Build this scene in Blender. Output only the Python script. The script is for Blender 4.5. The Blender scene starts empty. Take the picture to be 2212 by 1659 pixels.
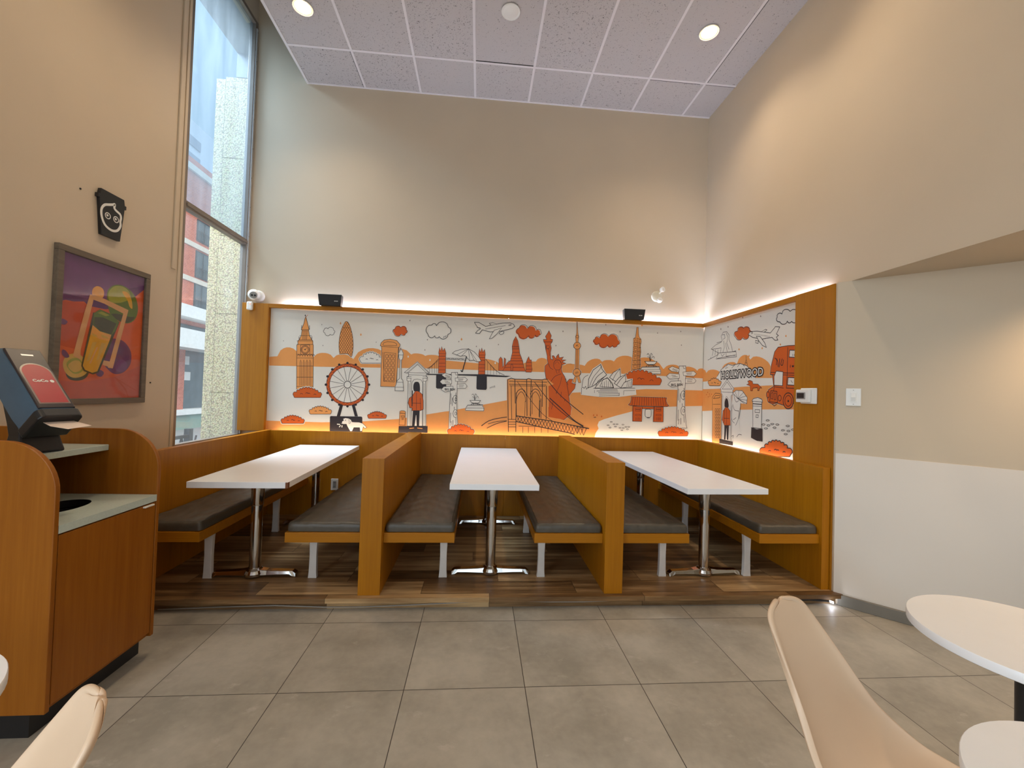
import bpy, bmesh, math, random
from mathutils import Vector, Matrix

# ---------------------------------------------------------------- camera, world, light, exposure
S = bpy.context.scene
COL = S.collection
S.view_settings.view_transform = 'Standard'
S.view_settings.look = 'None'
S.view_settings.gamma = 1.0
S.view_settings.use_curve_mapping = False
S.view_settings.exposure = 0.2

F_PX, YAW, PITCH, ROLL, EYE = 887.6, .0788, .0195, .0312, 1.4345
fw = Vector((math.sin(YAW)*math.cos(PITCH), math.cos(YAW)*math.cos(PITCH), math.sin(PITCH)))
rt0 = Vector((math.cos(YAW), -math.sin(YAW), 0)); up0 = rt0.cross(fw)
rt = rt0*math.cos(ROLL)+up0*math.sin(ROLL); up = up0*math.cos(ROLL)-rt0*math.sin(ROLL)
cd = bpy.data.cameras.new('camera'); cam = bpy.data.objects.new('camera', cd); COL.objects.link(cam)
cd.sensor_fit = 'HORIZONTAL'; cd.sensor_width = 36.0; cd.lens = F_PX/2212*36.0
cd.clip_start = .02; cd.clip_end = 400
cam.matrix_world = Matrix(((rt.x, up.x, -fw.x, 0), (rt.y, up.y, -fw.y, 0), (rt.z, up.z, -fw.z, EYE), (0, 0, 0, 1)))
S.camera = cam

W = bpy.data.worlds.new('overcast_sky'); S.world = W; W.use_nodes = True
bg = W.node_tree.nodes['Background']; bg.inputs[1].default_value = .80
_tc = W.node_tree.nodes.new('ShaderNodeTexCoord'); _sx = W.node_tree.nodes.new('ShaderNodeSeparateXYZ'); _rp = W.node_tree.nodes.new('ShaderNodeValToRGB')
W.node_tree.links.new(_tc.outputs['Generated'], _sx.inputs[0]); W.node_tree.links.new(_sx.outputs[2], _rp.inputs[0]); 
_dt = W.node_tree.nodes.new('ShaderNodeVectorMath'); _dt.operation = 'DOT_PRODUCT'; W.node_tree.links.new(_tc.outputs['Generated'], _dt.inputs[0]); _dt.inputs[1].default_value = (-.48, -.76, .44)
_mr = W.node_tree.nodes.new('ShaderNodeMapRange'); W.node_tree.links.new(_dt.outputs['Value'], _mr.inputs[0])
_mr.inputs[1].default_value = .1; _mr.inputs[2].default_value = 1.0; _mr.inputs[3].default_value = 1.0; _mr.inputs[4].default_value = 2.4   # added unseen sky glow behind the camera, lifts pier and left side
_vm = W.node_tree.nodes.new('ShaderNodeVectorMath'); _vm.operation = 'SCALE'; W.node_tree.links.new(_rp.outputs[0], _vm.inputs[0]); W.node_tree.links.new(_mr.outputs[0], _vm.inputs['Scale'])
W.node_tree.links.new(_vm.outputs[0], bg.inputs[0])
for _e, (_p, _c) in zip(_rp.color_ramp.elements, ((0.0, (.50, .66, .78, 1)), (1.0, (1.0, 1.0, 1.0, 1)))): _e.position = _p; _e.color = _c
_e = _rp.color_ramp.elements.new(.72); _e.color = (.56, .76, .90, 1)   # overcast: brighter towards the zenith
_sd = bpy.data.lights.new('added_hazy_sun', 'SUN'); _sd.energy = 3.2; _sd.angle = math.radians(60); _sd.color = (1.0, .97, .92)  # added soft sun, aimed to brighten the facades across the street
_so = bpy.data.objects.new('added_hazy_sun', _sd); COL.objects.link(_so); _so.rotation_euler = Vector((-.52, .52, -.68)).to_track_quat('-Z', 'Y').to_euler()

def area_light(name, loc, target, sx, sy, power, color):
    ld = bpy.data.lights.new(name, 'AREA'); ld.shape = 'RECTANGLE'; ld.size = sx; ld.size_y = sy
    ld.energy = power; ld.color = color
    o = bpy.data.objects.new(name, ld); COL.objects.link(o); o.location = loc
    o.rotation_euler = (Vector(target)-Vector(loc)).to_track_quat('-Z', 'Y').to_euler()
    return o
# daylight through the shopfront behind the camera and the big left window, plus one added lamp outdoors
area_light('daylight_shopfront', (.2, -3.9, 1.9), (.2, 0, 1.7), 4.6, 3.2, 26, (1.0, .96, .91))
area_light('daylight_side_window', (-2.50, -1.6, 1.9), (0, -1.4, 1.2), 2.2, 2.4, 66, (.88, .94, 1.0))
area_light('added_sky_fill', (-5.6, 4.05, 7.2), (-1.2, 3.7, 1.0), 2.4, 2.4, 1000, (.86, .94, 1.0))  # added lamp floating outdoors, extra sky light for left table and mural
WARM = (1.0, .79, .55)

# ---------------------------------------------------------------- helpers
random.seed(4)
def srgb(r, g, b):
    f = lambda c: (c/255/12.92) if c/255 <= .04045 else ((c/255+.055)/1.055)**2.4
    return (f(r), f(g), f(b), 1)
class NT:
    def __init__(s, name):
        s.m = bpy.data.materials.new(name); s.m.use_nodes = True; s.t = s.m.node_tree
        s.b = s.t.nodes['Principled BSDF']; s.out = s.t.nodes['Material Output']
    def n(s, typ, **kw):
        nd = s.t.nodes.new(typ)
        for k, v in kw.items():
            if k.startswith('i_'):
                key = k[2:]; key = int(key) if key.isdigit() else key
                s.put(nd.inputs[key], v)
            else: setattr(nd, k, v)
        return nd
    def put(s, sock, v):
        if isinstance(v, bpy.types.NodeSocket): s.t.links.new(v, sock)
        else: sock.default_value = v
    def math(s, op, a, b=0.0, c=None):
        nd = s.n('ShaderNodeMath', operation=op); s.put(nd.inputs[0], a); s.put(nd.inputs[1], b)
        if c is not None: s.put(nd.inputs[2], c)
        return nd.outputs[0]
    def obj(s): return s.n('ShaderNodeTexCoord').outputs['Object']
    def pos(s): return s.n('ShaderNodeNewGeometry').outputs['Position']
    def map(s, v, scale=(1, 1, 1), loc=(0, 0, 0)):
        nd = s.n('ShaderNodeMapping'); s.put(nd.inputs['Vector'], v); nd.inputs['Scale'].default_value = scale; nd.inputs['Location'].default_value = loc
        return nd.outputs[0]
    def noise(s, v, scale, detail=3, rough=.55):
        nd = s.n('ShaderNodeTexNoise'); s.put(nd.inputs['Vector'], v); nd.inputs['Scale'].default_value = scale
        nd.inputs['Detail'].default_value = detail; nd.inputs['Roughness'].default_value = rough
        return nd.outputs['Fac']
    def ramp(s, fac, stops):
        nd = s.n('ShaderNodeValToRGB'); s.put(nd.inputs[0], fac); e = nd.color_ramp.elements
        while len(e) < len(stops): e.new(.5)
        for x, (p, c) in zip(e, stops): x.position = p; x.color = c if len(c) == 4 else (*c, 1)
        return nd.outputs[0]
    def mix(s, fac, a, b, mode='MIX'):
        nd = s.n('ShaderNodeMix', data_type='RGBA', blend_type=mode); s.put(nd.inputs[0], fac); s.put(nd.inputs[6], a); s.put(nd.inputs[7], b)
        return nd.outputs[2]
    def bump(s, h, strength=.2, dist=.002):
        nd = s.n('ShaderNodeBump'); s.put(nd.inputs['Height'], h); nd.inputs['Strength'].default_value = strength; nd.inputs['Distance'].default_value = dist
        s.t.links.new(nd.outputs[0], s.b.inputs['Normal'])
    def set(s, color=None, rough=.5, metal=0, spec=.5):
        if color is not None: s.put(s.b.inputs['Base Color'], color)
        s.put(s.b.inputs['Roughness'], rough); s.put(s.b.inputs['Metallic'], metal); s.put(s.b.inputs['Specular IOR Level'], spec)
        return s
MATS = {}
def plain(name, c, rough=.5, metal=0, spec=.5, var=.06, scale=9):
    """procedural paint / plastic: a faint mottling over one colour"""
    if name in MATS: return MATS[name]
    t = NT(name); f = t.noise(t.obj(), scale, 3)
    c = tuple(c[:3]); hi = tuple(min(1, x*(1+var)) for x in c); lo = tuple(x*(1-var) for x in c)
    t.set(t.ramp(f, [(.3, lo), (.7, hi)]), rough, metal, spec)
    MATS[name] = t.m; return t.m
def emit(name, c, strength):
    t = NT(name); t.set((*c[:3], 1), .5); t.b.inputs['Emission Color'].default_value = (*c[:3], 1); t.b.inputs['Emission Strength'].default_value = strength
    MATS[name] = t.m; return t.m
def wood(name, lo, hi, axis='Z', rough=.38, dens=60):
    t = NT(name); v = t.obj()
    sc = {'Z': (dens, dens, 2.2), 'X': (2.2, dens, dens), 'Y': (dens, 2.2, dens)}[axis]
    a = t.noise(t.map(v, sc), 1.0, 4, .6); sc2 = tuple(x*.16 if x > 10 else x*.35 for x in sc); b = t.noise(t.map(v, sc2), 1.0, 2)
    f = t.math('ADD', t.math('MULTIPLY', a, .55), t.math('MULTIPLY', b, .45))
    t.set(t.ramp(f, [(.32, lo), (.68, hi)]), rough, 0, .3); t.bump(a, .06, .001)
    MATS[name] = t.m; return t.m
def wall_paint(name, c):
    t = NT(name); p = t.pos(); f = t.noise(p, 1.3, 2); g = t.noise(p, 160, 2)
    c = c[:3]; t.set(t.ramp(f, [(.3, tuple(x*.975 for x in c)), (.7, tuple(min(1, x*1.025) for x in c))]), .62, 0, .3); t.bump(g, .12, .0012)
    MATS[name] = t.m; return t.m

class MB:
    def __init__(s): s.v = []; s.f = []; s.mi = []; s.cur = 0
    def add(s, vs, fs):
        o = len(s.v); s.v += [tuple(v) for v in vs]
        for f in fs: s.f.append(tuple(i+o for i in f)); s.mi.append(s.cur)
        return s
    def box(s, x0, x1, y0, y1, z0, z1):
        vs = [(x, y, z) for z in (z0, z1) for y in (y0, y1) for x in (x0, x1)]
        return s.add(vs, [(0, 2, 3, 1), (4, 5, 7, 6), (0, 1, 5, 4), (2, 6, 7, 3), (0, 4, 6, 2), (1, 3, 7, 5)])
    def prism(s, poly, a, b, axis='Z'):
        """2-D polygon extruded from a to b along an axis"""
        P = {'Z': lambda u, v, w: (u, v, w), 'Y': lambda u, v, w: (u, w, v), 'X': lambda u, v, w: (w, u, v)}[axis]
        n = len(poly); vs = [P(u, v, a) for u, v in poly]+[P(u, v, b) for u, v in poly]
        return s.add(vs, [tuple(range(n-1, -1, -1)), tuple(range(n, 2*n))]+[(i, (i+1) % n, n+(i+1) % n, n+i) for i in range(n)])
    def lathe(s, prof, cx=0, cy=0, seg=24, axis='Z', cz=0):
        vs = []; fs = []
        for r, z in prof:
            for k in range(seg):
                a = 2*math.pi*k/seg; u, v = r*math.cos(a), r*math.sin(a)
                vs.append({'Z': (cx+u, cy+v, cz+z), 'Y': (cx+u, cy+z, cz+v), 'X': (cx+z, cy+u, cz+v)}[axis])
        m = len(prof)
        for i in range(m-1):
            for k in range(seg): fs.append((i*seg+k, i*seg+(k+1) % seg, (i+1)*seg+(k+1) % seg, (i+1)*seg+k))
        if prof[0][0] > 1e-6: fs.append(tuple(range(seg-1, -1, -1)))
        if prof[-1][0] > 1e-6: fs.append(tuple((m-1)*seg+k for k in range(seg)))
        return s.add(vs, fs)
    def tube(s, pts, r, seg=8):
        pts = [Vector(p) for p in pts]; vs = []; fs = []; n = len(pts)
        for i, p in enumerate(pts):
            d = (pts[min(i+1, n-1)]-pts[max(i-1, 0)]).normalized()
            a = d.cross(Vector((0, 0, 1)) if abs(d.z) < .9 else Vector((1, 0, 0))).normalized(); b = d.cross(a)
            rr = r[i] if isinstance(r, (list, tuple)) else r
            for k in range(seg):
                t = 2*math.pi*k/seg; vs.append(p+a*rr*math.cos(t)+b*rr*math.sin(t))
        for i in range(n-1):
            for k in range(seg): fs.append((i*seg+k, i*seg+(k+1) % seg, (i+1)*seg+(k+1) % seg, (i+1)*seg+k))
        fs += [tuple(range(seg-1, -1, -1)), tuple((n-1)*seg+k for k in range(seg))]
        return s.add(vs, fs)
    def loft(s, rings, close=True):
        n = len(rings[0]); vs = [v for r in rings for v in r]; fs = []
        for i in range(len(rings)-1):
            for k in range(n): fs.append((i*n+k, i*n+(k+1) % n, (i+1)*n+(k+1) % n, (i+1)*n+k))
        if close: fs += [tuple(range(n-1, -1, -1)), tuple((len(rings)-1)*n+k for k in range(n))]
        return s.add(vs, fs)
    def grid(s, fn, nu, nv):
        vs = [fn(i/nu, j/nv) for i in range(nu+1) for j in range(nv+1)]
        return s.add(vs, [(i*(nv+1)+j, (i+1)*(nv+1)+j, (i+1)*(nv+1)+j+1, i*(nv+1)+j+1) for i in range(nu) for j in range(nv)])
    def obj(s, name, mats, parent=None, bevel=0, smooth=False, fixn=True):
        me = bpy.data.meshes.new(name); me.from_pydata(s.v, [], s.f)
        for m in (mats if isinstance(mats, (list, tuple)) else [mats]): me.materials.append(m)
        for p, i in zip(me.polygons, s.mi): p.material_index = i; p.use_smooth = smooth
        if fixn:
            bm = bmesh.new(); bm.from_mesh(me); bmesh.ops.recalc_face_normals(bm, faces=bm.faces); bm.to_mesh(me); bm.free()
        me.update()
        o = bpy.data.objects.new(name, me); COL.objects.link(o)
        if parent: o.parent = parent
        if smooth and fixn:
            me.set_sharp_from_angle(angle=math.radians(40))
        if bevel:
            b = o.modifiers.new('bevel', 'BEVEL'); b.width = bevel; b.segments = 2; b.limit_method = 'ANGLE'; b.angle_limit = math.radians(40)
        return o
def tag(o, label=None, cat=None, group=None, kind=None):
    if label: o['label'] = label
    if cat: o['category'] = cat
    if group: o['group'] = group
    if kind: o['kind'] = kind
    return o
def thing(name, label, cat, loc=(0, 0, 0), rz=0, group=None):
    o = bpy.data.objects.new(name, None); COL.objects.link(o); o.location = loc; o.rotation_euler = (0, 0, rz); o.empty_display_size = .1
    return tag(o, label, cat, group)
def struct(o): o['kind'] = 'structure'; return o
def copy_tree(o, loc=None, rz=None, label=None, parent=None):
    c = o.copy(); COL.objects.link(c)
    if parent: c.parent = parent
    if loc is not None: c.location = loc
    if rz is not None: c.rotation_euler = (0, 0, rz)
    if label: c['label'] = label
    for ch in list(o.children): copy_tree(ch, parent=c)
    return c
def text_mesh(s, size, mat, parent, name, M, thick=.0006, bold=0.0):
    """lettering as real thin geometry; M places the text plane (x right, y up)"""
    cu = bpy.data.curves.new('txt', 'FONT'); cu.body = s; cu.size = size; cu.extrude = thick; cu.offset = bold; cu.resolution_u = 3
    to = bpy.data.objects.new('txt', cu); COL.objects.link(to)
    dg = bpy.context.evaluated_depsgraph_get(); me = bpy.data.meshes.new_from_object(to.evaluated_get(dg))
    bpy.data.objects.remove(to); bpy.data.curves.remove(cu)
    me.transform(M); me.materials.clear(); me.materials.append(mat)
    o = bpy.data.objects.new(name, me); COL.objects.link(o); o.parent = parent
    return o

# ---------------------------------------------------------------- materials
M_WALL = wall_paint('wall_paint_greige', srgb(204, 188, 165))
M_WHITE = wall_paint('white_wall_panel', srgb(226, 217, 206))
M_BEECH = wood('beech_laminate', srgb(158, 98, 7), srgb(180, 117, 14))
M_BEECHX = wood('beech_laminate_horizontal', srgb(157, 97, 7), srgb(179, 116, 14), 'X')
M_BEECHY = wood('beech_laminate_lengthwise', srgb(157, 97, 7), srgb(179, 116, 14), 'Y')
M_CAB = wood('cabinet_beech', srgb(144, 82, 16), srgb(166, 102, 28))
M_LAM = plain('white_laminate', srgb(242, 243, 246), .32, 0, .5, .01)
M_EDGE = plain('white_edge_band', srgb(226, 226, 228), .4, 0, .4, .02)
M_CHROME = plain('chrome', (.62, .60, .58), .13, 1, .5, .05)
M_LEG = plain('white_painted_steel', srgb(214, 208, 202), .4, 0, .5, .05, 14)
M_BLACK = plain('black_plastic', (.012, .012, .014), .38)
M_DARK = plain('charcoal_metal', (.03, .03, .032), .4, .3)
M_WPL = plain('white_plastic', srgb(232, 230, 224), .35, 0, .5, .02)
M_GREYPL = plain('grey_plastic', srgb(150, 148, 144), .45)
M_COUNTER = plain('pale_mint_solid_surface', srgb(200, 214, 206), .3, 0, .5, .05, 120)
M_BRONZE = plain('brown_anodised_aluminium', srgb(136, 124, 114), .4, .3)
M_ALU = plain('silver_aluminium', srgb(196, 198, 200), .35, .5)
def m_cushion():
    t = NT('grey_vinyl'); v = t.obj(); a = t.noise(t.map(v, (22, 5, 22)), 1.0, 3); b = t.noise(v, 260, 2)
    t.set(t.ramp(a, [(.3, srgb(74, 68, 59)), (.7, srgb(84, 78, 68))]), t.ramp(a, [(.3, (.36,)*3), (.7, (.46,)*3)]), 0, .5)
    t.bump(t.math('ADD', a, t.math('MULTIPLY', b, .12)), .35, .006); return t.m
M_CUSH = m_cushion()
def m_tiles():
    t = NT('grey_porcelain_tile'); p = t.pos(); sp = t.n('ShaderNodeSeparateXYZ'); t.put(sp.inputs[0], p)
    fx = t.math('DIVIDE', t.math('ADD', sp.outputs[0], 1.4726+.5802*20), .5802); fy = t.math('DIVIDE', t.math('ADD', sp.outputs[1], -2.5955+.5802*20), .5802)
    def edge(f):
        r = t.math('FRACT', f); d = t.math('ABSOLUTE', t.math('SUBTRACT', r, .5)); return t.math('SUBTRACT', .5, d)
    e = t.math('MINIMUM', edge(fx), edge(fy)); grout = t.math('LESS_THAN', e, .0030)
    cid = t.n('ShaderNodeCombineXYZ'); t.put(cid.inputs[0], t.math('FLOOR', fx)); t.put(cid.inputs[1], t.math('FLOOR', fy))
    wn = t.n('ShaderNodeTexWhiteNoise', noise_dimensions='3D'); t.put(wn.inputs['Vector'], cid.outputs[0])
    off = t.n('ShaderNodeVectorMath', operation='MULTIPLY_ADD'); t.put(off.inputs[0], wn.outputs['Color']); off.inputs[1].default_value = (9, 9, 9); t.put(off.inputs[2], p)
    cl = t.noise(off.outputs[0], 2.6, 5, .6); fine = t.noise(off.outputs[0], 26, 3)
    base = t.ramp(t.math('ADD', t.math('MULTIPLY', cl, .8), t.math('MULTIPLY', fine, .2)), [(.36, srgb(150, 145, 134)), (.64, srgb(180, 174, 162))])
    tint = t.math('MULTIPLY', t.math('SUBTRACT', wn.outputs['Value'], .5), .10)
    base = t.mix(1.0, base, t.ramp(t.math('ADD', tint, .5), [(.4, (.93,)*3), (.6, (1, 1, 1))]), 'MULTIPLY')
    sc = t.noise(t.map(off.outputs[0], (7, 11, 1)), 1.0, 5, .72); scuff = t.ramp(sc, [(.61, (0, 0, 0)), (.72, (.55, .55, .55))])
    base = t.mix(scuff, base, srgb(190, 184, 176))
    t.set(t.mix(grout, base, srgb(52, 46, 42)), t.ramp(cl, [(.3, (.36,)*3), (.7, (.5,)*3)]), 0, .45)
    t.bump(t.math('SUBTRACT', 1.0, grout), .5, .002); return t.m
M_TILE = m_tiles()
def m_planks():
    t = NT('walnut_vinyl_plank'); p = t.obj(); sp = t.n('ShaderNodeSeparateXYZ'); t.put(sp.inputs[0], p)
    fy = t.math('DIVIDE', t.math('ADD', sp.outputs[1], 20.0), .178); row = t.math('FLOOR', fy)
    w1 = t.n('ShaderNodeTexWhiteNoise', noise_dimensions='1D'); t.put(w1.inputs['W'], row)
    fx = t.math('ADD', t.math('DIVIDE', sp.outputs[0], 1.05), t.math('MULTIPLY', w1.outputs['Value'], 7.3)); colm = t.math('FLOOR', fx)
    cid = t.n('ShaderNodeCombineXYZ'); t.put(cid.inputs[0], colm); t.put(cid.inputs[1], row)
    wn = t.n('ShaderNodeTexWhiteNoise', noise_dimensions='2D'); t.put(wn.inputs['Vector'], cid.outputs[0])
    off = t.n('ShaderNodeVectorMath', operation='MULTIPLY_ADD'); t.put(off.inputs[0], wn.outputs['Color']); off.inputs[1].default_value = (7, 7, 7); t.put(off.inputs[2], p)
    g = t.noise(t.map(off.outputs[0], (1.6, 22, 22)), 1.0, 5, .65); g2 = t.noise(t.map(off.outputs[0], (.9, 7, 7)), 1.0, 2)
    f = t.math('ADD', t.math('MULTIPLY', wn.outputs['Value'], .22), t.math('ADD', t.math('MULTIPLY', g, .62), t.math('MULTIPLY', g2, .30)))
    c = t.ramp(f, [(.38, srgb(78, 54, 32)), (.56, srgb(136, 104, 68)), (.74, srgb(198, 164, 118))])
    def edge(q): return t.math('SUBTRACT', .5, t.math('ABSOLUTE', t.math('SUBTRACT', t.math('FRACT', q), .5)))
    seam = t.math('MAXIMUM', t.math('LESS_THAN', edge(fy), .012), t.math('LESS_THAN', edge(fx), .0022))
    t.set(t.mix(t.math('MULTIPLY', seam, .6), c, srgb(30, 20, 12)), .42, 0, .4); t.bump(g, .08, .001); return t.m
M_PLANK = m_planks()
def m_ceiling():
    t = NT('acoustic_ceiling_tile'); p = t.pos(); sp = t.n('ShaderNodeSeparateXYZ'); t.put(sp.inputs[0], p)
    cid = t.n('ShaderNodeCombineXYZ'); t.put(cid.inputs[0], t.math('FLOOR', t.math('DIVIDE', t.math('ADD', sp.outputs[0], 1.984), .6096))); t.put(cid.inputs[1], t.math('FLOOR', t.math('DIVIDE', t.math('SUBTRACT', sp.outputs[1], 4.128), 1.2192)))
    wn = t.n('ShaderNodeTexWhiteNoise', noise_dimensions='2D'); t.put(wn.inputs['Vector'], cid.outputs[0])
    n1 = t.noise(p, 95, 3, .7); n2 = t.noise(p, 34, 3, .7)
    th = t.math('SUBTRACT', t.math('ADD', t.math('MULTIPLY', n1, .7), t.math('MULTIPLY', n2, .3)), t.math('MULTIPLY', wn.outputs['Value'], .035))
    sp_ = t.ramp(th, [(.345, (.25, .24, .24)), (.40, (1, 1, 1))])
    t.set(t.mix(1.0, srgb(190, 183, 181), sp_, 'MULTIPLY'), .85, 0, .2); t.bump(th, .25, .003); return t.m
M_CEIL = m_ceiling()
M_TBAR = plain('white_ceiling_grid', srgb(224, 218, 218), .6, 0, .3, .02)
M_GAP = plain('ceiling_gap_shadow_line', (.05, .045, .045), .9)

# ---------------------------------------------------------------- the room
YB, XL, XR = 4.6475, -2.547, 2.623
MB().box(-2.7, 5.2, -4.2, 4.8, -.08, 0).obj('floor', M_TILE)['kind'] = 'structure'
b = MB().box(-2.605, 2.75, YB, YB+.15, -.08, 5.9); struct(b.obj('wall_back', M_WALL))
b = MB()
b.box(XL-.12, XL, 1.0, 3.655, 0, 5.9).box(XL-.12, XL, 3.655, YB, 0, .86).box(XL-.12, XL, 3.655, YB, 5.385, 5.9)
b.box(XL-.12, XL, -4.2, -2.9, 0, 5.9).box(XL-.12, XL, -2.9, 1.0, 3.3, 5.9).box(XL-.12, XL, -2.9, -.3, 0, .6).box(XL-.12, XL, -.3, 1.0, 0, 3.3)
struct(b.obj('wall_left', M_WALL))
# right upper wall carries the soffit edge; the lower wall runs back at 45 degrees under it
b = MB().prism([(2.80, 2.312), (YB, 2.312), (YB, 5.9), (-4.2, 5.9), (-4.2, 2.312)], XR, XR+.12, 'X').box(XR, XR+.12, 2.80, YB, 0, 2.3119)
struct(b.obj('wall_right', M_WALL))
SD = 5.345
def dg(x): return (x, SD-x)
b = MB().prism([dg(2.571), dg(5.0), (5.1, .40), (5.1, 2.9), (2.622, 2.9), (2.5875, 2.789), (2.571, 2.7895)], 0, 2.304)
struct(b.obj('wall_diagonal', M_WALL))
b = MB()
b.prism([(XR+.0004, 2.80), (XR+.0004, -4.2), (5.1, -4.2), (5.1, 2.80)], 2.304, 2.36)
struct(b.obj('ceiling_soffit', M_WALL))
b = MB(); n = (-.7071, -.7071)
def strip(x0, x1, off, z0, z1, mb):
    a, c = dg(x0), dg(x1); o = (n[0]*off, n[1]*off)
    mb.prism([a, c, (c[0]+o[0], c[1]+o[1]), (a[0]+o[0], a[1]+o[1])], z0, z1)
strip(2.5715, 4.9, .003, .07, 1.068, b); struct(b.obj('trim_2', M_WHITE))
b = MB(); strip(2.588, 4.9, .022, 0, .075, b); struct(b.obj('baseboard_right', plain('grey_rubber_base', srgb(122, 117, 108), .5), bevel=.003))
MB().box(5.1, 5.2, -4.2, 2.9, 0, 2.4).obj('wall_far_right', M_WALL)['kind'] = 'structure'
b = MB().box(-2.7, -2.1, -4.2, -4.05, 0, 5.9).box(2.5, 5.2, -4.2, -4.05, 0, 5.9).box(-2.1, 2.5, -4.2, -4.05, 3.5, 5.9)
struct(b.obj('wall_front', M_WALL))
MB().box(-2.7, 2.75, -4.2, YB, 5.9, 6.0).obj('ceiling_upper', M_WALL)['kind'] = 'structure'
# suspended ceiling: tiles plus T-bar grid
b = MB().box(-1.985, XR, -4.2, YB, 4.772, 4.80); b.cur = 1
xs = [-1.984+.6096*i for i in range(1, 8)]; ys = [4.128-1.2192*k for k in range(0, 7)]
for x in xs: b.box(x-.012, x+.012, -4.2, YB, 4.766, 4.774)
for y in ys:
    e = [-1.985]+xs+[XR]
    for i in range(len(e)-1): b.box(e[i]+(.0121 if i else 0), e[i+1]-(.0121 if i < len(e)-2 else 0), y-.012, y+.012, 4.7661, 4.774)
b.box(-2.005, -1.980, -4.2, YB, 4.764, 4.83).box(-1.98, XR, YB-.022, YB, 4.7662, 4.774); b.cur = 2
b.box(xs[0]-.017, xs[0]-.0121, 4.142, YB-.022, 4.7665, 4.773).box(xs[6]+.0121, xs[6]+.019, -4.2, 4.116, 4.7665, 4.773)
b.box(xs[6]+.0121, XR, 4.1401, 4.146, 4.7665, 4.773).box(xs[2]+.0121, xs[3]-.0121, 4.110, 4.1159, 4.7665, 4.773).box(xs[5]+.0121, xs[6]-.05, 4.1401, 4.147, 4.7665, 4.773)
struct(b.obj('ceiling', [M_CEIL, M_TBAR, M_GAP]))
# raised platform with plank top, thin lip and recessed toe strip
b = MB().box(-2.546, 2.60, 2.765, 4.64, 0, .050).box(-2.546, 2.60, 2.727, 4.64, .0501, .08)
struct(b.obj('floor_platform', M_PLANK))
# window: brown outer frame, mullion, silver right jamb strip, two panes
win = tag(thing('window_1', None, None), kind='structure')
b = MB(); WX0, WX1 = XL-.06, XL+.004
b.box(WX0, WX1, 3.655, 3.69, .86, 5.385).box(WX0, WX1, 3.69, 4.60, 5.345, 5.385).box(WX0, WX1, 3.69, 4.60, 2.925, 2.985).box(WX0, WX1, 3.69, 4.60, .86, .90).box(WX0, WX1, 4.60, YB, .86, 5.385)
b.box(WX0+.02, WX1+.012, 3.69, 4.60, 2.94, 2.965)
b.obj('window_frame', M_BRONZE, win, bevel=.003)
b = MB().box(XL-.02, XL+.014, 4.607, 4.632, .90, 5.30); b.obj('jamb_strip', M_ALU, win, bevel=.002)
for k in range(14): MB().lathe([(.0035, 0), (.003, .002)], XL+.014, 4.62, 8, 'X', 1.1+.32*k).obj('screw', M_DARK, win)
def schlick(t, f0):
    """facing-based reflectance, the same from both sides of a pane"""
    lw = t.n('ShaderNodeLayerWeight'); lw.inputs[0].default_value = .5
    return t.math('MULTIPLY_ADD', t.math('POWER', lw.outputs['Facing'], 5.0), .8, f0)
def m_glass(name, haze, tint):
    t = NT(name); tr = t.n('ShaderNodeBsdfTransparent'); tr.inputs[0].default_value = tint; df = t.n('ShaderNodeBsdfTranslucent'); df.inputs[0].default_value = (.80, .86, .92, 1)
    gl = t.n('ShaderNodeBsdfGlossy'); gl.inputs[1].default_value = .02; fr = schlick(t, .025)
    nz = t.noise(t.map(t.pos(), (1, 2.2, .35)), 3.0, 4); hz = t.math('MULTIPLY', t.ramp(nz, [(.3, (.6,)*3), (.8, (1.3,)*3)]), haze)
    m1 = t.n('ShaderNodeMixShader'); t.put(m1.inputs[0], hz); t.t.links.new(tr.outputs[0], m1.inputs[1]); t.t.links.new(df.outputs[0], m1.inputs[2])
    m2 = t.n('ShaderNodeMixShader'); t.put(m2.inputs[0], fr); t.t.links.new(m1.outputs[0], m2.inputs[1]); t.t.links.new(gl.outputs[0], m2.inputs[2])
    t.t.links.new(m2.outputs[0], t.out.inputs[0]); return t.m
MB().box(XL-.034, XL-.030, 3.69, 4.60, 2.985, 5.345).obj('upper_pane', m_glass('dusty_glass', .09, (.70, .80, .88, 1)), win)
MB().box(XL-.034, XL-.030, 3.69, 4.60, .90, 2.925).obj('lower_pane', m_glass('clear_glass', .05, (.95, .97, .98, 1)), win)
b = MB().box(XL, XL+.014, 3.555, 3.60, 2.36, 5.8).box(XL, XL+.008, 3.625, 3.655, .86, 5.8); struct(b.obj('trim_1', M_WALL, bevel=.003))

# ---------------------------------------------------------------- booth joinery
def board(name, label, cat, box, mat, bevel=.002):
    x0, x1, y0, y1, z0, z1 = box; cx, cy = (x0+x1)/2, (y0+y1)/2
    o = MB().box(x0-cx, x1-cx, y0-cy, y1-cy, 0, z1-z0).obj(name, mat, bevel=bevel); o.location = (cx, cy, z0)
    return tag(o, label, cat)
board('booth_divider', 'beech booth divider between the window booth and the middle booth', 'divider', (-.747, -.606, 2.765, 4.50, .08, .970), M_BEECH)
board('booth_divider', 'beech booth divider between the middle booth and the right booth', 'divider', (.891, 1.018, 2.765, 4.50, .08, .972), M_BEECH)
t = thing('booth_back_panel', 'long beech back panel below the big city mural', 'panel', (0, 4.515, .08))
for x0, x1 in ((-2.17, .300), (.3015, 2.50)): MB().box(x0, x1, -.015, .015, 0, .877).obj('panel_board', M_BEECH, t, bevel=.0015)
board('booth_back_panel', 'beech bench back under the tall window', 'panel', (-2.222, -2.1705, 2.79, 4.53, .08, .960), M_BEECH)
board('booth_back_panel', 'beech bench back under the narrow mural on the right wall', 'panel', (2.5005, 2.558, 2.80, 4.53, .08, .955), M_BEECH)
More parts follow.
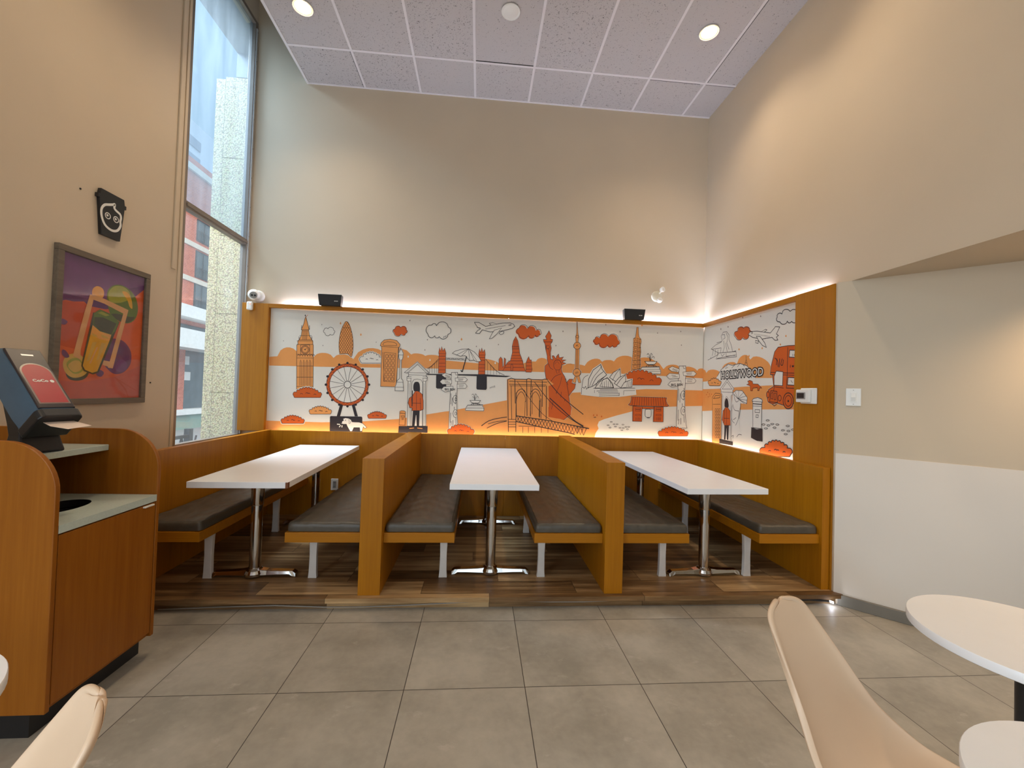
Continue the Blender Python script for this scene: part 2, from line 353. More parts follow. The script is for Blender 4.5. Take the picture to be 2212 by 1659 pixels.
t = thing('mural_frame', 'beech frame with wide side board around the long back mural', 'frame', (-2.4, 4.60, .94))
def rel(mb, o): mb.v = [(x-o.location.x, y-o.location.y, z-o.location.z) for x, y, z in mb.v]; return mb
rel(MB().box(XL+.002, -2.272, 4.572, 4.645, .94, 2.300), t).obj('side_board', M_BEECH, t, bevel=.002)
rel(MB().box(-2.2715, .300, 4.572, 4.610, 2.258, 2.300), t).obj('top_rail', M_BEECHX, t, bevel=.002)
rel(MB().box(.3015, 2.563, 4.572, 4.610, 2.258, 2.300), t).obj('top_rail', M_BEECHX, t, bevel=.002)
t = thing('mural_frame', 'beech top rail and tall end board beside the right wall mural', 'frame', (2.58, 2.97, .08))
rel(MB().box(2.5605, 2.586, 2.79, 3.165, .08, 2.300), t).obj('end_board', M_BEECH, t, bevel=.002)
rel(MB().box(2.565, 2.600, 3.1655, 4.608, 2.256, 2.300), t).obj('top_rail', M_BEECHY, t, bevel=.002)

# ---------------------------------------------------------------- printed murals
# mural artwork, one shape per row: wall (0 back, 1 right), kind (0 filled, 1 line), ink number, line width in mm,
# then the points in mm on that wall (first absolute, rest relative)
MURAL = '''
0,0,1,0 -2267,1730 12,2 13,3 12,1 12,2 12,1 12,1 12,1 30,65 32,24 32,11 33,0 34,-10 33,-24 36,-65 0,-5 21,4 22,2 21,2 21,2 21,1 22,0 21,-1 29,32 29,12 30,5 29,0 31,-5 30,-13 31,-33 29,29 29,11 30,4 29,-1 30,-6 31,-12 31,-31 49,78 52,32 52,16 53,4 54,-8 54,-23 56,-71 -3,89 19,8 20,4 20,4 20,3 20,2 20,1 20,-2 64,-17 50,-43 4,0 22,10 21,3 22,0 21,-2 22,-3 22,-6 22,-14 22,10 22,3 22,2 23,0 22,-1 23,-3 23,-9 61,-43 372,-19 64,49 23,3 23,-3 24,-4 24,-6 23,-7 24,-9 24,-15 54,-64 199,8 26,67 19,8 20,5 20,4 19,4 20,3 20,1 19,-1 21,30 21,10 21,5 21,-1 21,-5 22,-12 22,-31 1,-38 192,16 0,5 12,7 13,3 12,2 13,1 12,0 13,-2 12,-5 -68,-5 29,6 29,2 29,0 29,-1 29,-2 30,-4 29,-8 28,43 28,21 29,14 29,7 29,2 29,-6 30,-28 19,14 19,6 20,3 20,1 19,0 20,-4 20,-11 33,41 34,18 34,10 34,3 34,-2 35,-10 35,-34 49,12 22,13 23,6 23,3 23,0 22,-1 23,-3 23,-12 92,-45 51,-64 5,1 28,30 27,14 28,7 28,3 28,-2 29,-8 29,-26 60,7 21,11 21,1 21,-2 21,-5 21,-7 21,-10 22,-20 13,18 14,7 14,3 14,1 14,-2 13,-5 15,-15 2,-95 -506,12 -498,9 -490,-9 -77,-1 -850,-6 -675,1 -1200,-24 -596,-7
0,0,1,0 -2284,1046 593,-4 424,20 392,37 497,95 43,6 657,142 579,84 173,24 654,49 198,18 706,5 4,-178 -404,-21 -300,-25 -158,-40 -186,-53 -156,-49 -58,-27 -16,-43 14,-38 -33,-53 -26,-111 -3588,-75
0,0,4,0 -2126,1918 4,-9 -4,-6 -4,6
0,0,4,0 -1732,2112 4,-9 -4,-6 -5,5
0,0,4,0 -1712,1885 5,-10 -5,-6 -4,6
0,0,4,0 -789,2201 5,-9 -4,-6 -5,5
0,0,4,0 -591,1993 5,-9 -5,-6 -5,6
0,0,4,0 -617,1879 5,-9 -4,-6 -5,5
0,0,4,0 -1147,1944 5,-9 -4,-7 -5,6
0,0,1,0 -1535,2143 9,-19 -8,-12 -10,11
0,0,1,0 -1314,2028 10,-19 -9,-12 -10,12
0,0,0,0 -796,1805 9,-17 -8,-11 -9,10
0,0,0,0 -557,1776 9,-17 -8,-11 -9,10
0,0,0,0 -1225,1723 9,-17 -8,-11 -8,10
0,0,1,0 -1968,1369 -17,502 11,5 -2,39 12,10 21,50 6,58 -8,8 23,61 11,59 7,24 8,-24 19,-67 13,-50 -4,-10 11,-56 28,-47 10,-10 2,-38 5,-5 15,-479
0,1,3,5 -1968,1369 -17,502 11,5 -2,39 12,10 21,50 6,58 -8,8 23,61 11,59 7,24 8,-24 19,-67 13,-50 -4,-10 11,-56 28,-47 10,-10 2,-38 5,-5 15,-479 -171,-30
0,1,3,4 -1987,1915 170,7
0,1,3,4 -1985,1876 169,7
0,1,3,4 -1981,1770 170,6
0,1,3,4 -1979,1731 169,6
0,1,3,4 -1976,1644 170,6
0,1,3,4 -1971,1523 169,6
0,1,3,4 -1967,1422 169,6
0,1,3,4 -1938,2041 69,3
0,1,3,4 -1937,2029 69,3
0,1,3,4 -1961,1974 129,5
0,1,3,4 -1959,1927 128,6
0,1,3,4 -1935,1433 -9,251 5,27 9,-27 11,-251
0,1,3,4 -1902,1434 -9,251 5,27 8,-26 11,-252
0,1,3,4 -1870,1435 -9,251 6,28 8,-27 11,-252
0,1,3,4 -1837,1436 -9,251 5,28 9,-27 11,-252
0,1,3,4 -1926,2029 0,-97
0,1,3,4 -1912,2029 0,-97
0,1,3,4 -1898,2030 0,-97
0,1,3,4 -1884,2031 0,-98
0,0,1,0 -1854,1825 -1,-14 -6,-13 -9,-10 -12,-7 -13,-2 -13,1 -12,6 -10,10 -7,12 -2,14 1,13 6,13 9,10 12,7 13,3 13,-2 12,-6 10,-9 7,-12
0,1,3,5 -1854,1825 -1,-14 -6,-13 -9,-10 -12,-7 -13,-2 -13,1 -12,6 -10,10 -7,12 -2,14 1,13 6,13 9,10 12,7 13,3 13,-2 12,-6 10,-9 7,-12 2,-14
0,1,3,4 -1863,1825 -1,-11 -4,-10 -8,-8 -9,-6 -10,-2 -10,2 -10,4 -8,8 -5,9 -2,11 1,11 5,10 7,8 9,5 10,2 11,-1 9,-5 8,-7 5,-10 2,-10
0,0,3,0 -1891,1823 0,-1 -1,-2 -1,-1 -1,-1 -2,-1 -2,1 -2,0 -1,2 -1,1 0,2 0,2 1,1 1,2 2,1 1,0 2,0 2,-1 1,-1 1,-2
0,1,3,5 -1896,1823 13,16
0,1,3,4 -1896,1823 -15,7
0,1,3,4 -1868,1824 7,1
0,1,3,4 -1872,1810 7,-4
0,1,3,4 -1881,1799 4,-7
0,1,3,4 -1895,1794 0,-8
0,1,3,4 -1909,1798 -4,-7
0,1,3,4 -1920,1808 -6,-4
0,1,3,4 -1924,1822 -8,0
0,1,3,4 -1921,1837 -7,3
0,1,3,4 -1911,1848 -4,6
0,1,3,4 -1898,1852 0,8
0,1,3,4 -1883,1849 3,7
0,1,3,4 -1873,1839 7,4
0,1,3,4 -1945,1873 96,4 4,-102 -96,-4 -4,102
0,1,3,5 -1907,2185 -1,19
0,0,3,0 -1904,2197 0,-2 -1,-2 -1,-1 -1,-1 -2,0 -2,0 -1,1 -2,1 -1,2 0,1 0,2 1,2 1,1 2,1 1,0 2,0 2,0 1,-2 1,-1
0,1,2,4 -1904,2178 22,25
0,1,3,5 -1964,1925 -1,39
0,1,3,5 -1831,1931 -1,39
0,1,3,5 -1941,2041 -2,45
0,1,3,5 -1859,2044 -2,46
0,1,3,4 -1971,1749 2,11 5,7 7,1 6,-7 2,-12
0,1,3,4 -1945,1750 2,11 5,7 7,1 6,-7 3,-12
0,1,3,4 -1919,1751 2,11 5,7 7,1 6,-7 3,-12
0,1,3,4 -1893,1752 2,11 5,7 7,1 6,-7 3,-12
0,1,3,4 -1867,1753 2,11 5,7 7,1 6,-7 3,-12
0,1,3,4 -1840,1754 1,11 6,7 7,1 5,-7 3,-12
0,1,3,4 -1814,1755 1,11 6,7 7,1 6,-7 2,-12
0,1,0,18 -1993,1314 -11,20 1,12 5,10 10,7 22,0 -1,14 3,6 6,4 7,1 12,-6 1,13 4,5 5,3 7,0 10,-7 3,12 5,4 5,2 7,-1 8,-8 5,10 5,4 5,1 6,-2 7,-10 7,10 6,2 6,-1 5,-4 5,-11 8,9 7,1 5,-2 5,-5 3,-11 10,7 7,0 6,-2 4,-6 2,-13 11,7 8,0 5,-4 5,-6 0,-14 20,2 10,-5 6,-9 2,-11 -8,-19 -2,-10 -9,-4 -259,-8 -9,4 -3,9
0,0,2,0 -1993,1314 -11,20 1,12 5,10 10,7 22,0 -1,14 3,6 6,4 7,1 12,-6 1,13 4,5 5,3 7,0 10,-7 3,12 5,4 5,2 7,-1 8,-8 5,10 5,4 5,1 6,-2 7,-10 7,10 6,2 6,-1 5,-4 5,-11 8,9 7,1 5,-2 5,-5 3,-11 10,7 7,0 6,-2 4,-6 2,-13 11,7 8,0 5,-4 5,-6 0,-14 20,2 10,-5 6,-9 2,-11 -8,-19 -2,-10 -9,-4 -259,-8 -9,4
0,1,3,5 -1993,1314 -11,20 1,12 5,10 10,7 22,0 -1,14 3,6 6,4 7,1 12,-6 1,13 4,5 5,3 7,0 10,-7 3,12 5,4 5,2 7,-1 8,-8 5,10 5,4 5,1 6,-2 7,-10 7,10 6,2 6,-1 5,-4 5,-11 8,9 7,1 5,-2 5,-5 3,-11 10,7 7,0 6,-2 4,-6 2,-13 11,7 8,0 5,-4 5,-6 0,-14 20,2 10,-5 6,-9 2,-11 -8,-19 -2,-10 -9,-4 -259,-8 -9,4 -3,9
0,1,3,5 -1927,1339 2,5 6,4 7,0 6,-3 4,-6
0,1,3,5 -1872,1348 3,6 6,4 7,0 6,-3 3,-6
0,1,3,5 -1847,1345 2,5 5,4 7,0 5,-3 3,-5
0,1,3,5 -1786,1336 2,6 6,4 7,0 6,-3 4,-6
0,1,3,4 -1696,2014 -10,4 -4,5 -2,5 -1,6 2,7 7,8 4,12 5,5 6,3 6,1 7,-1 10,-9 14,16 12,3 11,-1 10,-4 10,-8 6,-20 8,-4 2,-3 2,-5 0,-4 -2,-4 -6,-6 -2,-14 -5,-7 -6,-4 -7,-2 -8,0 -12,8 -13,-14 -10,-2 -10,0 -9,4 -9,7 -6,18
0,1,0,14 -1474,2149 6,-1 6,-2 6,-6 6,-8 7,-10 6,-14 7,-16 6,-17 6,-20 6,-22 6,-23 5,-22 3,-23 3,-22 2,-22 2,-21 0,-21 0,-20 -1,-20 -1,-18 -2,-17 -3,-18 -4,-14 -5,-8 -8,3 -8,9 -11,12 -12,7 -16,2 -19,-2 -18,-2 -14,-1 -8,-1 -5,-3 -3,1 -3,8 -3,17 -4,25 -3,28 -1,27 0,25 2,25 2,25 3,23 3,21 4,21 5,19 6,18 6,17 7,16 7,15 6,12 5,8 4,6 4,3 5,1
0,0,1,0 -1474,2149 6,-1 6,-2 6,-6 6,-8 7,-10 6,-14 7,-16 6,-17 6,-20 6,-22 6,-23 5,-22 3,-23 3,-22 2,-22 2,-21 0,-21 0,-20 -1,-20 -1,-18 -2,-17 -3,-18 -4,-14 -5,-8 -8,3 -8,9 -11,12 -12,7 -16,2 -19,-2 -18,-2 -14,-1 -8,-1 -5,-3 -3,1 -3,8 -3,17 -4,25 -3,28 -1,27 0,25 2,25 2,25 3,23 3,21 4,21 5,19 6,18 6,17 7,16 7,15 6,12 5,8 4,6 4,3
0,1,3,5 -1474,2149 6,-1 6,-2 6,-6 6,-8 7,-10 6,-14 7,-16 6,-17 6,-20 6,-22 6,-23 5,-22 3,-23 3,-22 2,-22 2,-21 0,-21 0,-20 -1,-20 -1,-18 -2,-17 -3,-18 -4,-14 -5,-8 -8,3 -8,9 -11,12 -12,7 -16,2 -19,-2 -18,-2 -14,-1 -8,-1 -5,-3 -3,1 -3,8 -3,17 -4,25 -3,28 -1,27 0,25 2,25 2,25 3,23 3,21 4,21 5,19 6,18 6,17 7,16 7,15 6,12 5,8 4,6 4,3 5,1
0,1,5,4 -1534,1827 20,-31
0,1,5,4 -1538,1872 49,-75
0,1,5,4 -1538,1911 74,-113
0,1,5,4 -1539,1950 107,-164
0,1,5,4 -1535,1982 128,-195
0,1,5,4 -1531,2014 132,-201
0,1,5,4 -1522,2041 127,-195
0,1,5,4 -1514,2067 119,-183
0,1,5,4 -1506,2093 111,-170
0,1,5,4 -1494,2113 91,-138
0,1,5,4 -1482,2133 70,-107
0,1,5,4 -1461,2140 25,-38
0,1,5,4 -1490,2132 -7,-13
0,1,5,4 -1461,2140 -69,-126
0,1,5,4 -1448,2121 -90,-165
0,1,5,4 -1438,2096 -101,-185
0,1,5,4 -1428,2071 -108,-199
0,1,5,4 -1417,2045 -117,-211
0,1,5,4 -1411,2013 -116,-211
0,1,5,4 -1404,1981 -102,-185
0,1,5,4 -1398,1949 -84,-152
0,1,5,4 -1395,1910 -62,-112
0,1,5,4 -1392,1872 -44,-80
0,1,5,4 -1393,1826 -26,-46
0,1,5,4 -1514,2079 85,3
0,0,2,0 -1209,1466 -1,-30 -5,-30 -8,-29 -12,-28 -16,-26 -19,-23 -21,-21 -24,-18 -26,-14 -28,-10 -28,-7 -30,-3 -29,1 -29,5 -28,9 -27,13 -25,16 -23,19 -20,22 -17,25 -14,27 -11,28 -7,29 -3,30 1,31 4,29 9,29 12,28 15,26 18,23 22,21 23,17 26,15 28,10 28,7 30,4 29,-1 29,-5 29,-9 27,-12 25,-16 23,-20 21,-22 17,-25 14,-27 11,-28 7,-30
0,0,0,0 -1247,1465 -1,-26 -4,-24 -7,-25 -10,-23 -13,-21 -16,-20 -17,-17 -20,-14 -22,-12 -23,-9 -24,-6 -24,-2 -25,1 -24,4 -23,8 -23,10 -20,13 -19,16 -17,19 -15,20 -11,23 -9,23 -6,25 -2,25 0,25 4,25 7,24 10,23 13,21 15,19 18,18 20,14 21,12 23,9 24,6 24,3 25,-1 24,-4 24,-8 22,-10 21,-13 19,-16 17,-19 15,-20 11,-23 9,-23 6,-25
0,1,3,5 -1213,1466 -1,-30 -5,-30 -8,-28 -12,-27 -15,-26 -18,-23 -22,-20 -23,-17 -26,-14 -27,-11 -28,-6 -29,-3 -29,1 -28,5 -28,9 -26,12 -25,16 -22,19 -20,22 -17,24 -14,26 -10,28 -7,29 -3,29 1,30 4,29 8,29 12,27 15,25 18,23 21,21 23,17 26,14 27,11 28,7 29,3 29,-1 29,-5 27,-9 27,-12 25,-16 23,-19 20,-21 17,-25 14,-26 10,-28 7,-29 3,-30
0,1,3,5 -1244,1465 0,-26 -4,-25 -7,-25 -11,-23 -13,-22 -16,-20 -18,-18 -20,-15 -22,-12 -24,-9 -24,-5 -25,-3 -25,1 -25,4 -24,8 -22,11 -22,13 -19,17 -17,18 -15,21 -12,23 -9,24 -5,25 -3,25 1,26 4,25 7,25 10,23 13,22 15,20 18,18 21,15 22,12 23,9 24,6 25,2 25,0 25,-4 24,-8 23,-11 21,-13 20,-16 17,-19 15,-21 12,-23 9,-24 6,-25 2,-26
0,1,3,3 -1215,1466 -26,-22
0,1,3,3 -1241,1444 23,-25
0,1,3,3 -1218,1419 -30,-16
0,1,3,3 -1248,1403 17,-30
0,1,3,3 -1231,1373 -32,-9
0,1,3,3 -1263,1364 11,-33
0,1,3,3 -1252,1331 -34,-1
0,1,3,3 -1286,1330 4,-35
0,1,3,3 -1282,1295 -33,6
0,1,3,3 -1315,1301 -3,-35
0,1,3,3 -1318,1266 -32,13
0,1,3,3 -1350,1279 -9,-33
0,1,3,3 -1359,1246 -29,19
0,1,3,3 -1388,1265 -16,-30
0,1,3,3 -1404,1235 -24,24
0,1,3,3 -1428,1259 -22,-25
0,1,3,3 -1450,1234 -18,28
0,1,3,3 -1468,1262 -27,-20
0,1,3,3 -1495,1242 -12,32
0,1,3,3 -1507,1274 -31,-14
0,1,3,3 -1538,1260 -5,34
0,1,3,3 -1543,1294 -33,-7
0,1,3,3 -1576,1287 2,34
0,1,3,3 -1574,1321 -33,0
0,1,3,3 -1607,1321 8,33
0,1,3,3 -1599,1354 -33,7
0,1,3,3 -1632,1361 15,30
0,1,3,3 -1617,1391 -31,14
0,1,3,3 -1648,1405 21,27
0,1,3,3 -1627,1432 -27,20
0,1,3,3 -1654,1452 25,21
0,1,3,3 -1629,1473 -22,25
0,1,3,3 -1651,1498 29,16
0,1,3,3 -1622,1514 -17,30
0,1,3,3 -1639,1544 32,9
0,1,3,3 -1607,1553 -11,32
0,1,3,3 -1618,1585 34,2
0,1,3,3 -1584,1587 -4,34
0,1,3,3 -1588,1621 33,-5
0,1,3,3 -1555,1616 2,34
0,1,3,3 -1553,1650 32,-12
0,1,3,3 -1521,1638 10,33
0,1,3,3 -1511,1671 28,-18
0,1,3,3 -1483,1653 16,30
0,1,3,3 -1467,1683 24,-25
0,1,3,3 -1443,1658 22,26
0,1,3,3 -1421,1684 19,-29
0,1,3,3 -1402,1655 26,21
0,1,3,3 -1376,1676 13,-32
0,1,3,3 -1363,1644 30,14
0,1,3,3 -1333,1658 6,-34
0,1,3,3 -1327,1624 33,8
0,1,3,3 -1294,1632 -2,-35
0,1,3,3 -1296,1597 34,1
0,1,3,3 -1262,1598 -9,-34
0,1,3,3 -1271,1564 33,-7
0,1,3,3 -1238,1557 -15,-30
0,1,3,3 -1253,1527 31,-14
0,1,3,3 -1222,1513 -21,-27
0,1,3,3 -1243,1486 28,-20
0,1,3,4 -1398,1452 148,-25
0,0,3,0 -1192,1467 -2,-7 -4,-5 -7,-3 -7,2 -5,5 -2,7 2,7 4,5 7,2 7,-2 5,-5
0,1,3,4 -1403,1438 128,-82
0,0,3,0 -1206,1376 -2,-7 -5,-6 -6,-2 -7,2 -5,5 -2,7 1,7 5,5 7,2 7,-2 5,-5
0,1,3,4 -1413,1427 88,-125
0,0,3,0 -1253,1297 -2,-6 -5,-6 -6,-2 -7,2 -5,5 -2,7 1,6 5,6 7,2 6,-2 5,-5
0,1,3,4 -1427,1421 35,-150
0,0,3,0 -1326,1244 -2,-7 -4,-5 -7,-2 -7,2 -5,5 -2,6 2,7 4,5 7,2 7,-1 5,-5
0,1,3,4 -1441,1420 -24,-151
0,0,3,0 -1413,1224 -2,-7 -4,-5 -7,-2 -7,1 -5,5 -2,7 2,7 4,5 7,2 7,-2 5,-5
0,1,3,4 -1455,1426 -78,-131
0,0,3,0 -1501,1239 -2,-7 -5,-5 -6,-2 -7,2 -5,5 -2,6 2,7 4,5 7,2 6,-1 6,-5
0,1,3,4 -1466,1436 -121,-89
0,0,3,0 -1577,1288 -2,-7 -5,-5 -6,-2 -7,1 -5,5 -2,7 2,7 4,5 7,2 7,-2 5,-4
0,1,3,4 -1472,1450 -145,-35
0,0,3,0 -1630,1362 -1,-6 -5,-6 -6,-2 -7,2 -5,5 -2,7 2,6 4,6 7,2 6,-2 5,-5
0,1,3,4 -1473,1465 -147,25
0,0,3,0 -1650,1452 -2,-7 -5,-5 -6,-2 -7,1 -5,5 -2,7 2,7 4,5 7,2 7,-2 5,-5
0,1,3,4 -1468,1479 -127,81
0,0,3,0 -1637,1542 -1,-7 -5,-5 -6,-2 -7,2 -5,4 -2,7 2,7 4,5 7,2 6,-1 5,-5
0,1,3,4 -1458,1490 -88,125
0,0,3,0 -1590,1620 -2,-7 -4,-5 -7,-2 -6,2 -5,4 -3,7 2,7 5,5 6,2 7,-1 5,-5
0,1,3,4 -1444,1497 -35,150
0,0,3,0 -1518,1674 -2,-7 -4,-5 -7,-2 -6,1 -5,5 -3,7 2,7 5,5 6,2 7,-2 5,-4
0,1,3,4 -1430,1497 24,152
0,0,3,0 -1431,1695 -2,-7 -4,-5 -7,-2 -7,1 -5,5 -2,7 2,7 5,5 6,2 7,-1 5,-5
0,1,3,4 -1416,1492 79,131
0,0,3,0 -1343,1680 -1,-7 -5,-5 -6,-2 -7,2 -5,4 -2,7 1,7 5,5 7,2 6,-1 5,-5
0,1,3,4 -1405,1481 122,90
0,0,3,0 -1266,1632 -1,-7 -5,-6 -7,-2 -7,2 -5,5 -2,7 2,7 5,5 6,2 7,-2 5,-5
0,1,3,4 -1399,1467 147,35
0,0,3,0 -1213,1557 -2,-7 -4,-6 -7,-2 -7,2 -5,5 -2,7 2,7 4,5 7,2 7,-2 5,-5
0,0,0,0 -1399,1460 -2,-12 -5,-10 -7,-9 -10,-5 -11,-2 -11,1 -10,5 -9,8 -5,10 -2,12 1,11 5,10 7,9 10,5 11,3 11,-2 11,-5 8,-8 5,-10
0,1,3,6 -1399,1460 -2,-12 -5,-10 -7,-9 -10,-5 -11,-2 -11,1 -10,5 -9,8 -5,10 -2,12 1,11 5,10 7,9 10,5 11,3 11,-2 11,-5 8,-8 5,-10 3,-11
0,0,3,0 -1506,1238 33,1 -28,-128 -35,0
0,0,3,0 -1383,1241 32,1 39,-126 -33,0
0,0,3,0 -1600,1112 327,3 9,-12 6,-156 -346,-8 -3,163
0,0,0,0 -1486,1051 25,18 -8,17 26,10 33,-4 29,-16 10,-22 76,-2 39,-12 44,-43 -23,-10 -15,17 -13,-47 -19,-2 -6,40 -62,-1 -17,-41 -21,-1 -33,55 -10,22 -33,-1 -22,6
0,1,3,4 -1486,1051 25,18 -8,17 26,10 33,-4 29,-16 10,-22 76,-2 39,-12 44,-43 -23,-10 -15,17 -13,-47 -19,-2 -6,40 -62,-1 -17,-41 -21,-1 -33,55 -10,22 -33,-1 -22,6 0,17
0,1,3,4 -1410,1082 2,-4 3,-5 2,-6 2,-6 -1,-7 -1,-7 -1,-7 1,-4 2,-1 4,1 4,2 4,4 2,6 3,9 2,8 1,6
0,0,3,0 -1438,1071 0,-1 -1,-1 -1,-2 -1,0 -1,-1 -2,1 -1,0 -1,1 -1,2 0,1 0,2 1,1 1,1 1,1 1,0 2,0 1,-1 1,-1 1,-1
0,0,3,0 -1475,1047 0,-2 -1,-2 -2,-2 -2,-1 -2,-1 -2,1 -2,1 -2,1 -1,2 -1,3 1,2 1,2 1,2 2,1 2,1 3,-1 2,-1 2,-1 1,-2
0,1,0,9 -1497,1024 -33,2
0,1,0,9 -1490,1015 -16,-20
0,1,0,9 -1475,1015 -2,-22
0,1,0,18 -2109,1032 -8,17 1,10 5,7 8,6 18,-2 0,12 4,6 5,3 6,0 10,-6 2,12 4,4 5,2 6,0 8,-7 4,10 4,4 5,1 6,-2 7,-8 5,9 5,3 5,0 6,-3 5,-9 7,8 5,1 6,-1 4,-3 4,-11 8,7 6,1 6,-2 4,-5 2,-11 10,7 6,-1 6,-2 4,-6 0,-12 17,3 8,-4 6,-7 2,-9 -5,-16 -2,-10 -9,-4 -209,-5 -10,4 -2,9
0,0,2,0 -2109,1032 -8,17 1,10 5,7 8,6 18,-2 0,12 4,6 5,3 6,0 10,-6 2,12 4,4 5,2 6,0 8,-7 4,10 4,4 5,1 6,-2 7,-8 5,9 5,3 5,0 6,-3 5,-9 7,8 5,1 6,-1 4,-3 4,-11 8,7 6,1 6,-2 4,-5 2,-11 10,7 6,-1 6,-2 4,-6 0,-12 17,3 8,-4 6,-7 2,-9 -5,-16 -2,-10 -9,-4 -209,-5 -10,4
0,1,3,5 -2109,1032 -8,17 1,10 5,7 8,6 18,-2 0,12 4,6 5,3 6,0 10,-6 2,12 4,4 5,2 6,0 8,-7 4,10 4,4 5,1 6,-2 7,-8 5,9 5,3 5,0 6,-3 5,-9 7,8 5,1 6,-1 4,-3 4,-11 8,7 6,1 6,-2 4,-5 2,-11 10,7 6,-1 6,-2 4,-6 0,-12 17,3 8,-4 6,-7 2,-9 -5,-16 -2,-10 -9,-4 -209,-5 -10,4 -2,9
0,1,3,5 -2055,1048 2,5 5,3 6,0 5,-2 2,-5
0,1,3,5 -2009,1056 2,5 5,3 6,0 5,-3 2,-4
0,1,3,5 -1989,1053 2,4 4,3 5,0 5,-3 2,-4
0,1,3,5 -1939,1046 2,5 5,3 6,0 5,-3 2,-4
0,1,0,18 -1821,1141 -8,16 1,10 5,7 8,5 17,-1 0,12 4,5 5,3 6,1 10,-6 1,11 4,4 5,2 6,0 8,-7 3,10 5,3 5,2 5,-2 7,-8 5,9 5,3 5,0 5,-3 5,-9 7,8 6,1 5,-1 4,-3 3,-10 9,7 6,0 5,-2 4,-4 2,-11 9,6 7,0 5,-3 4,-5 0,-12 16,3 9,-4 5,-7 2,-9 -5,-15 -2,-10 -9,-4 -202,-6 -10,4 -2,10
0,0,1,0 -1821,1141 -8,16 1,10 5,7 8,5 17,-1 0,12 4,5 5,3 6,1 10,-6 1,11 4,4 5,2 6,0 8,-7 3,10 5,3 5,2 5,-2 7,-8 5,9 5,3 5,0 5,-3 5,-9 7,8 6,1 5,-1 4,-3 3,-10 9,7 6,0 5,-2 4,-4 2,-11 9,6 7,0 5,-3 4,-5 0,-12 16,3 9,-4 5,-7 2,-9 -5,-15 -2,-10 -9,-4 -202,-6 -10,4
0,1,3,5 -1821,1141 -8,16 1,10 5,7 8,5 17,-1 0,12 4,5 5,3 6,1 10,-6 1,11 4,4 5,2 6,0 8,-7 3,10 5,3 5,2 5,-2 7,-8 5,9 5,3 5,0 5,-3 5,-9 7,8 6,1 5,-1 4,-3 3,-10 9,7 6,0 5,-2 4,-4 2,-11 9,6 7,0 5,-3 4,-5 0,-12 16,3 9,-4 5,-7 2,-9 -5,-15 -2,-10 -9,-4 -202,-6 -10,4 -2,10
0,1,3,5 -1769,1157 3,4 4,3 6,0 5,-2 2,-5
0,1,3,5 -1724,1164 2,5 5,3 5,0 5,-3 3,-4
0,1,3,5 -1705,1161 2,4 4,2 5,0 5,-2 2,-4
0,1,3,5 -1656,1154 2,5 5,3 5,0 5,-3 3,-4
0,1,0,18 -1204,1111 -6,13 1,8 4,7 7,4 15,-1 0,10 3,4 4,3 5,0 9,-5 1,9 4,4 4,2 5,-1 7,-6 3,9 4,3 4,1 5,-1 6,-7 4,8 4,2 5,0 4,-3 4,-7 6,7 5,1 5,-1 3,-3 3,-9 7,6 6,1 4,-2 4,-4 1,-9 9,5 5,0 4,-2 4,-5 1,-10 13,3 7,-3 5,-6 2,-7 -5,-13 -1,-10 -10,-4 -172,-5 -9,4 -3,10
0,0,2,0 -1204,1111 -6,13 1,8 4,7 7,4 15,-1 0,10 3,4 4,3 5,0 9,-5 1,9 4,4 4,2 5,-1 7,-6 3,9 4,3 4,1 5,-1 6,-7 4,8 4,2 5,0 4,-3 4,-7 6,7 5,1 5,-1 3,-3 3,-9 7,6 6,1 4,-2 4,-4 1,-9 9,5 5,0 4,-2 4,-5 1,-10 13,3 7,-3 5,-6 2,-7 -5,-13 -1,-10 -10,-4 -172,-5 -9,4
0,1,3,5 -1204,1111 -6,13 1,8 4,7 7,4 15,-1 0,10 3,4 4,3 5,0 9,-5 1,9 4,4 4,2 5,-1 7,-6 3,9 4,3 4,1 5,-1 6,-7 4,8 4,2 5,0 4,-3 4,-7 6,7 5,1 5,-1 3,-3 3,-9 7,6 6,1 4,-2 4,-4 1,-9 9,5 5,0 4,-2 4,-5 1,-10 13,3 7,-3 5,-6 2,-7 -5,-13 -1,-10 -10,-4 -172,-5 -9,4 -3,10
0,1,3,5 -1158,1122 2,5 4,2 4,0 5,-2 2,-4
0,1,3,5 -1120,1129 2,4 4,3 5,0 4,-3 3,-4
0,1,3,5 -1103,1125 2,4 4,2 4,0 4,-2 2,-3
0,1,3,5 -1061,1120 2,5 4,2 5,0 4,-2 3,-4
0,1,0,16 -956,2048 -10,10 -2,9 0,7 3,8 5,7 14,5 5,19 9,8 9,5 10,1 12,-2 14,-13 18,13 14,2 11,-3 10,-6 9,-11 3,-22 8,-7 2,-7 0,-6 -2,-5 -4,-6 -10,-4 -5,-16 -7,-6 -8,-4 -9,-1 -9,3 -12,11 -16,-19 -14,-5 -13,-1 -13,4 -12,9 -10,23
0,0,2,0 -956,2048 -10,10 -2,9 0,7 3,8 5,7 14,5 5,19 9,8 9,5 10,1 12,-2 14,-13 18,13 14,2 11,-3 10,-6 9,-11 3,-22 8,-7 2,-7 0,-6 -2,-5 -4,-6 -10,-4 -5,-16 -7,-6 -8,-4 -9,-1 -9,3 -12,11 -16,-19 -14,-5 -13,-1 -13,4 -12,9
0,1,3,5 -960,2044 -10,10 -2,8 0,8 3,8 6,6 13,5 6,20 8,8 9,5 11,1 11,-2 15,-13 18,13 13,1 11,-2 10,-6 9,-11 4,-22 8,-8 2,-6 -1,-6 -2,-6 -4,-5 -10,-4 -5,-16 -7,-6 -8,-4 -9,-1 -9,3 -12,11 -16,-19 -14,-6 -13,0 -12,4 -12,9 -11,23
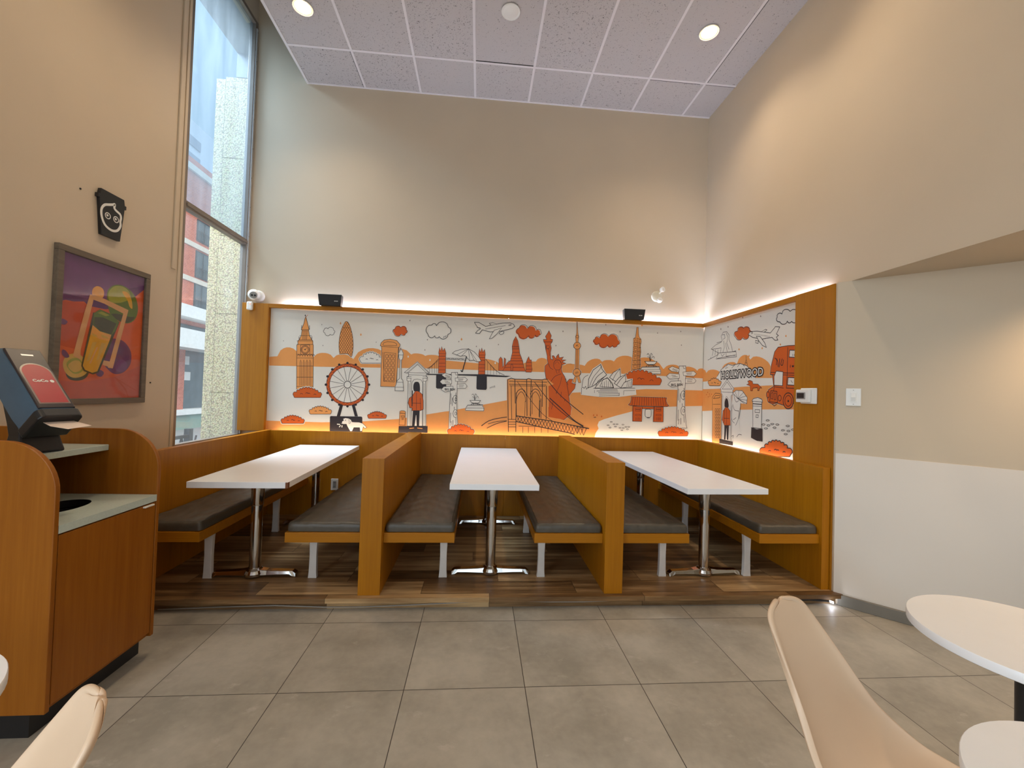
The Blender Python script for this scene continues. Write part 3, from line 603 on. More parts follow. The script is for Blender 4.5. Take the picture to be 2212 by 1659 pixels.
0,1,0,18 -1303,1713 -14,21 -1,15 6,11 10,10 25,3 -2,14 3,7 6,5 7,2 13,-5 1,12 4,6 6,3 6,0 11,-7 3,11 5,4 6,1 6,-2 7,-9 8,9 6,2 6,-2 5,-4 4,-11 10,7 7,0 6,-3 4,-5 1,-13 13,6 8,-2 6,-4 4,-7 -2,-15 23,0 11,-7 6,-10 1,-14 -11,-20 -1,-10 -10,-5 -201,-7 -9,4 -3,9
0,0,0,0 -1303,1713 -14,21 -1,15 6,11 10,10 25,3 -2,14 3,7 6,5 7,2 13,-5 1,12 4,6 6,3 6,0 11,-7 3,11 5,4 6,1 6,-2 7,-9 8,9 6,2 6,-2 5,-4 4,-11 10,7 7,0 6,-3 4,-5 1,-13 13,6 8,-2 6,-4 4,-7 -2,-15 23,0 11,-7 6,-10 1,-14 -11,-20 -1,-10 -10,-5 -201,-7 -9,4
0,1,3,5 -1303,1713 -14,21 -1,15 6,11 10,10 25,3 -2,14 3,7 6,5 7,2 13,-5 1,12 4,6 6,3 6,0 11,-7 3,11 5,4 6,1 6,-2 7,-9 8,9 6,2 6,-2 5,-4 4,-11 10,7 7,0 6,-3 4,-5 1,-13 13,6 8,-2 6,-4 4,-7 -2,-15 23,0 11,-7 6,-10 1,-14 -11,-20 -1,-10 -10,-5 -201,-7 -9,4 -3,9
0,1,3,5 -1251,1740 2,4 5,3 6,0 4,-2 3,-5
0,1,3,5 -1207,1750 3,5 4,3 6,0 5,-3 2,-4
0,1,3,5 -1187,1747 2,4 4,2 5,1 4,-3 3,-4
0,1,3,5 -1139,1736 2,5 5,3 6,0 4,-2 3,-5
0,1,0,10 -1082,1451 -2,402 -5,39 -13,8 9,32 32,32 67,11 68,-12 39,-43 -3,-20 -9,-15 -18,-434 -165,0
0,0,1,0 -1082,1451 -2,402 -5,39 -13,8 9,32 32,32 67,11 68,-12 39,-43 -3,-20 -9,-15 -18,-434
0,1,3,5 -1082,1451 -2,402 -5,39 -13,8 9,32 32,32 67,11 68,-12 39,-43 -3,-20 -9,-15 -18,-434 -165,0
0,1,3,4 -1073,1908 9,25 42,13 68,-4 30,-18 0,-17 -135,-6 -14,7
0,1,3,4 -1089,1890 197,-2
0,1,3,4 -1070,1829 26,-328
0,1,3,4 -1054,1825 124,-5 -6,-316 -116,6 -2,315
0,1,3,4 -1037,1802 20,2 4,-11 0,-20 -7,-7 -13,1 -6,9 1,18 1,8
0,1,3,4 -1002,1803 19,2 4,-11 0,-19 -6,-8 -14,1 -5,10 0,17 2,8
0,1,3,4 -967,1805 19,1 4,-10 0,-20 -7,-7 -13,0 -5,10 0,18 2,8
0,1,3,4 -1037,1752 19,1 5,-10 -1,-20 -6,-7 -14,0 -5,10 1,18 1,8
0,1,3,4 -1002,1753 19,2 4,-11 0,-20 -6,-7 -14,1 -5,9 0,18 2,8
0,1,3,4 -967,1754 19,2 4,-11 0,-19 -7,-8 -13,1 -5,10 0,17 2,8
0,1,3,4 -1037,1702 19,1 5,-10 -1,-20 -6,-7 -14,0 -5,10 1,18 1,8
0,1,3,4 -1002,1703 19,1 4,-10 0,-20 -7,-7 -13,0 -5,10 0,18 2,8
0,1,3,4 -968,1704 20,2 4,-11 0,-20 -7,-7 -13,1 -6,9 1,18 1,8
0,1,3,4 -1037,1651 19,2 5,-11 -1,-19 -6,-7 -14,0 -5,10 0,17 2,8
0,1,3,4 -1002,1653 19,1 4,-10 0,-20 -7,-7 -13,0 -5,10 0,18 2,8
0,1,3,4 -968,1654 20,2 4,-11 0,-20 -7,-7 -13,1 -6,9 1,18 1,8
0,1,3,4 -1037,1601 19,2 4,-11 0,-19 -6,-8 -14,1 -5,10 0,17 2,8
0,1,3,4 -1002,1602 19,2 4,-11 0,-19 -7,-7 -13,0 -5,10 0,18 2,7
0,1,3,4 -968,1604 19,1 5,-10 -1,-20 -6,-7 -14,0 -5,10 1,18 1,8
0,1,3,4 -1037,1551 19,2 4,-11 0,-20 -6,-7 -14,1 -5,10 0,17 2,8
0,1,3,4 -1003,1552 20,2 4,-11 0,-19 -7,-7 -13,0 -5,10 0,17 1,8
0,1,3,4 -968,1554 19,1 5,-11 -1,-19 -6,-7 -14,0 -5,10 0,18 2,8
0,1,3,4 -904,1885 -8,-429
0,1,0,8 -880,1546 -1,202 -12,14 -8,59 18,40 7,12 8,-11 19,-39 -6,-60 -13,-15 6,-202 18,-19 5,-39 5,-34 2,-45 -93,-1 0,43 12,34 8,35 25,26
0,0,0,0 -880,1546 -1,202 -12,14 -8,59 18,40 7,12 8,-11 19,-39 -6,-60 -13,-15 6,-202 18,-19 5,-39 5,-34 2,-45 -93,-1 0,43 12,34 8,35
0,1,3,5 -880,1546 -1,202 -12,14 -8,59 18,40 7,12 8,-11 19,-39 -6,-60 -13,-15 6,-202 18,-19 5,-39 5,-34 2,-45 -93,-1 0,43 12,34 8,35 25,26
0,1,3,4 -899,1806 49,-1
0,1,3,4 -925,1448 91,1
0,1,3,4 -909,1505 67,-2
0,1,3,5 -879,1871 0,15
0,0,3,0 -584,1607 198,4 148,4 297,8 292,-10 -56,-14 -272,1 -261,1 -345,-6
0,0,3,0 -483,1606 106,4 10,-154 -14,-9 -87,0 -12,10
0,0,3,0 -35,1608 114,1 4,-143 -10,-17 -97,1 -10,12
0,0,2,0 -460,1618 0,208 -4,23 8,56 13,-41 11,51 14,-50 17,33 18,-55 -3,-19 5,-203
0,1,3,4 -460,1618 0,208 -4,23 8,56 13,-41 11,51 14,-50 17,33 18,-55 -3,-19 5,-203 -79,-3
0,1,3,4 -466,1835 79,3
0,1,3,4 -465,1807 79,3
0,1,3,4 -464,1774 79,3
0,1,3,4 -462,1728 79,3
0,1,3,4 -461,1691 79,2
0,1,3,4 -460,1653 80,3
0,0,2,0 -17,1620 0,208 -4,23 8,57 14,-42 11,52 14,-51 18,34 10,-56 -3,-19 5,-203
0,1,3,4 -17,1620 0,208 -4,23 8,57 14,-42 11,52 14,-51 18,34 10,-56 -3,-19 5,-203 -73,-3
0,1,3,4 -22,1837 72,3
0,1,3,4 -21,1809 72,3
0,1,3,4 -20,1776 72,3
0,1,3,4 -19,1729 73,3
0,1,3,4 -18,1692 73,2
0,1,3,4 -16,1654 72,3
0,1,3,4 -383,1791 194,1
0,1,3,4 -383,1776 213,0
0,1,3,3 -373,1772 21,18
0,1,3,3 -352,1790 23,-16
0,1,3,3 -329,1774 22,17
0,1,3,3 -307,1791 22,-16
0,1,3,3 -285,1775 22,18
0,1,3,3 -263,1793 23,-16
0,1,3,3 -240,1777 21,18
0,1,3,3 -219,1795 23,-16
0,1,3,3 -196,1779 22,17
0,1,3,4 -586,1666 9,4 12,7 14,8 15,12 17,18 21,23 19,21 13,15
0,1,3,3 -579,1654 114,106
0,1,3,3 -556,1613 -2,60
0,1,3,3 -529,1614 -3,87
0,1,3,3 -501,1615 -4,113
0,1,3,3 -477,1616 -4,137
0,1,3,5 59,1794 11,-12 16,-18 18,-20 18,-18 16,-17 16,-17 17,-16 19,-14 22,-13 25,-11 23,-10 16,-7
0,1,3,3 88,1621 -5,141
0,1,3,3 120,1622 -3,111
0,1,3,3 153,1623 -2,81
0,1,3,3 186,1625 -2,50
0,1,3,3 219,1626 -1,20
0,0,0,0 -313,1845 29,25 73,24 75,7 66,-32 53,-54 27,-46 -49,-9 -33,18 -46,-9 -53,56 -56,-9 -37,13
0,1,3,5 -313,1845 29,25 73,24 75,7 66,-32 53,-54 27,-46 -49,-9 -33,18 -46,-9 -53,56 -56,-9 -37,13 -49,16
0,1,3,4 -136,1899 -72,-78
0,1,3,4 -136,1899 18,-126
0,1,3,4 -127,1898 55,-118
0,1,3,4 -141,1899 -123,-69
0,1,3,4 -132,1899 98,-135
0,1,3,11 -154,1819 -7,-29 -10,-43 -11,-43 -7,-32 -4,-15 -1,-7 0,-2 -1,-2 -3,-2 -3,1 -3,1 -3,2 -2,3 -1,4 -1,4 -1,3
0,1,3,6 -138,1899 3,8
0,1,0,10 -779,1024 -7,493 -14,9 -1,41 18,6 -1,32 -46,8 137,123 136,-118 -31,-11 -4,-28 14,-9 -3,-37 -14,-10 18,-494 -202,-5
0,0,0,0 -779,1024 -7,493 -14,9 -1,41 18,6 -1,32 -46,8 137,123 136,-118 -31,-11 -4,-28 14,-9 -3,-37 -14,-10 18,-494
0,1,3,5 -779,1024 -7,493 -14,9 -1,41 18,6 -1,32 -46,8 137,123 136,-118 -31,-11 -4,-28 14,-9 -3,-37 -14,-10 18,-494 -202,-5
0,1,3,5 -789,1614 99,92 102,-92 -201,0
0,1,3,3 -803,1614 112,105 125,-103 -237,-2
0,1,3,4 -799,1567 48,2
0,1,3,4 -798,1551 47,1
0,1,3,4 -631,1573 51,0
0,1,3,4 -630,1556 51,0
0,1,3,4 -788,1517 34,1
0,1,3,4 -626,1522 33,1
0,1,3,4 -784,1588 192,3
0,1,3,4 -758,1550 15,-526
0,1,3,4 -625,1555 15,-527
0,1,3,4 -732,1025 -12,480 21,33 36,7 42,-9 19,-32 12,-476
0,1,3,3 -771,1494 14,-465
0,1,3,3 -610,1500 14,-467
0,0,3,0 -870,1021 313,8 2,-74 -319,-7
0,0,1,0 -867,1035 2,148 18,9 32,-2 12,-10 0,-146
0,1,3,4 -867,1035 2,148 18,9 32,-2 12,-10 0,-146 -64,1
0,1,3,5 -868,1164 64,-3
0,1,3,4 -847,1134 34,1 0,-16 -33,0 -1,15
0,1,3,4 -823,1101 0,-3 -1,-2 -2,-2 -2,-1 -3,-1 -2,1 -2,1 -2,2 -2,2 0,2 0,3 1,2 2,2 2,1 3,1 2,-1 3,-1 2,-1 1,-3 0,-2
0,0,3,0 -720,1413 -4,10 -3,15 -1,16 0,14 1,11 3,11 3,8 4,7 5,5 6,3 7,2 6,0 6,0 7,-1 6,-2 5,-5 4,-7 4,-8 2,-10 2,-12 2,-15 1,-19 0,-17 -2,-12 -6,-3 -9,2 -9,3 -9,3 -9,-1 -8,-2 -8,0
0,0,2,0 -705,1411 34,1 45,-35 12,-72 3,-92 -27,-15 -96,-3 4,28 -27,4 -20,50 7,51 35,29
0,1,3,5 -705,1411 34,1 45,-35 12,-72 3,-92 -27,-15 -96,-3 4,28 -27,4 -20,50 7,51 35,29 30,54
0,0,3,0 -722,1196 73,2 -1,-180 -25,-1 -9,129 -5,0 -11,-130 -27,0
0,1,3,4 -690,1395 6,-194
0,1,3,5 -732,1278 93,0
0,1,3,4 -650,1336 12,-133
0,1,3,9 -735,1417 1,-176
0,1,3,4 -743,1343 8,-97
0,1,1,7 -754,998 50,7
0,1,1,7 -668,1006 55,-6
0,1,3,6 -590,2049 -20,28 -1,21 4,18 10,16 16,14 33,5 10,13 9,3 8,1 8,-2 8,-6 6,-14 26,34 23,10 23,2 21,-5 22,-14 19,-38 21,-14 6,-14 2,-13 -3,-14 -7,-13 -22,-13 -9,-31 -13,-14 -16,-7 -17,-3 -18,4 -24,21 -10,-12 -9,-3 -8,0 -8,2 -8,5 -6,15 -18,-18 -14,-4 -13,1 -12,5 -11,10 -8,24
0,1,3,5 -418,2014 10,19
0,1,3,5 -400,2020 13,21
0,0,0,0 -79,2202 49,1 77,-42 79,22 112,24 85,6 39,-15 12,-23 -30,-25 -122,-34 -122,-14 -90,19 -31,-43 -42,3 22,29 32,22 -33,14 -24,33
0,1,3,6 -79,2202 49,1 77,-42 79,22 112,24 85,6 39,-15 12,-23 -30,-25 -122,-34 -122,-14 -90,19 -31,-43 -42,3 22,29 32,22 -33,14 -24,33 -13,23
0,0,0,0 88,2198 37,9 48,-14 -66,-18
0,1,3,5 88,2198 37,9 48,-14 -66,-18 -19,23
0,0,0,0 226,2150 -50,-69 -55,-51 -28,-7 31,66 23,34
0,1,3,5 226,2150 -50,-69 -55,-51 -28,-7 31,66 23,34 79,27
0,0,0,0 199,2092 28,20 28,-1 -4,-22 -32,-13
0,1,3,5 199,2092 28,20 28,-1 -4,-22 -32,-13 -20,16
0,1,3,4 -51,2145 42,-1
0,1,3,5 305,2191 28,6 -4,-14 -26,-4
0,1,3,7 52,2128 0,9
0,1,3,7 66,2131 0,9
0,1,3,7 80,2134 0,9
0,1,3,7 94,2137 0,10
0,1,3,7 108,2140 0,10
0,1,3,7 122,2143 0,10
0,1,3,7 136,2146 0,10
0,1,3,7 150,2149 0,10
0,1,3,7 164,2152 0,10
0,1,3,7 178,2155 0,10
0,1,3,7 193,2159 -1,9
0,1,3,7 207,2162 -1,9
0,1,3,7 221,2165 -1,9
0,1,3,7 235,2168 -1,9
0,1,3,7 249,2171 -1,9
0,1,3,7 263,2174 0,9
0,1,0,16 413,2084 -18,12 -6,11 -1,12 2,11 6,11 19,11 16,27 16,10 17,3 17,-2 17,-8 17,-26 22,24 19,6 17,0 16,-6 15,-12 12,-30 14,9 10,1 9,-3 8,-5 6,-8 1,-17 6,-8 0,-6 -1,-5 -3,-5 -5,-3 -10,-2 -6,-14 -7,-5 -8,-3 -8,0 -9,2 -10,12 -10,-22 -12,-9 -12,-3 -13,0 -14,5 -15,19 -24,-28 -20,-8 -20,0 -18,6 -18,12 -14,34
0,0,2,0 413,2084 -18,12 -6,11 -1,12 2,11 6,11 19,11 16,27 16,10 17,3 17,-2 17,-8 17,-26 22,24 19,6 17,0 16,-6 15,-12 12,-30 14,9 10,1 9,-3 8,-5 6,-8 1,-17 6,-8 0,-6 -1,-5 -3,-5 -5,-3 -10,-2 -6,-14 -7,-5 -8,-3 -8,0 -9,2 -10,12 -10,-22 -12,-9 -12,-3 -13,0 -14,5 -15,19 -24,-28 -20,-8 -20,0 -18,6 -18,12
0,1,3,5 422,2092 -18,12 -6,11 -1,12 2,11 7,11 18,11 16,27 17,10 16,3 17,-2 17,-8 17,-26 22,24 19,6 17,0 17,-6 15,-12 11,-30 15,9 10,1 8,-3 8,-5 6,-8 2,-17 5,-8 1,-6 -2,-5 -3,-5 -5,-3 -10,-2 -6,-14 -7,-5 -7,-3 -9,0 -8,2 -10,12 -11,-22 -12,-9 -12,-3 -13,0 -13,5 -15,19 -24,-28 -21,-8 -19,0 -19,6 -18,12 -14,34
0,0,4,0 -593,1995 7,-11 -6,-8 -6,7
0,0,4,0 -246,1989 6,-12 -6,-7 -6,7
0,0,4,0 -49,1943 6,-12 -6,-8 -6,8
0,0,4,0 197,1973 6,-11 -6,-8 -6,7
0,0,4,0 -616,1881 6,-12 -5,-7 -7,7
0,0,4,0 851,1988 6,-12 -6,-7 -6,7
0,0,4,0 -792,2199 6,-12 -5,-7 -6,7
0,0,4,0 928,2154 6,-12 -5,-8 -7,8
0,0,1,0 -218,2024 11,-21 -10,-13 -10,12
0,0,0,0 167,1771 11,-20 -10,-12 -10,12
0,0,2,0 208,1668 1,132 18,24 19,-23 8,-94 11,19 3,90 16,-14 0,-85 -10,-42
0,1,3,4 208,1668 1,132 18,24 19,-23 8,-94 11,19 3,90 16,-14 0,-85 -10,-42 -66,-7
0,0,2,0 255,1669 45,87 18,19 19,10 20,96 -5,66 13,67 25,48 25,-46 16,-76 9,-66 39,-93 11,-56 21,-51
0,1,3,4 255,1669 45,87 18,19 19,10 20,96 -5,66 13,67 25,48 25,-46 16,-76 9,-66 39,-93 11,-56 21,-51 -256,-5
0,1,3,4 355,1947 73,3
0,1,3,4 356,1919 76,3
0,1,3,4 354,1881 84,3
0,1,3,4 346,1843 107,4
0,1,3,4 340,1814 124,5
0,1,3,4 313,1783 166,6
0,1,3,4 295,1746 192,7
0,1,3,4 278,1708 217,8
0,1,3,3 374,1948 4,85
0,1,3,3 393,1948 -5,85
0,1,3,3 412,1949 -15,85
0,1,3,3 365,1945 1,-26
0,1,3,3 379,1946 1,-27
0,1,3,3 393,1947 1,-27
0,1,3,3 407,1947 1,-26
0,1,3,3 422,1948 0,-27
0,0,2,0 345,1674 -2,55 12,24 14,-25 -1,-55
0,1,3,4 345,1674 -2,55 12,24 14,-25 -1,-55 -23,1
0,0,2,0 516,1664 1,109 13,39 14,29 12,-38 19,1 6,-85 7,-19 -10,-36
0,1,3,4 516,1664 1,109 13,39 14,29 12,-38 19,1 6,-85 7,-19 -10,-36 -62,0
0,1,3,4 515,1773 64,3
0,1,3,4 517,1735 63,3
0,1,3,4 518,1697 63,3
0,1,0,10 754,1858 -20,75 -8,57 -17,28 -4,24 38,1 -15,33 27,44 11,24 29,-56 -9,-38 25,-4 -4,-29 -19,-24 11,-47 -8,-48 4,-76 8,0 19,-9 -11,47 19,1 26,-37 4,29 23,29 11,-42 48,11 -24,-34 54,2 -43,-26 44,-13 -48,-20 -3,-58 10,-28 31,-47 21,-66 33,40 38,1 -3,-48 39,-3 -9,-53 -32,-39 -33,-49 13,-95 20,-37 -12,-86 -71,-54 -174,38 -25,208 -15,189 -21,113 1,57 33,30 -11,47 -1,38
0,0,2,0 754,1858 -20,75 -8,57 -17,28 -4,24 38,1 -15,33 27,44 11,24 29,-56 -9,-38 25,-4 -4,-29 -19,-24 11,-47 -8,-48 4,-76 8,0 19,-9 -11,47 19,1 26,-37 4,29 23,29 11,-42 48,11 -24,-34 54,2 -43,-26 44,-13 -48,-20 -3,-58 10,-28 31,-47 21,-66 33,40 38,1 -3,-48 39,-3 -9,-53 -32,-39 -33,-49 13,-95 20,-37 -12,-86 -71,-54 -174,38 -25,208 -15,189 -21,113 1,57 33,30 -11,47
0,1,3,5 754,1858 -20,75 -8,57 -17,28 -4,24 38,1 -15,33 27,44 11,24 29,-56 -9,-38 25,-4 -4,-29 -19,-24 11,-47 -8,-48 4,-76 8,0 19,-9 -11,47 19,1 26,-37 4,29 23,29 11,-42 48,11 -24,-34 54,2 -43,-26 44,-13 -48,-20 -3,-58 10,-28 31,-47 21,-66 33,40 38,1 -3,-48 39,-3 -9,-53 -32,-39 -33,-49 13,-95 20,-37 -12,-86 -71,-54 -174,38 -25,208 -15,189 -21,113 1,57 33,30 -11,47 -1,38
0,1,3,5 711,2013 96,4
0,1,3,4 736,1981 1,-47 34,1 11,-76
0,1,3,4 781,1959 -1,-5 -2,-5 -5,-4 -6,-3 -6,-1 -7,1 -6,2 -5,4 -3,4 -1,5 1,6 3,5 4,4 6,2 7,1 6,0 6,-2 5,-4 3,-5 1,-5
0,0,2,0 923,1760 -2,-19 -6,-16 -10,-14 -12,-9 -14,-3 -15,2 -13,8 -11,13 -7,16 -2,18 1,19 6,16 10,14 13,8 14,4 14,-2 14,-8 10,-13 7,-16
0,1,3,4 923,1760 -2,-19 -6,-16 -10,-14 -12,-9 -14,-3 -15,2 -13,8 -11,13 -7,16 -2,18 1,19 6,16 10,14 13,8 14,4 14,-2 14,-8 10,-13 7,-16 3,-18
0,1,3,5 831,1775 3,7 4,10 6,10 7,7 10,4 12,1 11,0 11,-3 8,-7 7,-9 5,-10 5,-6
0,1,3,3 843,1766 5,7 7,10 8,9 8,4 7,-4 7,-8 6,-10 5,-6
0,1,3,5 771,1773 3,-9 5,-13 6,-14 6,-11 9,-8 10,-6 9,-5 6,-3
0,1,3,4 859,1700 16,-42
0,1,3,4 898,1706 -4,-43
0,1,3,5 796,1551 9,13 12,21 14,21 16,18 19,12 22,10 21,8 14,5
0,1,3,4 929,1626 -3,-16 -4,-24 -6,-27 -8,-29 -13,-32 -16,-36 -15,-34 -10,-23
0,1,3,5 989,1552 28,-142
0,1,3,4 973,1609 31,-75
0,1,3,4 881,1453 -26,-86
0,1,3,4 929,1455 -10,-143
0,1,3,4 970,1371 -2,-86
0,1,3,4 836,1338 -16,-95
0,1,0,8 -324,998 2,399 5,140 2,94 67,4 3,-49 -3,-233 8,-186 17,-139 10,-28 -111,-2
0,0,0,0 -324,998 2,399 5,140 2,94 67,4 3,-49 -3,-233 8,-186 17,-139 10,-28
0,1,3,5 -324,998 2,399 5,140 2,94 67,4 3,-49 -3,-233 8,-186 17,-139 10,-28 -111,-2
0,0,0,0 -423,1599 36,24 75,-25 -6,-31 -72,7
0,1,3,4 -423,1599 36,24 75,-25 -6,-31 -72,7 -33,25
0,0,0,0 -440,1524 28,29 102,-6 1,-42 -101,-10
0,1,3,4 -440,1524 28,29 102,-6 1,-42 -101,-10 -30,29
0,0,0,0 -424,1436 29,35 101,9 8,-44 -93,-25
0,1,3,4 -424,1436 29,35 101,9 8,-44 -93,-25 -45,25
0,0,0,0 -274,1569 111,13 27,-25 -25,-26 -107,3
0,1,3,4 -274,1569 111,13 27,-25 -25,-26 -107,3 -6,35
0,0,0,0 -249,1502 88,11 24,-28 -17,-25 -93,-4
0,1,3,4 -249,1502 88,11 24,-28 -17,-25 -93,-4 -2,46
0,1,4,6 -381,1602 56,-18
0,1,4,6 -386,1591 52,-13
0,1,4,6 -391,1535 44,-6
0,1,4,6 -383,1516 55,4
0,1,4,6 -241,1558 60,6
0,1,4,6 -236,1546 51,5
0,1,4,6 -230,1489 56,6
0,1,4,6 -229,1473 51,3
0,1,3,4 -276,1632 2,-6 2,-8 3,-8 3,-6 4,-1 4,2 3,3 3,1
0,1,3,5 -313,1398 3,-121
0,1,3,5 -294,1352 -2,-93
0,1,3,5 -259,1409 2,-131
0,1,3,5 -271,1250 1,-28
0,1,3,5 -309,1184 -2,-112
0,1,3,5 -250,1130 4,-75
0,1,3,5 -281,1101 2,-65
0,1,3,5 -299,1091 -3,-56
0,1,3,5 -251,1296 -12,-7 -12,6 -9,16 -4,22 2,23 8,16 12,7 13,-6 9,-16
0,1,3,4 -249,1334 -1,-9 -3,-7 -5,-3 -5,3 -3,7 -2,9 1,9 3,7 5,3 4,-3 4,-6 2,-10
0,1,3,5 -246,1138 -11,-7 -13,6 -9,16 -4,22 3,23 8,16 12,6 12,-5 9,-16
0,1,3,4 -244,1176 -1,-9 -3,-7 -5,-3 -4,3 -4,6 -2,10 1,9 3,7 5,3 5,-3 3,-7 2,-9
0,1,0,10 -327,950 -13,22 0,14 6,11 11,8 25,1 -2,15 4,7 6,4 8,2 14,-7 1,14 5,6 6,3 7,0 11,-8 4,12 5,5 6,1 7,-1 9,-9 6,10 6,3 6,0 7,-3 6,-11 9,9 7,1 6,-1 6,-5 3,-13 11,8 8,0 6,-3 5,-6 1,-13 13,7 9,-1 6,-4 4,-8 0,-14 23,1 11,-7 7,-10 2,-12 -10,-21 -2,-10 -9,-4 -255,-5 -10,3 -2,9
0,0,2,0 -327,950 -13,22 0,14 6,11 11,8 25,1 -2,15 4,7 6,4 8,2 14,-7 1,14 5,6 6,3 7,0 11,-8 4,12 5,5 6,1 7,-1 9,-9 6,10 6,3 6,0 7,-3 6,-11 9,9 7,1 6,-1 6,-5 3,-13 11,8 8,0 6,-3 5,-6 1,-13 13,7 9,-1 6,-4 4,-8 0,-14 23,1 11,-7 7,-10 2,-12 -10,-21 -2,-10 -9,-4 -255,-5 -10,3
0,1,3,5 -327,950 -13,22 0,14 6,11 11,8 25,1 -2,15 4,7 6,4 8,2 14,-7 1,14 5,6 6,3 7,0 11,-8 4,12 5,5 6,1 7,-1 9,-9 6,10 6,3 6,0 7,-3 6,-11 9,9 7,1 6,-1 6,-5 3,-13 11,8 8,0 6,-3 5,-6 1,-13 13,7 9,-1 6,-4 4,-8 0,-14 23,1 11,-7 7,-10 2,-12 -10,-21 -2,-10 -9,-4 -255,-5 -10,3 -2,9
0,1,3,5 -263,977 3,5 6,4 7,0 6,-3 3,-6
0,1,3,5 -208,987 3,5 6,4 7,0 6,-3 3,-6
0,1,3,5 -184,983 3,5 5,3 6,0 6,-2 2,-5
0,1,3,5 -124,973 3,5 6,4 7,0 6,-3 3,-6
0,1,0,8 -146,1216 2,24 19,33 167,9 3,-23 13,-14 -2,-31 -198,0 -4,2
0,0,0,0 -146,1216 2,24 19,33 167,9 3,-23 13,-14 -2,-31 -198,0
0,1,3,5 -146,1216 2,24 19,33 167,9 3,-23 13,-14 -2,-31 -198,0 -4,2
0,1,3,5 -130,1271 173,6
0,1,3,4 -138,1249 186,8
0,1,3,4 -144,1233 199,6
0,0,0,0 -101,1325 119,3 -18,-24 -37,-10 -42,8
0,1,3,5 -101,1325 119,3 -18,-24 -37,-10 -42,8 -22,23
0,1,3,5 -88,1276 13,17 70,0 24,-14
0,1,3,5 -63,1279 3,11 10,7 12,3 14,-2 9,-7 4,-10
0,1,3,4 -48,1331 0,7 -1,10 -1,11 -2,9 -3,9 -5,9 -4,7 -5,5 -4,-1 -3,-3 -4,-5 -2,-3
0,1,3,4 -48,1331 0,9 0,13 1,14 0,11 1,8 1,8 2,5 2,2 4,-2 4,-5 4,-7 3,-4
0,1,3,4 -51,1333 -1,6 -1,9 -2,9 -3,6 -5,3 -5,1 -5,0 -4,1
0,1,3,4 -43,1333 1,5 2,7 2,8 3,6 4,6 5,5 5,3 4,1 3,-3 3,-5 1,-6 1,-4
0,1,3,4 116,1467 4,14
0,1,3,4 130,1470 2,16
0,1,3,4 144,1474 0,18
0,1,3,4 158,1477 -2,20
0,1,3,4 172,1480 -4,22
0,0,1,0 305,1577 466,15 69,-54 -57,-21 10,-351 194,-33 208,-118 2,-57 -872,-20
0,0,2,0 778,1517 74,-69 198,-170 -7,-86 -256,206
0,0,2,0 785,1280 74,-55 108,-87 -178,28
0,1,3,8 310,1572 42,18 48,-10 123,2 28,11 39,-11 114,-1 29,12 38,-5
0,1,3,6 330,1554 433,5
0,1,3,6 331,1521 423,4
0,1,3,5 336,1504 409,6
0,1,3,8 313,1568 28,-583
0,1,3,6 355,1503 19,-376
0,1,3,8 395,1580 13,-273
0,1,3,8 416,1430 7,-443
0,1,3,8 528,1580 17,-411
0,1,3,8 580,1577 3,-407
0,1,3,5 597,1511 5,-321
0,1,3,8 707,1571 7,-293
0,1,3,8 756,1516 8,-379
0,1,3,8 683,1353 6,-199
0,1,3,6 696,1372 8,-227
0,1,3,7 413,1411 3,7 4,10 6,12 6,9 8,8 10,6 10,6 10,2 9,-1 11,-4 9,-6 9,-9 8,-13 7,-18 6,-17 5,-12
0,1,3,6 417,1326 2,12 2,18 3,19 5,17 9,16 10,15 11,13 11,5 11,-5 12,-11 10,-15 9,-15 6,-17 4,-19 2,-18 2,-12
0,1,3,5 419,1326 7,-169
0,1,3,5 519,1338 0,-179
0,1,3,7 574,1416 3,7 4,10 6,12 7,9 8,8 9,7 10,5 10,2 10,-1 10,-4 10,-6 9,-9 8,-13 7,-18 6,-18 5,-11
0,1,3,6 578,1331 2,12 2,18 3,19 6,17 8,16 11,15 11,13 11,5 11,-5 11,-11 11,-15 9,-15 5,-17 4,-19 3,-18 2,-12
0,1,3,5 580,1331 7,-170
0,1,3,5 681,1343 0,-180
0,1,3,8 767,1578 27,-31 38,-44 47,-51 52,-49 64,-53 75,-57 71,-52 49,-36
0,1,3,7 619,1554 30,-36 42,-53 49,-57 48,-52 47,-45 49,-42 50,-41 51,-38 56,-37 61,-37 54,-31 38,-23
0,1,3,10 797,1380 26,-23 39,-32 43,-36 39,-33 36,-32 36,-32 35,-30 32,-26 32,-22 32,-18 27,-14 19,-10
0,1,3,5 424,1552 24,-31 33,-45 39,-51 38,-48 38,-46 41,-47 40,-44 39,-38 39,-31 39,-25 34,-21 25,-14
0,1,3,8 36,1045 14,11 19,16 22,16 23,14 21,9 23,8 24,7 24,6 30,6 32,6 30,5 21,3
0,1,3,6 110,1069 17,6 25,8 28,9 28,7 29,4 33,3 29,2 21,1
0,1,3,7 98,1022 19,10 29,15 32,16 30,13 31,10 32,9 29,7 20,5
0,1,3,10 427,1168 368,-44 319,-54 146,-25
0,1,3,10 424,1105 277,-55 328,-58 68,-17
0,1,3,5 454,1054 247,1
0,1,3,6 427,1168 38,-69
0,1,3,6 465,1098 34,60
0,1,3,6 499,1158 39,-72
0,1,3,6 538,1086 34,62
0,1,3,6 572,1148 38,-75
0,1,3,6 611,1073 34,65
0,1,3,6 645,1137 38,-77
0,1,3,6 683,1059 35,68
0,1,3,6 718,1127 39,-80
0,1,3,6 757,1046 34,71
0,1,3,6 791,1117 39,-83
0,1,3,6 830,1033 34,74
0,1,3,6 864,1106 39,-85
0,1,3,6 904,1020 34,76
0,1,3,6 938,1096 39,-88
0,1,3,6 977,1007 35,79
0,1,3,6 1012,1086 39,-91
0,1,3,6 1051,994 34,82
0,1,3,6 1086,1075 39,-94
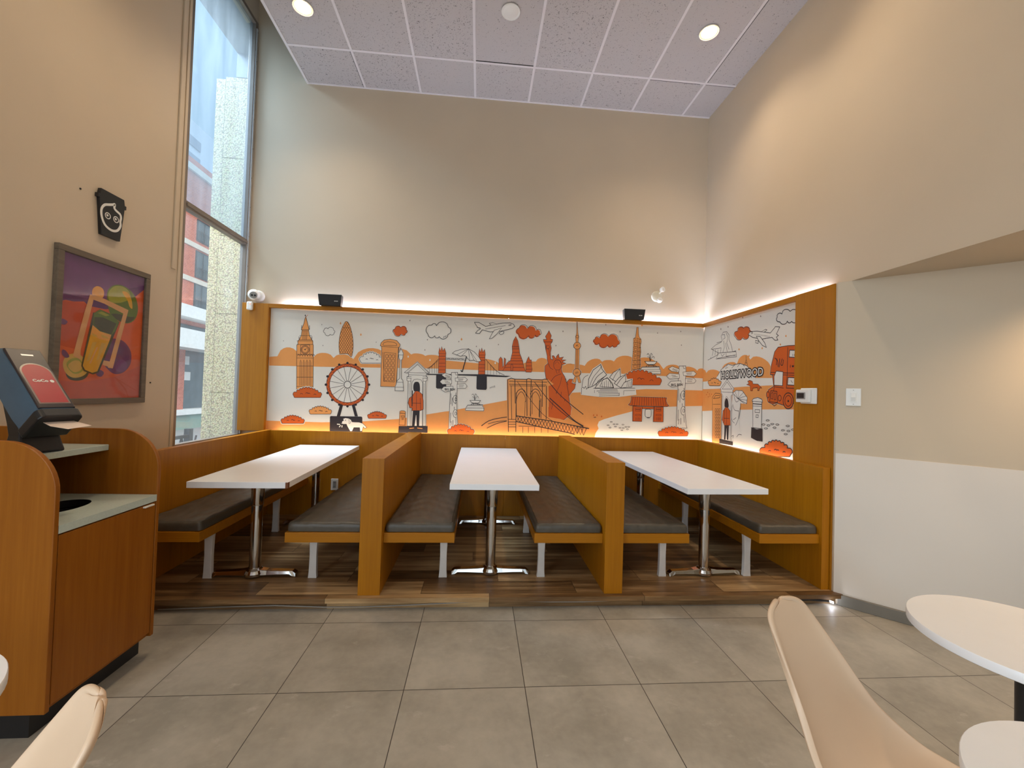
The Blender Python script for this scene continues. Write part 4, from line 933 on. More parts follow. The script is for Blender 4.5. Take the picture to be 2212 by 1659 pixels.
0,1,3,6 1125,981 34,84
0,1,3,6 1160,1065 39,-97
0,1,3,6 1199,967 35,88
0,1,3,6 429,1105 34,58 38,-71 35,61 38,-74 34,63 39,-76 34,66 39,-79 34,69 39,-82 35,72 39,-85 34,74 39,-87 35,77 39,-91 35,81 39,-94 35,83 39,-96 35,86
0,1,3,5 502,1046 2,-66
0,1,3,5 563,1047 2,-66
0,1,3,5 635,1049 2,-66
0,1,3,5 711,1051 2,-66
0,1,3,5 787,1053 2,-67
0,1,3,5 1124,1061 2,-67
0,1,3,6 337,1126 82,2
0,1,3,6 337,1098 82,2
0,1,3,6 338,1070 82,2
0,1,3,6 339,1042 82,2
0,1,0,12 1089,2259 12,-129 11,-40 -6,-65 28,-28 4,-19 -16,-29 2,-230 25,-28 -2,-28 -16,-20 19,-76 -26,-3 -22,68 -12,-69 -37,6 30,72 -27,23 1,29 23,29 -1,225 -22,18 -4,29 28,30 -6,65 10,40 0,130 4,0
0,0,1,0 1089,2259 12,-129 11,-40 -6,-65 28,-28 4,-19 -16,-29 2,-230 25,-28 -2,-28 -16,-20 19,-76 -26,-3 -22,68 -12,-69 -37,6 30,72 -27,23 1,29 23,29 -1,225 -22,18 -4,29 28,30 -6,65 10,40 0,130
0,1,3,4 1089,2259 12,-129 11,-40 -6,-65 28,-28 4,-19 -16,-29 2,-230 25,-28 -2,-28 -16,-20 19,-76 -26,-3 -22,68 -12,-69 -37,6 30,72 -27,23 1,29 23,29 -1,225 -22,18 -4,29 28,30 -6,65 10,40 0,130 4,0
0,0,1,0 1137,1988 -2,-13 -5,-11 -9,-9 -11,-7 -13,-2 -12,1 -12,6 -9,8 -6,11 -3,12 2,13 6,11 8,10 11,6 13,2 13,-1 11,-5 9,-9 7,-11
0,1,3,5 1137,1988 -2,-13 -5,-11 -9,-9 -11,-7 -13,-2 -12,1 -12,6 -9,8 -6,11 -3,12 2,13 6,11 8,10 11,6 13,2 13,-1 11,-5 9,-9 7,-11 2,-12
0,0,1,0 1146,1682 -2,-14 -6,-13 -10,-10 -12,-6 -14,-3 -14,2 -12,6 -10,9 -7,12 -3,13 2,14 6,13 10,10 12,6 14,3 14,-2 12,-5 10,-10 7,-12
0,1,3,5 1146,1682 -2,-14 -6,-13 -10,-10 -12,-6 -14,-3 -14,2 -12,6 -10,9 -7,12 -3,13 2,14 6,13 10,10 12,6 14,3 14,-2 12,-5 10,-10 7,-12 3,-13
0,1,3,4 1091,1943 -1,-216
0,1,3,4 1103,1943 3,-215
0,1,3,4 1082,1679 33,11
0,1,3,4 1082,1665 38,16
0,1,3,4 1082,1995 30,-18
0,1,3,4 1080,1976 26,25
0,0,1,0 1110,2090 -1,-5 -2,-4 -3,-3 -5,-3 -4,-1 -5,1 -5,2 -3,3 -2,4 -1,5 0,5 2,4 4,4 4,2 5,1 5,-1 4,-2 3,-3 3,-4
0,1,3,4 1110,2090 -1,-5 -2,-4 -3,-3 -5,-3 -4,-1 -5,1 -5,2 -3,3 -2,4 -1,5 0,5 2,4 4,4 4,2 5,1 5,-1 4,-2 3,-3 3,-4 1,-5
0,1,0,16 1290,2027 -10,7 -2,7 0,7 2,6 4,6 12,5 5,18 8,7 9,5 10,1 10,-2 14,-12 12,30 15,12 17,6 17,1 19,-5 23,-23 28,25 22,5 20,-2 19,-8 16,-16 11,-35 15,-13 3,-11 0,-10 -3,-10 -7,-10 -18,-8 -7,-17 -9,-7 -10,-3 -10,-1 -10,3 -13,13 -10,-13 -9,-5 -9,-1 -9,2 -9,5 -8,14 -23,-24 -19,-6 -18,1 -17,6 -15,12 -12,30 -11,-13 -10,-3 -9,0 -9,2 -8,6 -7,16
0,0,2,0 1290,2027 -10,7 -2,7 0,7 2,6 4,6 12,5 5,18 8,7 9,5 10,1 10,-2 14,-12 12,30 15,12 17,6 17,1 19,-5 23,-23 28,25 22,5 20,-2 19,-8 16,-16 11,-35 15,-13 3,-11 0,-10 -3,-10 -7,-10 -18,-8 -7,-17 -9,-7 -10,-3 -10,-1 -10,3 -13,13 -10,-13 -9,-5 -9,-1 -9,2 -9,5 -8,14 -23,-24 -19,-6 -18,1 -17,6 -15,12 -12,30 -11,-13 -10,-3 -9,0 -9,2 -8,6
0,1,3,5 1296,2033 -10,7 -2,7 0,7 2,6 4,6 11,5 5,18 8,7 9,5 10,1 11,-2 14,-12 12,30 15,12 17,7 17,0 19,-5 22,-23 29,25 22,5 20,-2 19,-8 16,-15 10,-36 15,-13 4,-11 0,-10 -3,-10 -7,-10 -19,-7 -6,-18 -9,-7 -10,-3 -10,-1 -11,3 -13,13 -9,-13 -10,-5 -9,-1 -9,2 -8,5 -9,14 -23,-24 -19,-6 -17,1 -17,6 -16,12 -11,30 -12,-13 -9,-3 -10,0 -8,2 -9,6 -6,16
0,1,0,10 1789,2227 20,1 4,-77 9,-39 20,-18 6,-29 -9,-49 7,-77 -9,-59 7,-77 -12,-78 -95,-3 8,77 2,58 5,78 2,77 0,83 23,15 4,34 8,83
0,0,1,0 1789,2227 20,1 4,-77 9,-39 20,-18 6,-29 -9,-49 7,-77 -9,-59 7,-77 -12,-78 -95,-3 8,77 2,58 5,78 2,77 0,83 23,15 4,34
0,1,3,4 1789,2227 20,1 4,-77 9,-39 20,-18 6,-29 -9,-49 7,-77 -9,-59 7,-77 -12,-78 -95,-3 8,77 2,58 5,78 2,77 0,83 23,15 4,34 8,83
0,1,3,4 1754,2095 48,5 40,-11
0,1,3,4 1753,2044 50,5 40,-9
0,1,3,4 1751,1994 54,5 40,-7
0,1,3,4 1749,1943 57,6 40,-6
0,1,3,4 1748,1893 59,5 40,-3
0,1,3,4 1746,1843 62,5 40,-1
0,1,3,4 1744,1792 66,6 40,0
0,1,3,4 1743,1742 68,5 40,3
0,1,3,4 1802,2102 12,-378
0,1,3,4 1769,2079 23,1 1,-25 -25,-1 1,25
0,1,3,4 1810,2081 27,5
0,1,3,4 1811,2069 26,5
0,1,3,4 1811,2057 27,5
0,1,3,4 1811,2046 27,5
0,1,3,4 1768,2030 26,1 0,-25 -26,-1 0,25
0,1,3,4 1812,2032 26,5
0,1,3,4 1812,2021 27,5
0,1,3,4 1812,2009 27,5
0,1,3,4 1813,1997 26,5
0,1,3,4 1767,1982 28,1 1,-25 -29,-1 0,25
0,1,3,4 1813,1984 27,5
0,1,3,4 1813,1972 27,5
0,1,3,4 1813,1961 27,4
0,1,3,4 1814,1949 27,5
0,1,3,4 1766,1934 30,1 1,-25 -31,-2 0,26
0,1,3,4 1814,1935 27,5
0,1,3,4 1814,1924 27,5
0,1,3,4 1815,1912 26,5
0,1,3,4 1815,1901 27,4
0,1,3,4 1766,1885 32,1 0,-25 -33,-1 1,25
0,1,3,4 1815,1887 27,5
0,1,3,4 1816,1875 26,5
0,1,3,4 1816,1864 27,5
0,1,3,4 1816,1852 27,5
0,1,3,4 1765,1837 34,1 0,-25 -34,-2 0,26
0,1,3,4 1817,1839 26,4
0,1,3,4 1817,1827 27,5
0,1,3,4 1817,1815 27,5
0,1,3,4 1818,1804 26,5
0,1,3,4 1764,1788 36,2 1,-26 -37,-1 0,25
0,1,3,4 1818,1790 27,5
0,1,3,4 1818,1779 27,4
0,1,3,4 1819,1767 26,5
0,1,3,4 1819,1755 27,5
0,1,3,4 1764,1740 37,1 1,-25 -39,-1 1,25
0,1,3,4 1819,1742 27,5
0,1,3,4 1819,1730 27,5
0,1,3,4 1820,1719 26,4
0,1,3,4 1820,1707 27,5
0,1,0,8 1837,1698 3,29 24,43 206,13 3,-30 16,-17 -3,-39 -243,-1 -6,2
0,0,0,0 1837,1698 3,29 24,43 206,13 3,-30 16,-17 -3,-39 -243,-1
0,1,3,5 1837,1698 3,29 24,43 206,13 3,-30 16,-17 -3,-39 -243,-1 -6,2
0,1,3,5 1858,1767 213,10
0,1,3,4 1848,1739 229,12
0,1,3,4 1840,1719 246,9
0,0,0,0 1894,1836 146,5 -22,-30 -46,-14 -52,10
0,1,3,5 1894,1836 146,5 -22,-30 -46,-14 -52,10 -26,29
0,1,3,5 1910,1774 16,21 87,1 29,-18
0,1,3,5 1941,1778 4,13 11,10 16,4 16,-2 12,-10 5,-12
0,1,3,4 1960,1844 -1,9 0,12 -2,14 -2,12 -4,11 -6,12 -5,9 -6,5 -4,0 -5,-5 -4,-6 -3,-3
0,1,3,4 1960,1844 0,11 0,17 1,17 0,14 2,11 1,9 2,7 3,3 4,-2 5,-7 5,-8 4,-6
0,1,3,4 1956,1846 -1,8 -2,11 -3,12 -3,8 -5,4 -7,1 -7,0 -4,0
0,1,3,4 1965,1847 2,6 2,9 3,10 4,8 5,7 6,6 6,4 5,2 4,-4 3,-7 2,-7 1,-6
0,1,0,10 1608,1567 -19,31 1,20 9,16 17,12 37,1 -1,21 7,11 9,6 12,2 20,-10 2,20 7,9 10,5 11,0 17,-12 5,19 8,7 10,3 11,-1 14,-13 7,17 10,5 9,1 10,-3 12,-15 12,15 10,4 9,-2 9,-5 8,-18 15,14 11,2 9,-3 9,-7 4,-19 17,12 12,0 10,-4 8,-9 2,-20 19,11 13,-1 10,-6 7,-10 0,-22 34,4 17,-10 10,-13 3,-19 -14,-31 -2,-9 -10,-5 -455,-14 -10,3 -2,10
0,0,2,0 1608,1567 -19,31 1,20 9,16 17,12 37,1 -1,21 7,11 9,6 12,2 20,-10 2,20 7,9 10,5 11,0 17,-12 5,19 8,7 10,3 11,-1 14,-13 7,17 10,5 9,1 10,-3 12,-15 12,15 10,4 9,-2 9,-5 8,-18 15,14 11,2 9,-3 9,-7 4,-19 17,12 12,0 10,-4 8,-9 2,-20 19,11 13,-1 10,-6 7,-10 0,-22 34,4 17,-10 10,-13 3,-19 -14,-31 -2,-9 -10,-5 -455,-14 -10,3
0,1,3,5 1608,1567 -19,31 1,20 9,16 17,12 37,1 -1,21 7,11 9,6 12,2 20,-10 2,20 7,9 10,5 11,0 17,-12 5,19 8,7 10,3 11,-1 14,-13 7,17 10,5 9,1 10,-3 12,-15 12,15 10,4 9,-2 9,-5 8,-18 15,14 11,2 9,-3 9,-7 4,-19 17,12 12,0 10,-4 8,-9 2,-20 19,11 13,-1 10,-6 7,-10 0,-22 34,4 17,-10 10,-13 3,-19 -14,-31 -2,-9 -10,-5 -455,-14 -10,3 -2,10
0,1,3,5 1719,1611 5,9 10,6 12,1 10,-6 5,-9
0,1,3,5 1814,1626 5,10 10,6 12,0 10,-5 6,-9
0,1,3,5 1855,1623 5,9 9,5 10,1 10,-5 4,-8
0,1,3,5 1959,1609 5,9 10,6 12,1 10,-6 5,-9
0,1,0,14 1161,1434 -2,81 17,91 28,49 39,-13 47,83 86,61 41,-76 31,-47 45,-27 42,59 68,46 14,-82 52,17 17,-58 64,7 -3,-87 40,-13 10,-72 -195,-30 -226,-7 -215,18
0,0,0,0 1161,1434 -2,81 17,91 28,49 39,-13 47,83 86,61 41,-76 31,-47 45,-27 42,59 68,46 14,-82 52,17 17,-58 64,7 -3,-87 40,-13 10,-72 -195,-30 -226,-7
0,0,0,0 1237,1508 2,100 51,107 86,66 16,-52 56,-64 -77,-72 -76,-60
0,1,3,7 1237,1508 2,100 51,107 86,66 16,-52 56,-64 -77,-72 -76,-60 -58,-25
0,1,3,5 1251,1522 7,20 9,28 12,31 13,28 18,27 22,26 20,25 16,21 8,16 3,12 1,9 1,6
0,1,3,6 1280,1533 9,18 12,26 15,29 15,25 19,21 23,20 20,16 15,12
0,1,3,6 1324,1534 28,59 91,65
0,0,0,0 1315,1510 57,74 86,51 61,-65 16,-53
0,1,3,6 1315,1510 57,74 86,51 61,-65 16,-53 -220,-7
0,1,3,5 1373,1531 37,83 54,11 51,-65 15,-38 -157,9
0,1,3,4 1403,1520 -6,52
0,1,3,4 1427,1520 -5,67
0,1,3,4 1452,1521 -6,82
0,1,3,4 1476,1522 -6,73
0,1,3,4 1501,1523 -6,58
0,0,0,0 1483,1636 43,59 77,46 8,-91 -53,-60
0,1,3,6 1483,1636 43,59 77,46 8,-91 -53,-60 -75,46
0,1,3,5 1518,1603 7,14 9,19 11,22 11,19 11,16 12,15 12,14 8,9
0,0,0,0 1539,1570 57,69 73,37 7,-72 -57,-84
0,1,3,6 1539,1570 57,69 73,37 7,-72 -57,-84 -80,50
0,1,3,6 1569,1552 8,13 13,19 13,20 13,17 13,14 14,13 13,10 9,8
0,0,0,0 1619,1520 38,64 90,39 0,-89
0,1,3,6 1619,1520 38,64 90,39 0,-89 -128,-14
0,1,3,4 1688,1537 8,62
0,1,3,4 1707,1537 9,63
0,1,3,4 1727,1538 9,63
0,1,3,5 1161,1434 0,71 18,10 10,-14 18,25 11,-33 19,24
0,1,3,5 1164,1515 2,19 3,29 4,30 8,23 11,15 16,11 15,8 10,6
0,1,3,5 1296,1505 491,19
0,1,3,5 1374,1493 206,10
0,1,3,5 1336,1475 249,12
0,1,3,5 1356,1459 235,11
0,1,3,5 1366,1442 230,11
0,1,3,5 1366,1421 236,11
0,1,3,5 1601,1466 1,-38
0,1,3,4 1654,1489 -1,-50
0,1,3,4 1654,1489 134,7
0,1,3,4 1311,1486 1,-33
0,1,0,8 1745,1423 419,1 -4,-37 16,-39 20,-14 -20,-13 -433,0 -30,9 24,25 9,39 -1,29
0,0,2,0 1745,1423 419,1 -4,-37 16,-39 20,-14 -20,-13 -433,0 -30,9 24,25 9,39
0,1,3,5 1745,1423 419,1 -4,-37 16,-39 20,-14 -20,-13 -433,0 -30,9 24,25 9,39 -1,29
0,1,3,4 1765,1418 -10,-96
0,1,3,4 1792,1419 -9,-96
0,1,3,4 1819,1420 -7,-97
0,1,3,4 1845,1421 -4,-97
0,1,3,4 1872,1422 -2,-97
0,1,3,4 1899,1422 0,-96
0,1,3,4 1926,1423 1,-96
0,1,3,4 1953,1424 3,-97
0,1,3,4 1980,1425 5,-97
0,1,3,4 2007,1426 7,-97
0,1,3,4 2034,1426 9,-96
0,1,3,4 2061,1427 11,-96
0,1,3,4 2088,1428 13,-96
0,1,3,4 2115,1429 15,-97
0,1,3,4 2142,1430 17,-97
0,0,2,0 1765,1317 112,-4 -1,-171 -109,0
0,1,3,5 1765,1317 112,-4 -1,-171 -109,0 -2,175
0,0,2,0 2016,1315 113,1 2,-172 -120,-2
0,1,3,5 2016,1315 113,1 2,-172 -120,-2 5,173
0,0,2,0 1877,1313 139,0 1,-23 -139,-1
0,1,3,4 1877,1313 139,0 1,-23 -139,-1 -1,24
0,1,3,4 1798,1297 60,0 0,-16 -60,1 0,15
0,1,3,4 1799,1275 59,-1 0,-15 -59,0 0,16
0,1,3,4 1800,1222 59,-1 1,-15 -60,0 0,16
0,1,3,4 1805,1188 1,-38
0,1,3,4 1818,1189 1,-39
0,1,3,4 1831,1189 1,-39
0,1,3,4 1843,1189 1,-38
0,1,3,4 1856,1190 1,-39
0,1,3,4 1778,1313 2,-174
0,1,3,4 2042,1304 60,-1 0,-15 -60,0 0,16
0,1,3,4 2042,1282 60,-1 1,-15 -60,0 -1,16
0,1,3,4 2044,1228 60,0 0,-15 -60,0 0,15
0,1,3,4 2048,1195 1,-39
0,1,3,4 2061,1195 1,-39
0,1,3,4 2074,1195 1,-38
0,1,3,4 2087,1196 1,-39
0,1,3,4 2100,1196 1,-39
0,1,3,4 2021,1320 3,-174
0,0,0,0 1922,1283 11,2 14,1 14,0 11,-2 6,-3 4,-5 2,-7 1,-8 1,-11 0,-14 0,-13 -2,-11 -2,-7 -3,-6 -4,-4 -5,-2 -9,-2 -11,-1 -11,1 -9,2 -6,4 -5,4 -3,6 -2,8 -1,11 0,14 1,13 1,11 0,7 1,5 1,4
0,1,3,5 1922,1283 11,2 14,1 14,0 11,-2 6,-3 4,-5 2,-7 1,-8 1,-11 0,-14 0,-13 -2,-11 -2,-7 -3,-6 -4,-4 -5,-2 -9,-2 -11,-1 -11,1 -9,2 -6,4 -5,4 -3,6 -2,8 -1,11 0,14 1,13 1,11 0,7 1,5 1,4 5,3
0,1,3,6 1935,1185 35,1
0,1,0,8 2289,1077 8,455 7,160 4,106 78,5 4,-55 -7,-266 7,-212 18,-159 12,-31 -131,-3
0,0,0,0 2289,1077 8,455 7,160 4,106 78,5 4,-55 -7,-266 7,-212 18,-159 12,-31
0,1,3,5 2289,1077 8,455 7,160 4,106 78,5 4,-55 -7,-266 7,-212 18,-159 12,-31 -131,-3
0,0,0,0 2180,1762 43,28 88,-29 -8,-35 -84,7
0,1,3,4 2180,1762 43,28 88,-29 -8,-35 -84,7 -39,29
0,0,0,0 2158,1676 34,33 120,-6 1,-48 -119,-12
0,1,3,4 2158,1676 34,33 120,-6 1,-48 -119,-12 -36,33
0,0,0,0 2176,1576 35,40 120,11 8,-51 -110,-28
0,1,3,4 2176,1576 35,40 120,11 8,-51 -110,-28 -53,28
0,0,0,0 2355,1728 131,15 32,-28 -30,-30 -126,3
0,1,3,4 2355,1728 131,15 32,-28 -30,-30 -126,3 -7,40
0,0,0,0 2385,1652 103,12 28,-31 -21,-28 -109,-6
0,1,3,4 2385,1652 103,12 28,-31 -21,-28 -109,-6 -1,53
0,1,4,6 2229,1766 66,-21
0,1,4,6 2224,1753 60,-15
0,1,4,6 2217,1689 52,-7
0,1,4,6 2226,1668 65,4
0,1,4,6 2394,1716 71,7
0,1,4,6 2400,1703 60,5
0,1,4,6 2407,1637 65,7
0,1,4,6 2407,1619 60,4
0,1,3,4 2354,1800 2,-7 2,-9 4,-10 3,-6 4,-1 5,2 5,3 3,2
0,1,3,5 2308,1533 1,-138
0,1,3,5 2329,1480 -3,-106
0,1,3,5 2371,1545 1,-148
0,1,3,5 2355,1364 1,-32
0,1,3,5 2309,1289 -3,-127
0,1,3,5 2378,1227 5,-85
0,1,3,5 2341,1194 2,-74
0,1,3,5 2319,1183 -4,-64
0,1,3,5 2379,1416 -14,-7 -14,6 -11,19 -4,25 3,26 10,19 14,7 14,-6 11,-19
0,1,3,4 2381,1461 -1,-11 -4,-8 -5,-3 -5,3 -5,7 -1,11 1,11 4,7 5,3 6,-2 4,-8 1,-10
0,1,3,5 2384,1236 -14,-7 -15,6 -11,19 -4,25 3,25 10,19 14,8 14,-7 11,-18
0,1,3,4 2386,1280 -1,-10 -4,-8 -6,-3 -5,2 -4,8 -2,11 1,10 4,8 5,3 6,-3 4,-7 2,-11
0,1,0,10 2081,992 -9,20 2,12 6,10 12,6 23,-2 0,15 5,7 7,3 9,1 13,-8 2,14 6,6 7,2 8,0 11,-9 4,13 7,5 6,2 8,-2 10,-10 6,13 6,3 7,1 8,-2 8,-11 8,11 7,2 7,-1 7,-4 6,-12 10,10 7,1 7,-1 7,-5 4,-13 11,9 8,0 7,-2 6,-6 3,-14 13,9 8,-1 7,-3 6,-6 1,-15 22,4 11,-5 7,-8 3,-12 -7,-20 -2,-9 -10,-4 -323,-8 -10,4 -3,10
0,0,2,0 2081,992 -9,20 2,12 6,10 12,6 23,-2 0,15 5,7 7,3 9,1 13,-8 2,14 6,6 7,2 8,0 11,-9 4,13 7,5 6,2 8,-2 10,-10 6,13 6,3 7,1 8,-2 8,-11 8,11 7,2 7,-1 7,-4 6,-12 10,10 7,1 7,-1 7,-5 4,-13 11,9 8,0 7,-2 6,-6 3,-14 13,9 8,-1 7,-3 6,-6 1,-15 22,4 11,-5 7,-8 3,-12 -7,-20 -2,-9 -10,-4 -323,-8 -10,4
0,1,3,5 2081,992 -9,20 2,12 6,10 12,6 23,-2 0,15 5,7 7,3 9,1 13,-8 2,14 6,6 7,2 8,0 11,-9 4,13 7,5 6,2 8,-2 10,-10 6,13 6,3 7,1 8,-2 8,-11 8,11 7,2 7,-1 7,-4 6,-12 10,10 7,1 7,-1 7,-5 4,-13 11,9 8,0 7,-2 6,-6 3,-14 13,9 8,-1 7,-3 6,-6 1,-15 22,4 11,-5 7,-8 3,-12 -7,-20 -2,-9 -10,-4 -323,-8 -10,4 -3,10
0,1,3,5 2162,1015 4,6 7,4 9,1 7,-4 4,-7
0,1,3,5 2232,1024 3,7 8,4 8,0 8,-4 3,-6
0,1,3,5 2261,1020 4,7 6,3 8,0 7,-3 3,-6
0,1,3,5 2336,1012 4,7 7,4 9,0 7,-4 4,-6
0,1,3,4 1529,1128 -2,-3 -6,-2 -8,0 -7,1 -2,4 2,3 6,2 8,0 7,-1 2,-4
0,1,3,4 1494,1089 -2,-3 -7,-2 -8,-1 -6,2 -3,3 3,4 6,2 8,0 6,-2 3,-3
0,1,3,4 1562,1102 -2,-3 -6,-2 -8,0 -7,1 -2,4 2,3 6,2 8,0 7,-1 2,-4
0,1,3,4 1599,1103 -3,-3 -6,-2 -8,-1 -6,2 -3,4 2,3 7,2 8,0 6,-2 3,-3
0,1,3,4 1580,1076 -3,-3 -6,-3 -8,0 -6,2 -3,3 3,4 6,2 8,0 6,-2 3,-3
0,1,3,4 1516,1063 -2,-4 -6,-2 -8,0 -7,2 -2,3 2,4 6,2 8,0 7,-2 2,-3
0,1,3,4 1668,1100 -3,-3 -6,-2 -8,-1 -6,2 -3,3 2,4 7,2 8,0 6,-2 3,-3
0,1,3,4 1634,1062 -2,-4 -6,-2 -8,0 -7,2 -2,3 2,4 6,2 8,0 7,-2 2,-3
0,1,3,4 1672,1061 -3,-4 -6,-2 -8,0 -6,2 -3,3 2,4 7,2 8,0 6,-2 3,-3
0,1,3,4 1703,1075 -2,-3 -7,-3 -8,0 -6,2 -3,3 3,4 6,2 8,0 6,-2 3,-3
0,1,3,4 1737,1076 -2,-3 -6,-3 -8,0 -7,2 -2,3 2,4 6,2 8,0 7,-2 2,-3
0,1,3,4 1721,1049 -2,-4 -6,-2 -8,0 -7,2 -2,3 2,3 6,3 8,0 7,-2 2,-3
0,1,3,4 1657,1036 -3,-4 -6,-2 -8,0 -6,2 -3,3 2,3 7,2 8,1 6,-2 3,-3
0,1,3,4 1336,1176 -2,-3 -6,-2 -7,0 -6,1 -2,3 2,3 6,2 7,1 6,-2 2,-3
0,0,2,0 1309,1212 8,-15 -8,-9 -8,9
0,0,2,0 1348,1214 8,-16 -8,-9 -8,9
0,0,2,0 1402,1200 8,-15 -8,-10 -8,9
0,0,4,0 850,1988 7,-11 -6,-8 -6,7
0,0,4,0 1422,2251 7,-12 -6,-8 -7,7
0,0,4,0 1592,2178 6,-12 -6,-8 -6,7
0,0,4,0 2038,2182 6,-12 -6,-8 -6,8
0,0,4,0 2316,2212 7,-12 -6,-8 -7,7
0,0,4,0 2328,2053 7,-12 -7,-8 -6,7
0,0,4,0 926,2154 6,-12 -6,-8 -6,8
0,0,1,0 1849,2274 12,-21 -11,-14 -11,13
1,0,1,0 4654,1729 -14,24 -16,9 -15,4 -15,-1 -16,-5 -15,-10 -17,-26 -47,27 -46,6 -47,0 -45,-6 -45,-11 -44,-18 -44,-36 3,84 -36,27 -37,11 -36,6 -36,3 -35,-1 -35,-6 -35,-20 -29,48 -30,21 -30,11 -29,3 -29,-3 -29,-12 -30,-38 -43,24 -44,0 -42,-8 -42,-14 -41,-20 -40,-26 -40,-48 -17,-96 231,7 591,-5 362,-11
1,0,1,0 4646,1536 -319,4 -476,19 -386,8 -377,11 -4,-208 375,-18 657,-33 520,-40
1,0,4,0 4274,2203 -13,-15 12,-7 12,10
1,0,4,0 4143,2207 -12,-15 11,-7 11,10
1,0,4,0 3902,2262 -10,-15 10,-6 10,10
1,0,4,0 3639,2227 -9,-14 9,-6 9,9
1,0,1,0 3315,2000 -10,-15 9,-8 10,10
1,0,1,0 3379,1933 -10,-15 9,-7 10,9
1,0,1,0 3610,1926 -12,-16 11,-8 11,10
1,0,1,0 3951,1951 -14,-17 13,-9 13,11
1,0,1,0 3793,1870 -12,-17 11,-9 13,11
1,0,0,0 3654,1733 -12,-17 12,-10 12,11
1,1,3,7 3390,2121 20,5 11,6 7,8 4,8 0,9 -10,12 2,16 -6,8 -9,4 -10,2 -14,-1 -20,-11 -8,22 -13,7 -15,2 -16,-2 -19,-6 -23,-19 -24,9 -18,-1 -16,-6 -14,-9 -13,-12 -6,-24 -13,-11 -4,-8 0,-7 3,-7 6,-5 15,-2 5,-16 9,-6 11,-2 11,1 13,3 18,14 8,-7 9,-2 8,1 8,2 7,5 8,11 12,-16 14,-4 14,0 15,3 15,7 18,19
1,1,0,16 4002,2069 24,18 5,13 -2,12 -7,9 -13,8 -33,1 -3,22 -12,8 -15,5 -17,0 -21,-3 -29,-16 -25,8 -19,-2 -17,-5 -14,-7 -13,-12 -6,-20 -18,-13 -5,-10 0,-8 4,-8 8,-6 21,-3 7,-20 12,-8 16,-3 17,0 20,4 27,17 19,-15 18,-3 18,2 18,4 18,9 17,22
1,0,2,0 4002,2069 24,18 5,13 -2,12 -7,9 -13,8 -33,1 -3,22 -12,8 -15,5 -17,0 -21,-3 -29,-16 -25,8 -19,-2 -17,-5 -14,-7 -13,-12 -6,-20 -18,-13 -5,-10 0,-8 4,-8 8,-6 21,-3 7,-20 12,-8 16,-3 17,0 20,4 27,17 19,-15 18,-3 18,2 18,4 18,9
1,1,3,6 4009,2065 24,19 5,13 -2,11 -7,10 -13,7 -33,2 -2,21 -13,9 -15,4 -17,1 -21,-4 -29,-15 -25,8 -19,-2 -17,-5 -15,-8 -12,-11 -6,-21 -18,-13 -5,-9 0,-9 3,-7 8,-6 22,-3 6,-20 13,-8 15,-4 18,0 20,5 27,16 19,-14 18,-3 18,1 18,5 18,9 17,21
1,0,0,0 3812,2069 -29,23 -97,-9 -181,-43 -48,35 -13,13 -55,-12 39,-55 -24,-18 23,-10 -18,-29 36,2 38,32 139,0 127,35
1,1,3,6 3812,2069 -29,23 -97,-9 -181,-43 -48,35 -13,13 -55,-12 39,-55 -24,-18 23,-10 -18,-29 36,2 38,32 139,0 127,35 63,36
1,0,0,0 3624,2069 -59,14 -15,-9 36,-16
1,1,3,5 3624,2069 -59,14 -15,-9 36,-16 38,11
1,0,0,0 3693,2036 -55,-12 -62,-65 -23,-44 52,22 55,53
1,1,3,6 3693,2036 -55,-12 -62,-65 -23,-44 52,22 55,53 33,46
1,0,0,0 3703,1997 -43,-12 7,-20 35,9
1,1,3,5 3703,1997 -43,-12 7,-20 35,9 1,23
1,1,3,5 3717,2063 0,-9
1,1,3,5 3698,2059 0,-10
1,1,3,5 3679,2054 0,-9
1,1,3,5 3660,2050 0,-10
1,1,3,5 3642,2045 0,-9
1,1,3,5 3623,2041 0,-10
1,1,3,5 3605,2036 0,-9
1,1,3,5 3587,2032 0,-9
1,1,3,5 3569,2028 0,-10
1,1,3,5 3551,2024 0,-10
1,1,3,5 3534,2019 -1,-9
1,1,3,5 3516,2015 0,-9
1,1,3,5 3775,2085 -25,0 -3,-14 26,-2
1,0,0,0 4454,1992 -87,35 -105,19 -20,15 22,52 -36,37 -64,-3 -44,-42 2,-47 -41,-63 -25,-72 -55,3 -13,-61 127,2 235,3 -40,65
1,1,3,5 4454,1992 -87,35 -105,19 -20,15 22,52 -36,37 -64,-3 -44,-42 2,-47 -41,-63 -25,-72 -55,3 -13,-61 127,2 235,3 -40,65 144,57
1,1,3,5 4244,2122 -41,1 -11,-38 34,-14
1,1,3,5 4174,2136 -32,-51 18,-57 -42,-76
1,1,3,5 4217,2058 -15,-74 25,-57
1,1,3,5 4180,2030 -33,-105
1,1,3,5 4259,1984 15,-53 -214,-8
1,1,3,5 4310,1932 -306,-12
1,1,3,5 4329,1875 -330,10
1,1,3,5 4257,1917 -21,-26 -40,23
1,1,3,5 4166,1921 -1,-36 -153,-3
1,1,3,5 4442,1987 -183,-3
1,1,3,5 4346,2049 -94,4
1,1,3,5 4409,1981 19,-67
1,1,3,5 4365,1977 8,-62
1,1,3,5 4318,1972 6,-55
1,1,3,5 4517,1870 -208,46
1,1,3,5 4461,1885 -11,14
1,1,0,8 4352,1641 -101,106 -119,53 -86,-17 -118,9 -105,-29 -68,-52 -66,-77 15,-32 364,-3 284,42
1,0,0,0 4352,1641 -101,106 -119,53 -86,-17 -118,9 -105,-29 -68,-52 -66,-77 15,-32 364,-3
1,1,3,6 4322,1677 -71,70 -119,53 -77,-19 -46,5 -78,7 -56,-15 -52,-15 -68,-52 -63,-69
1,1,3,5 4132,1800 42,-45 -43,10
1,1,3,5 4009,1786 55,-31
